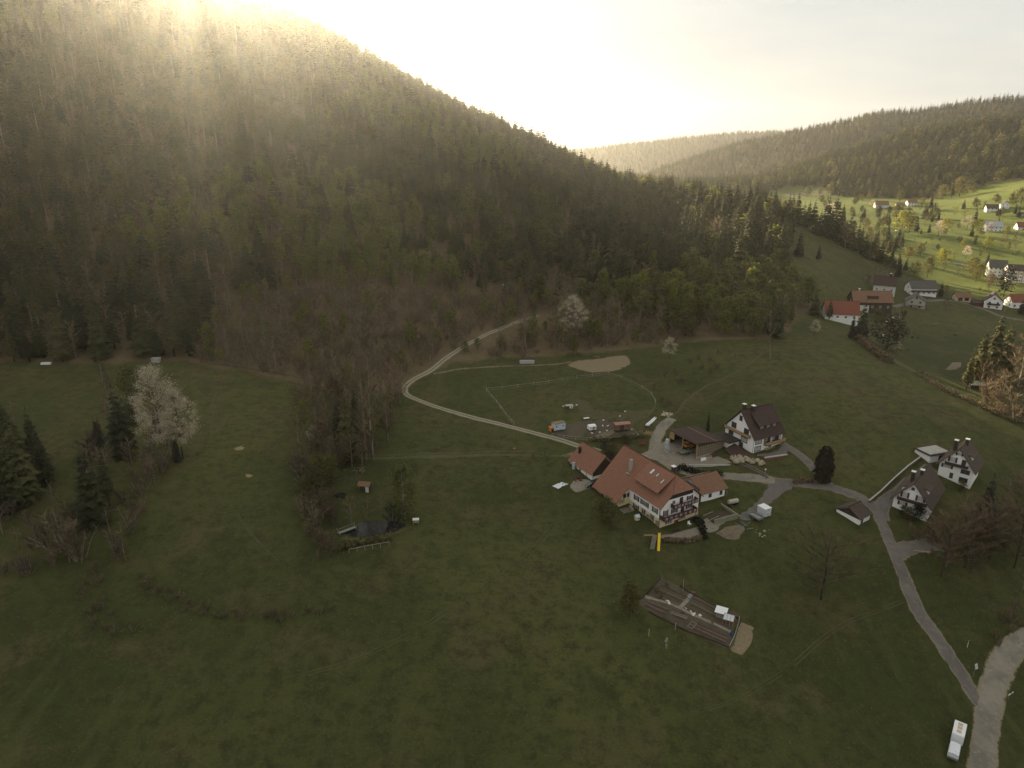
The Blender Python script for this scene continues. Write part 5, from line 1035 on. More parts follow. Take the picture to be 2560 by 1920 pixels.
thicket('slope_thicket', [(2420,960),(2560,900),(2560,1060),(2480,1040)], 20, [('copper_tree', 8, 13), ('scrub', 3, 6)], 'brown leafless tree below the sunlit larches', 'leafless trees below the sunlit larches', 306, (F_bare, None), 'tree')
thicket('verge_thicket', [(2480,1560),(2540,1500),(2560,1560),(2530,1600),(2490,1620)], 8, [('scrub', 2, 4)], 'brown bush on the bank above the valley road', 'bushes above the valley road', 307, (F_bare,))
thicket('terrace_hedge_tree', [(2190,530),(2340,520),(2350,552),(2300,562),(2230,560)], 22, [('broadleaf', 7, 12), ('conifer', 9, 16), ('copper_tree', 6, 10)], 'tree in the shaded hedge below the far terrace', 'trees in the far terrace hedge', 308, (F_mix, None, F_dark), 'tree')
thicket('orchard_tree', [(2345,560),(2450,545),(2560,585),(2560,640),(2480,650),(2380,610)], 22, [('copper_tree', 5, 9), ('broadleaf', 5, 9), ('scrub', 2, 4)], 'budding orchard tree on the sunlit valley pasture', 'orchard trees on the sunlit pasture', 309, (F_gold, F_bare, F_yel, F_mix), 'tree')
thicket('riverside_tree', [(2290,650),(2360,640),(2440,690),(2560,735),(2560,760),(2470,740),(2380,700)], 20, [('broadleaf', 6, 11), ('copper_tree', 5, 9), ('scrub', 2, 4)], 'golden budding tree along the valley brook', 'trees along the valley brook', 310, (F_gold, F_yel, F_bare), 'tree')
thicket('upper_hedge_tree', [(2400,505),(2560,500),(2560,560),(2520,555),(2450,530)], 14, [('broadleaf', 6, 11), ('conifer', 8, 14)], 'garden tree around the upper sunny houses', 'garden trees of the upper houses', 311, (F_mix, F_gold, F_dark), 'tree')
thicket('terrace_edge_tree', [(2040,500),(2190,498),(2190,510),(2060,520)], 10, [('broadleaf', 8, 14), ('conifer', 10, 16)], 'tree along the edge of the far bright meadow', 'trees along the far bright meadow', 312, (F_mix, F_gold, None), 'tree')
thicket('bank_shrub', [(320,1425),(370,1440),(450,1490),(540,1520),(640,1532),(760,1525),(830,1520),(830,1535),(700,1556),(560,1552),(440,1525),(360,1480)], 130, [('scrub', .6, 1.9)], 'low brown shrub on the terrace bank of the lower meadow', 'shrubs on the terrace bank', 313, (F_bare, foliage('dry_stalks', [(.17, .14, .08), (.14, .118, .065)], .3), MATS['dry_stalks']))
thicket('slope_shrub', [(190,1500),(215,1430),(260,1400),(275,1440),(265,1500),(300,1560),(420,1560),(300,1590),(220,1570)], 64, [('scrub', .8, 2.2)], 'low brown shrub on the rough bank below the spruces', 'shrubs on the rough bank', 314, (F_bare, MATS['dry_stalks']))
thicket('clump_tree', [(255,940),(335,925),(350,1000),(395,1060),(480,1120),(440,1165),(320,1250),(210,1320),(190,1180),(225,1060)], 34, [('conifer', 8, 15), ('bare_tree', 9, 15), ('copper_tree', 6, 11), ('scrub', 3, 6)], 'dark tree in the clump around the blossoming cherries', 'trees of the cherry clump', 315, (F_bare, F_dark, F_purple), 'tree')
thicket('corner_tree', [(0,1080),(60,1060),(110,1150),(120,1260),(60,1290),(0,1300)], 16, [('conifer', 14, 24), ('bare_tree', 8, 12)], 'dark tree in the clump at the meadow corner', 'trees at the meadow corner', 316, (F_dark, None), 'tree')
thicket('added_shade_tree', [(2050,525),(2160,522),(2230,545),(2250,600),(2255,650),(2180,622),(2090,585)], 60, [('conifer', 12, 22), ('conifer', 10, 18), ('broadleaf', 8, 14), ('copper_tree', 8, 12)], 'added dark tree standing in for shade on the slope behind the meadow ridge row', 'added trees behind the meadow ridge row', 317, (None, None, F_mix, F_dark), 'tree')  # dark trees added to darken a slope that should lie in shade
thicket('pasture_tree', [(2260,600),(2340,575),(2480,590),(2470,640),(2360,640)], 16, [('broadleaf', 5, 9), ('conifer', 7, 12), ('scrub', 2, 4)], 'tree scattered on the lower sunlit pasture', 'trees on the lower sunlit pasture', 318, (F_mix, F_yel, F_dark), 'tree')
# dark hedge on the meadow crest, ivy hedge by the lane, shrubs of the farm
def hedge(name, px, width, h, m_, label, n=70, leaf=.35):
    random.seed(int(px[0][0])); C = catmull([G(u, v) for u, v in px], 1.0); o = C[0]; c = MB(); s = MB()
    for i, p in enumerate(C):
        if i % 3 == 0: s.tube([(p.x-o.x, p.y-o.y, hz(p.x, p.y)-.2), (p.x-o.x+rnd(-.2, .2), p.y-o.y, hz(p.x, p.y)+h*.7)], [.06, .02], 4, False)
        for k in range(n):
            q = rnd(0, 1); a = rnd(0, 6.28); x = p.x-o.x+rnd(-.7, .7)+math.cos(a)*width*.5*rnd(.3, 1); y = p.y-o.y+rnd(-.7, .7)+math.sin(a)*width*.5*rnd(.3, 1)
            pt = Vector((x, y, hz(x+o.x, y+o.y)+.1+h*q**.7*(1+.25*math.sin(i*.7)))); u = Vector((rnd(-1, 1), rnd(-1, 1), rnd(-1, 1))).normalized(); w = u.cross(Vector((rnd(-1, 1), rnd(-1, 1), rnd(-1, 1)))).normalized(); l = leaf*rnd(.6, 1.3)
            c.add([pt-u*l, pt+w*l*.6, pt+u*l, pt-w*l*.6], [(0, 1, 2, 3)])
    e = tag(empty(name, (o.x, o.y, 0)), label, 'hedge'); c.build('foliage', m_, e, fix=False); s.build('stems', bark, e, fix=False)
hedge('crest_hedge', [(2150, 852), (2172, 870), (2200, 892), (2222, 905)], 5, 2.6, F_bare, 'dark brown hedge on the meadow crest', 60, .5)
hedge('ivy_hedge', [(1702, 1172), (1730, 1182), (1765, 1188), (1800, 1190)], 2.0, 1.2, F_dark, 'low dark ivy hedge below the barn yard wall')
hedge('garden_hedge', [(1985, 1208), (2010, 1206), (2035, 1206)], 1.2, 1.0, F_bare, 'low brown garden hedge along the farm lane', 45)
hedge('bank_hedge', [(1740, 1300), (1750, 1312), (1757, 1330), (1760, 1345)], 1.4, 1.0, F_dark, 'dark hedge between farm terrace and gravel')
hedge('terrace_hedge', [(1665, 1352), (1690, 1356), (1720, 1354), (1748, 1346)], 1.2, .8, F_bare, 'dry border plants around the farm terrace', 45)
hedge('reed_bed', [(845, 1375), (870, 1370), (900, 1362), (935, 1355), (970, 1350)], 2.4, 1.2, foliage('reeds', [(.14, .11, .045), (.11, .10, .04)], .2), 'yellow brown reeds along the pond bank', 50, .4)
hedge('run_brush', [(1480, 1102), (1510, 1102), (1540, 1100), (1580, 1096), (1605, 1092)], 2.6, 1.0, F_mix, 'green growth between the chicken run and the annex', 40, .32)
hedge('slope_shrubs', [(2300, 935), (2340, 965), (2380, 985), (2430, 1005), (2480, 1030), (2560, 1060)], 5, 1.3, F_bare, 'brown brush below the hedge verge', 22, .4)
for u, v, px, lab, m_ in ((1562, 1108, 22, 'round olive bush above the annex roof', F_mix), (1530, 1135, 28, 'green bush between annex and farmhouse roofs', F_mix), (1522, 1150, 22, 'dark bush against the farmhouse wall', F_dark), (1693, 1180, 14, 'dark ivy mound at the yard wall end', F_dark), (1512, 1120, 18, 'narrow dark conifer by the chicken run', F_dark)):
    T('farm_bush', 'broadleaf', int(u) % 2, u, v, px, lab, None, 1.7, m_, 'bush')
# ---------------------------------------------------------------- small things
def facing(u0, v0, u1, v1):
    a = G(u0, v0); b = G(u1, v1); return math.atan2(b.y-a.y, b.x-a.x), (b-a).length
def thing(name, u, v, yaw, label, cat, group=None, dz=0): p = G(u, v, dz); return tag(empty(name, p, yaw), label, cat, group)
red_p = mat('red_paint', (.30, .055, .045), (.24, .05, .04), 2, .6); orange_p = mat('orange_paint', (.62, .24, .05), (.5, .2, .05), 2, .5)
blue_p = mat('blue_plastic', (.03, .07, .22), (.03, .06, .18), 2, .4); yellow_p = mat('yellow_plastic', (.72, .52, .03), (.66, .47, .03), 2, .4)
pale_blue = mat('pale_blue_board', (.52, .60, .64), (.45, .53, .57), 1, .6); tyre = mat('rubber', (.03, .03, .03), (.02, .02, .02), 2, .8)
car_black = mat('black_car_paint', (.018, .018, .02), (.015, .015, .017), 1, .18, 0, 0, .7); tarp = mat('white_tarp', (.72, .74, .74), (.6, .62, .62), 1.5, .35)
film = mat('plastic_film', (.50, .51, .50), (.36, .37, .36), 1.2, .25); hay = mat('hay', (.30, .24, .12), (.24, .19, .10), 3, .95, .4)
def wheels(e, spots, r=.33, w=.22):
    for x, y in spots:
        t = MB().tube([(x, y-w/2, r), (x, y+w/2, r)], r, 12).build('wheel', tyre, e); MB().tube([(x, y-w/2-.01, r), (x, y+w/2+.01, r)], r*.55, 8).build('rim', metal_l, t)
def car(name, u, v, yaw, paint, label, L=4.2, van=False):
    e = thing(name, u, v, yaw, label, 'car', dz=.12)
    P = [(-2.1, .3), (-2.1, .82), (-1.95, .95), (-1.2, 1.0), (1.0, .95), (1.9, .78), (2.1, .6), (2.1, .3)]; k = L/4.2
    b = MB().prism([(x*k, -.88, z) for x, z in P], (0, 1.76, 0)).build('body', paint, e)
    C = [(-1.85, .96), (-1.35, 1.45), (.15, 1.47), (.95, .95)]
    cab = MB().prism([(x*k, -.76, z) for x, z in C], (0, 1.52, 0)).build('cabin', glass, e); MB().prism([(-1.3*k, -.74, 1.455), (.13*k, -.74, 1.475), (.13*k, -.74, 1.50), (-1.3*k, -.74, 1.49)], (0, 1.48, 0)).build('roof', paint, cab)
    wheels(e, [(x*k, y) for x in (-1.3, 1.3) for y in (-.8, .8)])
    for y in (-.62, .62): MB().box((2.06*k, y-.2, .58), (2.13*k, y+.2, .74)).build('headlight', white_p, e)
    MB().box((2.08*k, -.3, .36), (2.14*k, .3, .48)).build('number_plate', white_p, e); return e
car('parked_car', 1478, 1216, math.radians(205), car_black, 'small black car parked in the gap by the farmhouse')
car('parked_car', 2119, 806, math.radians(170), white_p, 'white car parked below the bright red roof')
car('parked_car', 2243, 578, math.radians(185), white_p, 'pale car parked left of the bright green valley tree')
car('parked_car', 2258, 580, math.radians(175), mat('silver_paint', (.5, .5, .5), (.45, .45, .45), 1, .3), 'silver car parked under the bright green valley tree')
# van and trailer on the road verge
yw, _ = facing(2384, 1880, 2402, 1800)
e = thing('delivery_van', 2394, 1842, yw, 'white van with roof hatches parked on the road verge', 'van', dz=.2)
vb = MB().prism([(-2.9, -1.1, .35), (-2.9, -1.1, 2.55), (-2.6, -1.1, 2.7), (1.1, -1.1, 2.7), (1.6, -1.1, 2.5), (2.2, -1.1, 1.5), (2.9, -1.1, 1.15), (2.95, -1.1, .35)], (0, 2.2, 0)).build('body', white_p, e)
MB().add([(1.63, -.95, 2.46), (2.22, -.95, 1.56), (2.22, .95, 1.56), (1.63, .95, 2.46)], [(0, 1, 2, 3)]).build('windscreen', glass, e)
for x in (-1.9, -.7, .4): MB().box((x-.38, -.42, 2.70), (x+.38, .42, 2.80)).build('roof_hatch', mat('tan_plastic', (.52, .42, .26), (.45, .36, .22), 2, .5), e)
wheels(e, [(x, y) for x in (-1.9, 1.9) for y in (-1.02, 1.02)], .38)
for y in (-.8, .8): MB().box((2.9, y-.2, .7), (2.97, y+.2, .95)).build('headlight', white_p, e)
e = thing('box_trailer', 2382, 1890, yw, 'white canvas covered trailer behind the van', 'trailer', dz=.15)
MB().box((-1.8, -1.0, .45), (1.8, 1.0, .95)).build('bed', metal_l, e); MB().prism([(-1.8, -1.0, .95), (-1.8, 1.0, .95), (-1.8, .9, 1.9), (-1.8, 0, 2.05), (-1.8, -.9, 1.9)], (3.6, 0, 0)).build('canvas', tarp, e); MB().beam((1.8, 0, .5), (3.0, 0, .5), .12).build('drawbar', metal_d, e); wheels(e, [(-.2, -1.05), (-.2, 1.05)], .33)
# chicken wagons and huts in the paddock
def wagon(name, u, v, yaw, L, W, z0, z1, body, roof, label, cat='wagon', rise=.35, over=.15, door=None, round_=False):
    e = thing(name, u, v, yaw, label, cat)
    if round_: MB().prism([(-L/2, -W/2, z0), (-L/2, W/2, z0), (-L/2, W/2, z1), (-L/2, W*.35, z1+rise), (-L/2, -W*.35, z1+rise), (-L/2, -W/2, z1)], (L, 0, 0)).build('body', body, e)
    else:
        MB().box((-L/2, -W/2, z0), (L/2, W/2, z1)).build('body', body, e); MB().prism([(-L/2-over, -W/2-over, z1), (-L/2-over, W/2+over, z1), (-L/2-over, W/2+over, z1+.1), (-L/2-over, 0, z1+rise+.1), (-L/2-over, -W/2-over, z1+.1)], (L+2*over, 0, 0)).build('roof', roof, e)
    wheels(e, [(x, y) for x in (-L*.35, L*.35) for y in (-W*.42, W*.42)], .35, .16)
    if door: MB().box((-L*.2, -W/2-.05, z0+.1), (L*.05, -W/2-.002, z1-.2)).build('door', door, e)
    for x in (-.3, .3): MB().box((x*L-.25, -W/2-.04, (z0+z1)/2), (x*L+.25, -W/2-.002, (z0+z1)/2+.45)).build('window', glass, e)
    return e
e = wagon('chicken_wagon', 1396, 1075, math.radians(22), 4.4, 2.3, .5, 2.9, pale_blue, straw, 'tall pale blue chicken wagon with orange porch in the paddock', rise=.12)
MB().box((-3.5, -1.0, .1), (-2.21, .9, 1.7)).build('porch', orange_p, e); MB().box((-3.2, -1.06, .15), (-2.4, -1.001, 1.3)).build('porch_opening', black, e)
wagon('bauwagen', 1554, 1076, math.radians(14), 5.6, 2.3, .6, 2.7, mat('olive_boards', (.20, .135, .07), (.16, .11, .06), 2, .85, stretch=(6, 6, .2)), mat('pink_metal_roof', (.36, .17, .15), (.3, .14, .12), 1, .5), 'brown timber site wagon with reddish metal roof in the paddock', rise=.35, door=wood_d)
e = wagon('bar_cart', 1479, 1076, math.radians(20), 2.7, 1.9, .55, 1.75, W_white, W_white, 'small white domed trailer between the chicken wagon and site wagon', 'trailer', .45, round_=True); MB().beam((-1.35, 0, .6), (-2.4, 0, .5), .1).build('drawbar', metal_d, e); MB().box((-.2, -.97, .7), (.7, -.951, 1.7)).build('hatch', wood_g, e)
e = thing('rabbit_hutch', 1424, 1021, math.radians(12), 'small white hutch with tan flat roof on the paddock', 'hutch'); MB().box((-.2, -.7, .25), (1.1, .7, 1.25)).build('box', W_white, e); MB().box((-1.4, -.7, .3), (-.21, .7, 1.1)).build('side_box', wood_r, e); MB().box((-1.6, -.9, 1.26), (1.3, .9, 1.38)).build('roof', W_beige, e); MB().box((.35, -.74, .5), (.85, -.701, .95)).build('mesh_window', metal_d, e)
for x, y in ((-1.3, -.6), (-1.3, .6), (1.0, -.6), (1.0, .6)): MB().box((x-.06, y-.06, -.3), (x+.06, y+.06, .28)).build('leg', wood_g, e)
e = thing('feeding_table', 1466, 1049, math.radians(18), 'low table with white top beside the domed trailer', 'table'); MB().box((-1.1, -.45, .6), (1.1, .45, .68)).build('top', white_p, e)
for x in (-.95, .95):
    for y in (-.35, .35): MB().box((x-.05, y-.05, -.2), (x+.05, y+.05, .6)).build('leg', wood_g, e)
yw, ln = facing(1617, 1066, 1643, 1037); e = thing('pipe_stack', 1617, 1068, yw, 'two long white plastic pipes lying on timber by the farm lane', 'pipes')
for y in (-.34, .34): MB().tube([(0, y, .75), (ln, y, .95)], .33, 12).build('pipe', white_p, e)
for x in (1, ln*.5, ln-1): MB().box((x-.12, -.9, -.2), (x+.12, .9, .42)).build('bearer', wood_g, e)
def heap(name, u, v, w, n, m_, label, cat, pn='log', l=1.6, r=.12, h=.8, seed=1):
    random.seed(seed); e = thing(name, u, v, rnd(0, 3), label, cat)
    for k in range(n):
        a = rnd(0, 6.28); d = w*rnd(0, 1)**.6*.5; z = h*(1-d/(w*.6))*rnd(.2, 1); x, y = math.cos(a)*d, math.sin(a)*d; b = rnd(0, 6.28); ll = l*rnd(.5, 1)
        if pn in ('log', 'board'): MB().beam((x-math.cos(b)*ll/2, y-math.sin(b)*ll/2, z), (x+math.cos(b)*ll/2, y+math.sin(b)*ll/2, z+rnd(-.2, .2)), r*rnd(.7, 1.4), r*rnd(.6, 1.2)).build(pn, m_, e)
        else:
            s = r*rnd(.6, 1.5); mb = MB()
            for i in range(3):
                rr = s*(1, 1.15, .55)[i]; mb.v += [(x+math.cos(t*1.047)*rr*rnd(.75, 1.2), y+math.sin(t*1.047)*rr*rnd(.75, 1.2), max(z-.25, 0)-.15+i*s*.6) for t in range(6)]
            mb.f = [(5, 4, 3, 2, 1, 0), (12, 13, 14, 15, 16, 17)]+[(i*6+t, i*6+(t+1) % 6, i*6+6+(t+1) % 6, i*6+6+t) for i in range(2) for t in range(6)]; mb.build(pn, m_, e)
    return e
heap('firewood_heap', 1666, 1036, 4.2, 20, mat('split_wood', (.52, .44, .33), (.38, .31, .22), 2, .9), 'pale heap of split firewood at the lane end', 'woodpile', 'log', 1.8, .3)
heap('board_heap', 1621, 1083, 3.4, 12, wood_l, 'untidy heap of boards below the white pipes', 'woodpile', 'board', 2.2, .16)
heap('rock_pile', 1850, 1150, 6.5, 22, rock, 'pile of tan boulders in front of the carport', 'rocks', 'boulder', 1, .75, 1.2, 5)
heap('rock_pile', 1893, 1156, 4.5, 16, rock, 'pile of pale boulders beside the brick retaining wall', 'rocks', 'boulder', 1, .7, 1.1, 6)
heap('plank_heap', 1862, 1314, 5, 9, mat('green_boards', (.14, .16, .14), (.10, .12, .10), 2, .8), 'dark planks lying on the gravel bank near the tipper', 'planks', 'board', 3.0, .22, .4, 7)
heap('stone_edge', 1905, 1330, 6, 12, rock, 'scattered stones on the slope below the container', 'rocks', 'boulder', 1, .3, .2, 8)
heap('scrap_heap', 1448, 1196, 4.5, 12, wood_r, 'rusty clutter beside the annex barn', 'clutter', 'board', 1.2, .3, .6, 9)
def sheet(name, u, v, w, l, m_, label, cat, seed=2, hgt=.8):
    random.seed(seed); n = 9; mb = MB(); e = thing(name, u, v, rnd(0, 3), label, cat)
    for j in range(n+1):
        for i in range(n+1): mb.v.append(((i/n-.5)*l+rnd(-.12, .12), (j/n-.5)*w+rnd(-.12, .12), .05+hgt*abs(math.sin(i*1.3+j*.4)*math.cos(j*.9))*rnd(.3, 1)*(1-abs(i/n-.5)*1.4)))
    mb.f = [(j*(n+1)+i, j*(n+1)+i+1, (j+1)*(n+1)+i+1, (j+1)*(n+1)+i) for j in range(n) for i in range(n)]; mb.build('sheet', m_, e); return e
sheet('tarpaulin', 1402, 1213, 2.6, 5.0, tarp, 'crumpled white tarpaulin on the grass by the turning place', 'tarpaulin', 3)
e = thing('film_roll', 1668, 1128, math.radians(60), 'tall bundle of crinkled plastic film hanging at the barn corner', 'plastic sheet')
random.seed(4); mb = MB()
for j in range(9):
    for i in range(12):
        a = i/12*6.28; r = (.9-.05*j)*rnd(.7, 1.2); mb.v.append((math.cos(a)*r*1.7-(.3*j if j < 3 else .9), math.sin(a)*r, -.2+j*.62))
mb.f = [(j*12+i, j*12+(i+1) % 12, (j+1)*12+(i+1) % 12, (j+1)*12+i) for j in range(8) for i in range(12)]+[tuple(8*12+i for i in range(12))]; mb.build('film', film, e)
# yard things
yw, _ = facing(1712, 1166, 1822, 1160); e = thing('yard_wall', 1715, 1168, yw, 'low pale concrete wall edging the barn yard', 'wall'); _, ln = facing(1712, 1166, 1822, 1160)
MB().box((0, -.2, -1.6), (ln, .2, .75)).build('wall', W_off, e); MB().box((-.05, -.26, .752), (ln+.05, .26, .86)).build('coping', conc, e)
a_, l_ = facing(1911, 1150, 1967, 1138); e = thing('retaining_wall', 1911, 1152, a_, 'brick retaining wall with pale coping below the white house', 'wall'); MB().box((0, -.25, -1.8), (l_, .25, 1.0)).build('brickwork', brickred, e); MB().box((-.1, -.4, 1.0), (l_+.1, .4, 1.25)).build('coping', conc, e)
P = [G(1840, 1158), G(1868, 1170), G(1898, 1185), G(1918, 1196)]; e = tag(empty('garden_wall', P[0]), 'stepped grey garden wall with handrail below the boulders', 'wall'); mb = MB(); hr = MB()
for a, b in zip(P[:-1], P[1:]): mb.beam(a-P[0]+Vector((0, 0, -.4)), b-P[0]+Vector((0, 0, -.4)), .35, 2.0); hr.beam(a-P[0]+Vector((0, 0, 1.3)), b-P[0]+Vector((0, 0, 1.3)), .08)
mb.build('wall', mat('slate_wall', (.15, .125, .115), (.11, .09, .085), 1.5, .9), e); hr.build('handrail', metal_l, e)
for p in P: MB().tube([p-P[0]+Vector((0, 0, .3)), p-P[0]+Vector((0, 0, 1.3))], .04, 5).build('post', metal_l, e)
def board(u, v, yaw, w, h, m_, label, lean=.3):
    e = thing('leaning_board', u, v, yaw, label, 'board'); MB().add([(-w/2, 0, 0), (w/2, 0, 0), (w/2, lean, h), (-w/2, lean, h), (-w/2, .06, 0), (w/2, .06, 0), (w/2, lean+.06, h), (-w/2, lean+.06, h)], [(0,1,2,3),(7,6,5,4),(0,4,5,1),(1,5,6,2),(2,6,7,3),(3,7,4,0)]).build('sheet', m_, e); MB().beam((0, lean+.9, 0), (0, lean+.05, h*.8), .08).build('prop', wood_g, e)
board(1759, 1153, math.radians(16), 2.0, 1.2, white_p, 'white board leaning against the barn plinth'); board(1773, 1149, math.radians(16), 2.2, .9, wood_l, 'tan board leaning against the barn plinth'); board(1786, 1144, math.radians(16), 1.6, 1.0, wood_d, 'dark board leaning against the barn plinth')
def flatbed(u, v, yaw, label, L=4.6, W=2.0, m_=None, z=.7, side=.35):
    e = thing('flat_trailer', u, v, yaw, label, 'trailer', dz=.12); m_ = m_ or wood_g
    MB().box((-L/2, -W/2, z-.12), (L/2, W/2, z)).build('bed', m_, e)
    for y in (-W/2, W/2-.06): MB().box((-L/2, y, z), (L/2, y+.06, z+side)).build('side_board', metal_l if side > .3 else m_, e)
    for x in (-L/2, L/2-.06): MB().box((x, -W/2+.06, z), (x+.06, W/2-.06, z+side)).build('end_board', metal_l if side > .3 else m_, e)
    MB().beam((-L/2, 0, z-.2), (-L/2-1.3, 0, z-.3), .12).build('drawbar', metal_d, e); wheels(e, [(-.4, -W/2-.12), (-.4, W/2+.12), (.5, -W/2-.12), (.5, W/2+.12)], .33)
    return e
flatbed(1713, 1134, math.radians(20), 'grey flat trailer standing inside the machinery barn', 5.0, 2.6, mat('grey_green_bed', (.20, .20, .15), (.15, .15, .12), 1, .8), .8, .12)
e = thing('tractor', 1721, 1124, math.radians(25), 'orange tractor parked under the machinery barn roof', 'tractor', dz=.15)
MB().box((-.3, -.5, .7), (1.9, .5, 1.5)).build('bonnet', orange_p, e); MB().box((-1.6, -.8, 1.2), (-.3, .8, 1.9)).build('seat_deck', orange_p, e); MB().box((-1.4, -.7, 1.9), (-.35, .7, 2.6)).build('cab_glass', glass, e); MB().box((-1.5, -.8, 2.6), (-.25, .8, 2.75)).build('cab_roof', orange_p, e); wheels(e, [(-1.0, -.95), (-1.0, .95)], .75, .4); wheels(e, [(1.4, -.75), (1.4, .75)], .45, .3)
flatbed(1888, 1297, math.radians(118), 'pale tipper trailer parked beside the white container', 4.4, 2.1, mat('tipper_floor', (.30, .28, .24), (.24, .22, .19), 1, .7), .8, .45)
e = thing('site_container', 1909, 1288, math.radians(28), 'white box container standing on the lane apron', 'container', dz=.1); MB().box((-1.25, -1.5, .25), (1.25, 1.5, 2.7)).build('box', mat('light_grey_panel', (.55, .57, .57), (.5, .52, .52), 1, .5), e); MB().box((-1.3, -1.55, 2.7), (1.3, 1.55, 2.82)).build('roof', white_p, e); MB().box((-.4, -1.55, 1.5), (.25, -1.501, 1.9)).build('label_plate', white_p, e); MB().beam((0, -1.53, .5), (0, -1.53, 2.6), .04).build('door_seam', metal_d, e); wheels(e, [(-1.2, -.3), (1.2, -.3)], .25, .15)
# dung pit and water tank
e = thing('manure_pit', 1797, 1286, math.radians(25), 'rectangular concrete walled manure pit beside the outhouse', 'pit')
for nm, a, b in (('front_wall', (-4.5, -3.6, -1), (4.0, -3.2, 1.1)), ('side_wall', (3.6, -3.19, -1), (4.0, 3.6, 1.0))): MB().box(a, b).build(nm, mat('mossy_concrete', (.26, .24, .16), (.19, .18, .12), 1, .9, .3), e)
MB().box((-4.5, -3.19, -1), (3.59, 3.6, .1)).build('manure', mat('manure', (.075, .052, .035), (.05, .036, .026), 1.2, .95, .6), e)
for y in (-2.4, .4): MB().beam((-5.5, y, .6), (-1.0, y+1.2, .3), .22).build('timber', wood_g, e)
e = thing('water_tank', 1832, 1262, math.radians(20), 'pale horizontal tank on a trailer frame near the manure pit', 'tank'); MB().tube([(-1.7, 0, 1.2), (-1.55, 0, 1.2), (1.55, 0, 1.2), (1.7, 0, 1.2)], [.5, .68, .68, .5], 14).build('tank', mat('cream_tank', (.42, .40, .30), (.36, .33, .24), 1, .6), e); MB().box((-2.0, -.6, .4), (2.0, .6, .55)).build('frame', metal_d, e); wheels(e, [(-.8, -.7), (-.8, .7), (.8, -.7), (.8, .7)], .3)
# in front of the farmhouse
yw, ln = facing(1648, 1342, 1646, 1379); e = thing('play_slide', 1648, 1342, yw, 'bright yellow plastic slide running down the farm meadow', 'slide')
dzs = G(1646, 1379).z-G(1648, 1342).z; mb = MB(); sec = [(-.35, .28), (-.30, .02), (.30, .02), (.35, .28)]; pr = [(0, 1.2), (ln*.2, .75), (ln*.5, .45), (ln*.85, .22), (ln, .25)]
for x, z in pr: mb.v += [(x, y, z+dzs*x/ln+zz) for y, zz in sec]+[(x, y*1.12, z+dzs*x/ln+zz-.05) for y, zz in sec]
for i in range(len(pr)-1):
    b = i*8
    for k in range(3): mb.f += [(b+k, b+k+1, b+9+k, b+8+k), (b+4+k, b+12+k, b+13+k, b+5+k)]
    mb.f += [(b, b+8, b+12, b+4), (b+3, b+7, b+15, b+11)]
mb.f += [(0, 4, 5, 1), (1, 5, 6, 2), (2, 6, 7, 3)]; b = (len(pr)-1)*8; mb.f += [(b, b+1, b+5, b+4), (b+1, b+2, b+6, b+5), (b+2, b+3, b+7, b+6)]; mb.build('chute', yellow_p, e)
for x in (.2, ln*.5): MB().tube([(x, 0, -.6+dzs*x/ln), (x, 0, .45+dzs*x/ln)], .05, 6).build('support', metal_l, e)
yw, ln = facing(1637, 1348, 1630, 1375); e = thing('climbing_ramp', 1637, 1347, yw, 'grey wooden plank ramp beside the yellow slide', 'ramp'); dzs = G(1630, 1375).z-G(1637, 1347).z
for k in range(12):
    x = ln*k/12; z = 1.1*(1-k/12)+dzs*k/12+.1; MB().beam((x+ln/24, -.6, z), (x+ln/24, .6, z), ln/12*.88, .06).build('plank', wood_g, e)
for y in (-.5, .5): MB().beam((0, y, 1.05), (ln, y, dzs+.05), .1, .08).build('rail', wood_g, e)
e = thing('timber_beam', 1624, 1345, math.radians(-14), 'pair of pale timber beams at the head of the plank ramp', 'beam')
for y in (0, .5): MB().beam((-1.6, y, .5), (1.2, y, 1.0), .14).build('beam', wood_l, e)
for x in (-1.5, 1.1): MB().tube([(x, .25, -.3), (x, .25, .8)], .06, 6).build('post', wood_l, e)
e = thing('play_house', 1592, 1299, math.radians(20), 'tiny cream play house with pale blue roof by the farm wall', 'play house'); MB().prism([(-.6, -.55, 0), (-.6, .55, 0), (-.6, .55, 1.15), (-.6, 0, 1.6), (-.6, -.55, 1.15)], (1.2, 0, 0)).build('wall', W_cream, e); MB().prism([(-.75, -.75, 1.02), (-.75, 0, 1.66), (-.75, 0, 1.74), (-.75, -.75, 1.10)], (1.5, 0, 0)).build('roof_panel', pale_blue, e); MB().prism([(-.75, .75, 1.02), (-.75, 0, 1.66), (-.75, 0, 1.74), (-.75, .75, 1.10)], (1.5, 0, 0)).build('roof_panel', pale_blue, e); MB().box((-.63, -.22, .05), (-.601, .2, .85)).build('door', orange_p, e); MB().box((-.1, -.58, .5), (.35, -.551, .9)).build('window', blue_p, e)
e = thing('sandbox', 1566, 1277, math.radians(25), 'weathered wooden sandbox frame beside the farm wall', 'sandbox')
for a, b in (((-1.6, -1.2, 0), (1.6, -1.1, .35)), ((-1.6, 1.1, 0), (1.6, 1.2, .35)), ((-1.6, -1.09, 0), (-1.5, 1.09, .35)), ((1.5, -1.09, 0), (1.6, 1.09, .35))): MB().box(a, b).build('board', wood_g, e)
MB().box((-1.49, -1.09, -.2), (1.49, 1.09, .15)).build('sand', sandy, e); MB().beam((1.7, -.9, .1), (1.9, 1.0, 1.0), .9, .06).build('lid', wood_g, e)
def bench(u, v, yaw, label, m_, L=1.8, name='garden_bench'):
    e = thing(name, u, v, yaw, label, 'bench'); MB().box((-L/2, -.22, .42), (L/2, .22, .48)).build('seat', m_, e); MB().box((-L/2, .2, .55), (L/2, .25, .95)).build('backrest', m_, e)
    for x in (-L*.4, L*.4): MB().box((x-.05, -.2, -.3), (x+.05, .24, .42)).build('leg', m_, e)
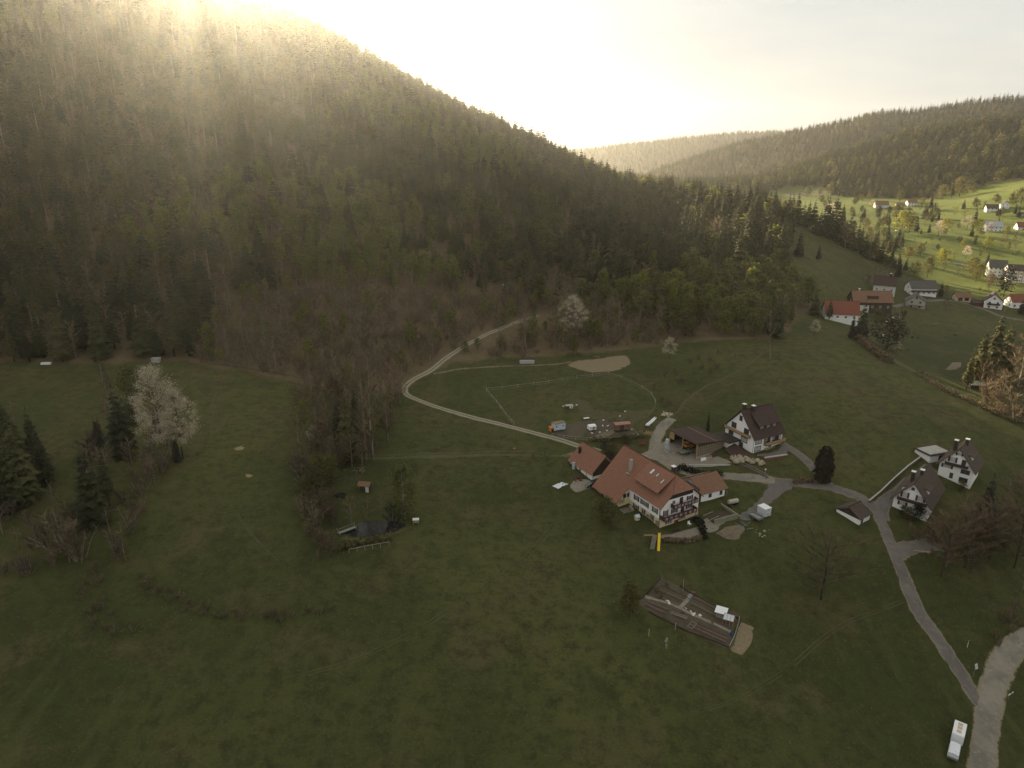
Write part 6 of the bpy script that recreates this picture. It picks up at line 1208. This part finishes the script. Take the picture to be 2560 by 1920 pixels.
bench(1606, 1112, math.radians(15), 'red painted bench on the grass above the farm', red_p, 2.6)
e = thing('garden_table', 1723, 1313, math.radians(28), 'white garden chair on the farm terrace', 'chair', dz=.1); e.name = 'garden_chair'; MB().box((-.4, -.4, .4), (.4, .4, .48)).build('seat', white_p, e); MB().box((-.4, .32, .48), (.4, .4, 1.1)).build('backrest', white_p, e)
for x in (-.35, .35):
    for y in (-.35, .35): MB().box((x-.04, y-.04, -.2), (x+.04, y+.04, .4)).build('leg', white_p, e)
bench(1690, 1328, math.radians(28), 'dark bench on the farm terrace under the balcony', wood_d, 2.4)
e = thing('rain_barrel', 1434, 1172, 0, 'pale grey rain tank at the annex barn corner', 'tank'); MB().tube([(0, 0, -.2), (0, 0, 2.3), (0, 0, 2.45)], [.55, .55, .35], 12).build('tank', mat('grey_tank', (.45, .47, .45), (.4, .42, .4), 1, .5), e); MB().tube([(0, 0, 2.44), (0, 0, 2.54)], .2, 8).build('lid', metal_d, e)
e = thing('wall_lamp_post', 1911, 1199, 0, 'slim lamp post with round head by the farm lane', 'lamp post'); MB().tube([(0, 0, -.3), (0, 0, 3.4)], .05, 6).build('post', metal_l, e); MB().tube([(0, 0, 3.4), (0, 0, 3.5), (0, 0, 3.75)], [.12, .3, .1], 10).build('head', white_p, e)
e = thing('hydrant', 1286, 1127, 0, 'small orange hydrant post on the ditch meadow', 'hydrant'); MB().tube([(0, 0, -.3), (0, 0, 1.1), (0, 0, 1.35)], [.2, .2, .08], 10).build('post', red_p, e); MB().tube([(-.35, 0, .85), (.35, 0, .85)], .12, 8).build('outlet', orange_p, e); MB().box((-.14, -.23, .95), (.14, -.201, 1.12)).build('plate', white_p, e)
# fences
def fence(name, px, label, m_=wood_g, gap=4.0, h=1.1, rails=(), r=.06, railm=None):
    P = [G(u, v) for u, v in px]; C = catmull(P, .5); o = P[0]; e = tag(empty(name, o), label, 'fence'); acc = gap; last = None; posts = []
    for i, p in enumerate(C):
        acc += (p-C[i-1]).length if i else 0
        if acc >= gap or i == len(C)-1: posts.append(Vector((p.x, p.y, hz(p.x, p.y)))); acc = 0
    for p in posts: MB().tube([p-o+Vector((0, 0, -.3)), p-o+Vector((0, 0, h))], r, 5).build('post', m_, e)
    for z in rails:
        mb = MB()
        for a, b in zip(posts[:-1], posts[1:]): mb.beam(a-o+Vector((0, 0, z)), b-o+Vector((0, 0, z)), .05 if railm is None else .09)
        mb.build('rail' if railm else 'wire', railm or metal_l, e)
fence('paddock_fence', [(1216, 976), (1280, 969), (1345, 961), (1396, 953), (1445, 945), (1514, 936), (1543, 942), (1592, 965), (1618, 977), (1632, 992), (1639, 1008)], 'wire paddock fence with pale wooden posts along the meadow ridge', mat('post_pale', (.36, .33, .26), (.3, .27, .21), 2, .9), 6.5, 1.3, (.9,), .08)
fence('paddock_fence', [(1216, 978), (1240, 1005), (1262, 1035), (1285, 1062)], 'short wire fence down the left side of the paddock', MATS['post_pale'], 6, 1.2, (.9,), .07)
fence('run_fence', [(1380, 1092), (1420, 1098), (1460, 1102), (1500, 1104), (1540, 1100), (1580, 1094), (1605, 1085)], 'chicken run fence with thin pale posts behind the annex', MATS['post_pale'], 4, 1.5, (1.3, .5), .06)
fence('pond_rail', [(873, 1384), (898, 1379), (922, 1374), (946, 1370), (973, 1365)], 'pale single rail fence on posts below the pond', MATS['post_pale'], 1.8, 1.3, (1.3,), .05, MATS['post_pale'])
fence('pond_posts', [(866, 1346), (890, 1347), (916, 1346), (944, 1343), (975, 1335)], 'short wooden posts along the pond edge', MATS['post_pale'], 3.2, .8, (), .06)
yw, ln = facing(847, 1336, 889, 1322); e = thing('footbridge', 847, 1337, yw, 'narrow grey green footbridge over the pond corner', 'bridge')
for y in (-.35, 0, .35): MB().beam((0, y, .55), (ln, y, .75), .3, .08).build('plank', mat('bridge_wood', (.28, .30, .25), (.2, .22, .18), 2, .8), e)
for x in (.2, ln-.2):
    for y in (-.6, .6): MB().tube([(x, y, -.6), (x+(.3 if x > 1 else -.3), y*1.4, 1.7)], .06, 5).build('post', MATS['post_pale'], e)
for y in (-.7, .7): MB().beam((0, y, 1.3), (ln, y, 1.5), .06).build('handrail', MATS['bridge_wood'], e)
e = thing('bee_box', 1040, 1310, math.radians(5), 'white topped hive box on posts beside the pond birch', 'hive'); MB().box((-.8, -.5, .7), (.8, .5, 1.5)).build('box', wood_l, e); MB().box((-.9, -.62, 1.5), (.9, .62, 1.62)).build('roof', white_p, e)
for x in (-.7, .7): MB().box((x-.06, -.4, -.4), (x+.06, -.28, .7)).build('leg', wood_g, e)
e = thing('pond_hut', 913, 1225, math.radians(-8), 'little hut with rusty roof and white wall above the pond', 'hut'); MB().box((-1.4, -1.1, -.5), (1.6, 1.1, 2.0)).build('wall', wood_d, e); MB().box((.5, -1.16, -.3), (1.5, -1.101, 1.7)).build('white_panel', W_off, e); MB().prism([(-1.9, -1.6, 1.9), (-1.9, 0, 2.8), (-1.9, 0, 2.92), (-1.9, -1.6, 2.02)], (3.9, 0, 0)).build('roof_panel', mat('rusty_roof', (.20, .11, .06), (.15, .09, .05), 1.5, .8), e); MB().prism([(-1.9, 1.6, 1.9), (-1.9, 0, 2.8), (-1.9, 0, 2.92), (-1.9, 1.6, 2.02)], (3.9, 0, 0)).build('roof_panel', MATS['rusty_roof'], e); MB().tube([(-1.2, -1.4, -.4), (-1.2, -1.4, 2.0)], .05, 5).build('post', wood_g, e)
e = thing('garden_swing', 829, 1142, math.radians(40), 'small red roofed play frame among the stream bushes', 'play frame'); MB().prism([(-.9, -1.3, .4), (-.9, 0, 1.9), (-.9, 0, 2.0), (-.9, -1.4, .42)], (1.8, 0, 0)).build('roof_panel', red_p, e); MB().prism([(-.9, 1.3, .4), (-.9, 0, 1.9), (-.9, 0, 2.0), (-.9, 1.4, .42)], (1.8, 0, 0)).build('roof_panel', wood_g, e); MB().box((-.8, -.9, -.2), (.8, .9, .4)).build('box', wood_d, e)
heap('brush_heap', 898, 1172, 6, 14, mat('cut_branches', (.24, .16, .11), (.18, .12, .08), 2, .9), 'heap of cut branches above the pond hut', 'brushwood', 'board', 3.0, .14, .6, 12)
for u, v, w, lab, sd in ((598, 1121, 2.6, 'larger pale hay heap on the left meadow', 1), (622, 1190, 1.9, 'smaller pale hay heap on the left meadow', 2)):
    random.seed(sd); e = thing('hay_heap', u, v, rnd(0, 3), lab, 'hay'); mb = MB()
    for i in range(5):
        r = w*.5*(1-.23*i); mb.v += [(math.cos(t*.628)*r*1.5*rnd(.8, 1.15), math.sin(t*.628)*r*rnd(.8, 1.15), -.15+i*.2) for t in range(10)]
    mb.f = [(i*10+t, i*10+(t+1) % 10, i*10+10+(t+1) % 10, i*10+10+t) for i in range(4) for t in range(10)]+[tuple(40+t for t in range(10))]; mb.build('heap', hay, e); MB().beam((-w*.6, -.2, .35), (w*.5, .3, .6), .3, .12).build('loose_wisp', hay, e)
e = thing('field_trough', 116, 911, math.radians(4), 'white water trough at the upper left meadow edge', 'trough'); MB().box((-1.9, -.7, .1), (1.9, .7, .25)).build('base', white_p, e)
for a, b in (((-1.9, -.7, .25), (1.9, -.6, .8)), ((-1.9, .6, .25), (1.9, .7, .8)), ((-1.9, -.59, .25), (-1.8, .59, .8)), ((1.8, -.59, .25), (1.9, .59, .8))): MB().box(a, b).build('side', white_p, e)
e = thing('stone_trough', 391, 904, math.radians(4), 'grey stone cistern at the forest edge', 'cistern'); MB().box((-1.6, -1.0, -.3), (1.6, 1.0, 1.4)).build('block', conc, e); MB().box((-1.8, -1.2, 1.4), (1.8, 1.2, 1.6)).build('slab', conc, e)
def stack(u, v, yaw, L, label, n=5, m_=None):
    e = thing('timber_stack', u, v, yaw, label, 'timber stack')
    for r in range(3):
        for k in range(n-r): MB().tube([(-L/2+rnd(-.2, .2), (k-(n-r-1)/2)*.5, .25+r*.43), (L/2+rnd(-.2, .2), (k-(n-r-1)/2)*.5, .25+r*.43)], .24, 7).build('log', m_ or MATS['split_wood'], e)
    for x in (-L*.35, L*.35): MB().box((x-.1, -n*.3, -.3), (x+.1, n*.3, .05)).build('bearer', wood_g, e)
stack(1318, 908, math.radians(2), 6.5, 'pale log stack beside the hillside path', 5, mat('weathered_logs', (.38, .38, .36), (.3, .3, .28), 2, .9))
stack(1272, 714, math.radians(5), 7, 'pale stack of felled logs on the forest clearing', 6, MATS['weathered_logs']); stack(1325, 711, math.radians(3), 9, 'long reddish log stack on the forest clearing', 4, mat('red_logs', (.34, .22, .17), (.28, .18, .14), 2, .9)); stack(1362, 716, math.radians(-4), 4, 'short white log stack on the forest clearing', 4, MATS['weathered_logs'])
stack(1135, 476, math.radians(4), 9, 'pale log stack high on the hillside forest road', 5, MATS['weathered_logs'])
heap('branch_heap', 1496, 893, 3, 9, MATS['cut_branches'], 'pale branch heap above the bare bank', 'brushwood', 'board', 2.2, .16, .5, 15)
# hens
def hen(e):
    mb = MB().tube([(-.24, 0, .34), (-.16, 0, .26), (0, 0, .24), (.14, 0, .28), (.22, 0, .38), (.26, 0, .46), (.31, 0, .47)], [.02, .12, .15, .12, .06, .06, .02], 8); mb.build('body', white_p, e, smooth=True)
    for y in (-.05, .05): MB().tube([(0, y, .14), (0, y, -.02)], .015, 4).build('leg', orange_p, e)
    MB().box((.24, -.01, .50), (.30, .01, .56)).build('comb', red_p, e)
for u, v in ((1507, 1067), (1519, 1067), (1499, 1083), (1517, 1079), (1549, 1043), (1563, 1031), (1480, 1085), (1408, 1018), (1441, 1015), (1508, 1053), (1579, 1076), (1595, 1089)):
    e = thing('hen', u, v, rnd(0, 6.28), 'white hen scratching in the paddock', 'hen', 'white hens in the paddock'); e.scale = (1.5, 1.5, 1.5); hen(e)
# kitchen garden
Gd = [(1651, 1442), (1850, 1541), (1824, 1621), (1600, 1516)]
patch('garden_soil', [(1651, 1442), (1700, 1466), (1775, 1503), (1850, 1541), (1838, 1582), (1824, 1621), (1760, 1592), (1680, 1556), (1600, 1516), (1625, 1480)], earth, .10, rag=.5)
strip('garden_path', [(1612, 1492), (1680, 1512), (1740, 1540), (1790, 1562), (1826, 1580)], 1.0, gravel, .17, 2, edge=.1)
strip('garden_cross_path', [(1729, 1484), (1715, 1502), (1701, 1519)], 1.1, gravel, .20, 2, edge=.1)
patch('straw_bed', [(1852, 1557), (1878, 1565), (1885, 1578), (1872, 1610), (1858, 1638), (1840, 1632), (1826, 1624), (1840, 1590)], straw, .14, rag=.3)
def rows(name, a0, a1, b0, b1, n, m_, h, label):
    """n planted ridges between the lines a0-a1 and b0-b1"""
    A0, A1, B0, B1 = G(*a0), G(*a1), G(*b0), G(*b1); e = tag(empty(name, A0), label, 'bed')
    for k in range(n):
        t = (k+.5)/n; p = A0.lerp(B0, t); q = A1.lerp(B1, t); mb = MB(); st = 14; random.seed(k*7+n)
        for i in range(st+1):
            c = p.lerp(q, i/st); d = (B0-A0).normalized(); z = hz(c.x, c.y)+.10
            for o_, zz in ((-.28, 0), (-.12, h*rnd(.6, 1.2)), (.12, h*rnd(.6, 1.2)), (.28, 0)): x = c+d*(o_+rnd(-.05, .05)); mb.v.append((x.x-A0.x, x.y-A0.y, z+zz-A0.z))
        for i in range(st):
            for j in range(3): mb.f.append((i*4+j, i*4+j+1, i*4+5+j, i*4+4+j))
        mb.build('row', m_[k % len(m_)], e)
def edging(name, px, label, h=.35, w=.12, m_=None):
    P = [G(u, v) for u, v in px]; e = tag(empty(name, P[0]), label, 'edging')
    for a, b in zip(P[:-1], P[1:]): MB().beam(a-P[0]+Vector((0, 0, h/2)), b-P[0]+Vector((0, 0, h/2)), w, h+.3).build('board', m_ or wood_d, e)
soil2 = mat('dark_soil', (.085, .060, .042), (.055, .042, .030), 1.5, .97, .5, detail=8); crop = mat('seedlings', (.075, .085, .028), (.10, .075, .045), 2.5, .95, .5); drysoil = mat('dry_soil', (.16, .115, .08), (.11, .08, .055), 1.5, .97, .5, detail=8)
rows('vegetable_bed', (1655, 1462), (1722, 1493), (1637, 1490), (1697, 1516), 6, (soil2, crop, drysoil), .18, 'planted rows in the upper left bed of the kitchen garden')
rows('vegetable_bed', (1738, 1490), (1800, 1522), (1722, 1520), (1785, 1552), 6, (drysoil, soil2, crop), .16, 'planted rows in the upper right bed of the kitchen garden')
rows('vegetable_bed', (1738, 1556), (1818, 1590), (1730, 1574), (1815, 1612), 5, (soil2, drysoil), .15, 'dug rows in the lower right bed of the kitchen garden')
rows('vegetable_bed', (1622, 1502), (1672, 1522), (1612, 1516), (1662, 1540), 4, (drysoil, soil2), .15, 'dug rows in the lower left bed of the kitchen garden')
edging('bed_edging', [(1700, 1466), (1725, 1484), (1795, 1522), (1846, 1548)], 'dark board edging along the upper side of the kitchen garden'); edging('bed_edging', [(1652, 1446), (1625, 1474), (1606, 1496)], 'dark board edging at the left end of the kitchen garden'); edging('bed_edging', [(1849, 1543), (1846, 1560), (1836, 1592), (1824, 1616)], 'pale pipe edging before the straw bed', .3, .1, MATS['post_pale']); edging('bed_edging', [(1622, 1530), (1670, 1556), (1720, 1580), (1790, 1606), (1822, 1620)], 'low dark edging along the lower side of the kitchen garden', .2)
e = thing('cold_frame', 1803, 1541, math.radians(-28), 'white panel roofed cold frame beside the glass house', 'cold frame'); MB().box((-1.2, -.9, -.2), (1.2, .9, 1.6)).build('frame', wood_g, e); MB().add([(-1.5, -1.2, 1.62), (1.3, -1.2, 1.62), (1.3, 1.2, 2.0), (-1.5, 1.2, 2.0), (-1.5, -1.2, 1.56), (1.3, -1.2, 1.56), (1.3, 1.2, 1.94), (-1.5, 1.2, 1.94)], [(0,1,2,3),(7,6,5,4),(0,4,5,1),(1,5,6,2),(2,6,7,3),(3,7,4,0)]).build('roof_panel', white_p, e)
e = thing('glass_house', 1822, 1556, math.radians(-28), 'small ridge roofed glass house in the kitchen garden', 'greenhouse'); fr = MB()
for x in (-1.2, -.4, .4, 1.2):
    fr.beam((x, -1.3, 1.4), (x, 0, 2.3), .07); fr.beam((x, 1.3, 1.4), (x, 0, 2.3), .07); fr.beam((x, -1.3, -.3), (x, -1.3, 1.4), .07); fr.beam((x, 1.3, -.3), (x, 1.3, 1.4), .07)
fr.beam((-1.25, 0, 2.33), (1.25, 0, 2.33), .09); fr.beam((-1.25, -1.3, 1.42), (1.25, -1.3, 1.42), .08); fr.beam((-1.25, 1.3, 1.42), (1.25, 1.3, 1.42), .08); fr.build('frame', wood_l, e)
for i in range(3):
    x = -1.2+.8*i
    for y in (-1.3, 1.3): MB().add([(x+.05, y, 1.44), (x+.75, y, 1.44), (x+.75, 0, 2.34), (x+.05, 0, 2.34)], [(0, 1, 2, 3)]).build('pane', skyglass, e)
bench(1696, 1543, math.radians(-32), 'long low wooden bench on the kitchen garden path', wood_g, 4.2)
e = thing('water_butt', 1828, 1590, 0, 'blue plastic barrel in the kitchen garden', 'barrel', dz=.1); MB().tube([(0, 0, -.1), (0, 0, .3), (0, 0, .6), (0, 0, 1.0)], [.30, .36, .36, .30], 12).build('barrel', blue_p, e); MB().tube([(0, 0, 1.0), (0, 0, 1.05)], .26, 12).build('lid', metal_d, e)
e = thing('window_frame', 1730, 1566, math.radians(50), 'old pale window frame lying in the kitchen garden', 'frame', dz=.15)
for a, b in (((-1.2, -.7, .2), (1.2, -.6, .3)), ((-1.2, .6, .2), (1.2, .7, .3)), ((-1.2, -.59, .2), (-1.1, .59, .3)), ((1.1, -.59, .2), (1.2, .59, .3)), ((-.05, -.59, .2), (.05, .59, .3))): MB().box(a, b).build('bar', wood_g, e)
heap('white_stones', 1671, 1504, 1.6, 7, W_off, 'white stones edging the left bed', 'stones', 'boulder', 1, .25, .3, 21); heap('white_stones', 1736, 1534, 3.0, 10, W_off, 'row of white stones beside the garden path', 'stones', 'boulder', 1, .25, .3, 22); heap('white_stones', 1715, 1521, 1.3, 6, W_off, 'white stones at the garden path crossing', 'stones', 'boulder', 1, .22, .3, 23)
e = thing('watering_can', 1722, 1498, 1.0, 'light blue watering can on the cross path', 'watering can', dz=.2); MB().tube([(0, 0, 0), (0, 0, .45)], .25, 10).build('can', mat('light_blue', (.12, .35, .48), (.1, .3, .42), 1, .4), e); MB().beam((.2, 0, .1), (.6, 0, .5), .06).build('spout', MATS['light_blue'], e)
e = thing('red_bucket', 1733, 1485, 0, 'terracotta tub at the top of the cross path', 'tub', dz=.1); MB().tube([(0, 0, -.1), (0, 0, .5)], [.35, .5], 10).build('tub', brickred, e); MB().tube([(0, 0, .48), (0, 0, .55)], [.42, .2], 8).build('soil', earth, e)
for u, v, px, lab in ((1640, 1480, 18, 'green vegetable clump at the left end of the kitchen garden'), (1668, 1468, 14, 'small green clump in the upper left bed'), (1650, 1496, 16, 'leafy clump beside the garden edging'), (1705, 1535, 9, 'low green row beside the garden path'), (1780, 1560, 10, 'low plants beside the glass house')):
    T('vegetable_clump', 'scrub', int(u) % 3, u, v, px, lab, None, 1.2, F_mix, 'plant')
e = thing('garden_post', 1665, 1620, .4, 'weathered tree stump post below the kitchen garden', 'stump'); MB().tube([(0, 0, -.3), (.05, 0, .8), (-.08, .05, 1.8), (.1, 0, 2.7)], [.38, .30, .34, .22], 8).build('stump', mat('weathered_stump', (.33, .30, .24), (.22, .2, .16), 2, .95, .5), e); MB().tube([(.02, 0, 1.5), (.35, .1, 2.3)], [.16, .1], 6).build('branch_stub', MATS['weathered_stump'], e)
for u, v, px, lab in ((1688, 1575, 16, 'short white post at the garden fence'), (1622, 1590, 16, 'thin grey post on the meadow below the garden'), (1707, 1478, 26, 'tall thin garden stake')):
    p = G(u, v); h = th(u, v, px); e = tag(empty('stake', p), lab, 'post'); MB().tube([(0, 0, -.3), (0, 0, h)], .09 if px < 20 else .05, 6).build('pole', MATS['post_pale'], e); MB().box((-.1, -.1, h), (.1, .1, h+.06)).build('cap', MATS['post_pale'], e)
# sign posts by the road
for u, v, hs, lab in ((2432, 1693, (3.6, 3.0, 2.4), 'road sign post carrying three small white plates'), (2520, 1750, (1.6,), 'low post with white plates beside the valley road')):
    e = thing('sign_post', u, v, math.radians(20), lab, 'sign'); MB().tube([(0, 0, -.3), (0, 0, hs[0]+.3)], .05, 6).build('post', metal_l, e)
    for k, z in enumerate(hs): MB().box((-.45+.25*k, -.08, z-.2), (.35+.25*k, -.055, z+.2)).build('plate', white_p, e)
    if len(hs) == 1: MB().box((.5, -.08, 1.7), (1.0, -.055, 2.1)).build('plate', white_p, e)
e = thing('delineator', 2418, 1618, 0, 'thin white marker stick beside the lane', 'marker'); MB().tube([(0, 0, -.2), (0, 0, 1.9)], .05, 6).build('stick', white_p, e); MB().tube([(0, 0, 1.5), (0, 0, 1.7)], .06, 6).build('band', metal_d, e)
e = thing('plank_bench', 2304, 1382, math.radians(-12), 'long pale plank seat beside the side path', 'bench'); MB().box((-2.0, -.2, .4), (2.0, .2, .5)).build('seat', wood_l, e)
for x in (-1.7, 1.7): MB().box((x-.15, -.18, -.3), (x+.15, .18, .4)).build('leg', wood_g, e)
P = [G(u, v) for u, v in ((2172, 1258), (2200, 1235), (2236, 1200), (2270, 1170), (2300, 1148))]; e = tag(empty('retaining_wall', P[0]), 'long dark retaining wall above the house driveway', 'wall'); mb = MB(); cp = MB()
for a, b in zip(P[:-1], P[1:]): mb.beam(a-P[0]+Vector((0, 0, .1)), b-P[0]+Vector((0, 0, .1)), .35, 1.6); cp.beam(a-P[0]+Vector((0, 0, .96)), b-P[0]+Vector((0, 0, .96)), .45, .12)
mb.build('wall', MATS['slate_wall'], e); cp.build('coping', conc, e)
e = thing('field_shed', 2442, 972, math.radians(-8), 'little open shed with pale green roof under the right hand trees', 'shed'); MB().box((-2.4, -.2, -.3), (2.6, 1.9, 2.0)).build('wall', wood_d, e); MB().add([(-3.0, -1.6, 2.0), (3.0, -1.6, 2.0), (3.2, 2.2, 2.9), (-2.8, 2.2, 2.9), (-3.0, -1.6, 1.9), (3.0, -1.6, 1.9), (3.2, 2.2, 2.8), (-2.8, 2.2, 2.8)], [(0,1,2,3),(7,6,5,4),(0,4,5,1),(1,5,6,2),(2,6,7,3),(3,7,4,0)]).build('roof', mat('green_grey_roof', (.30, .33, .27), (.25, .28, .23), 1, .6), e); MB().box((1.2, -1.4, -.3), (1.35, -1.25, 1.9)).build('post', white_p, e)
heap('log_heap', 2415, 940, 4, 10, wood_l, 'orange brown log heap beside the right hand trees', 'woodpile', 'log', 1.6, .3, .9, 31)
patch('trees_clearing', [(2382, 905), (2402, 906), (2400, 918), (2385, 924), (2365, 924)], sandy, .1)
e = thing('hay_tedder', 2340, 812, .2, 'grey hay tedder standing on the hamlet meadow', 'farm machine'); MB().beam((-2.2, 0, .7), (2.2, 0, .7), .15).build('frame', metal_l, e)
for x in (-1.8, -.6, .6, 1.8): MB().tube([(x, 0, .15), (x, 0, .22)], .55, 10).build('rotor', metal_d, e)
wheels(e, [(-1.2, 0), (1.2, 0)], .3, .15)
e = thing('round_bale', 2388, 838, 0, 'single dark round bale on the hamlet meadow', 'bale'); MB().tube([(-.6, 0, .6), (.6, 0, .6)], .62, 14).build('bale', mat('bale_wrap', (.10, .11, .09), (.08, .085, .07), 2, .6), e); MB().tube([(-.61, 0, .6), (.61, 0, .6)], .3, 10).build('end', hay, e)

# ---------------------------------------------------------------- the air: thin evening haze
hb = MB().box((-6900, -290, -110), (6900, 7900, 402))
hz_m = material('haze'); nt = hz_m.node_tree; nt.nodes.clear()
pvn = nt.nodes.new('ShaderNodeVolumePrincipled'); ho = nt.nodes.new('ShaderNodeOutputMaterial')
pvn.inputs['Color'].default_value = (.93, .94, .96, 1); pvn.inputs['Density'].default_value = .000060; pvn.inputs['Anisotropy'].default_value = .835
nt.links.new(pvn.outputs[0], ho.inputs['Volume'])
tag(hb.build('haze', hz_m), 'thin even evening haze filling the valley air', 'haze', None, 'stuff')
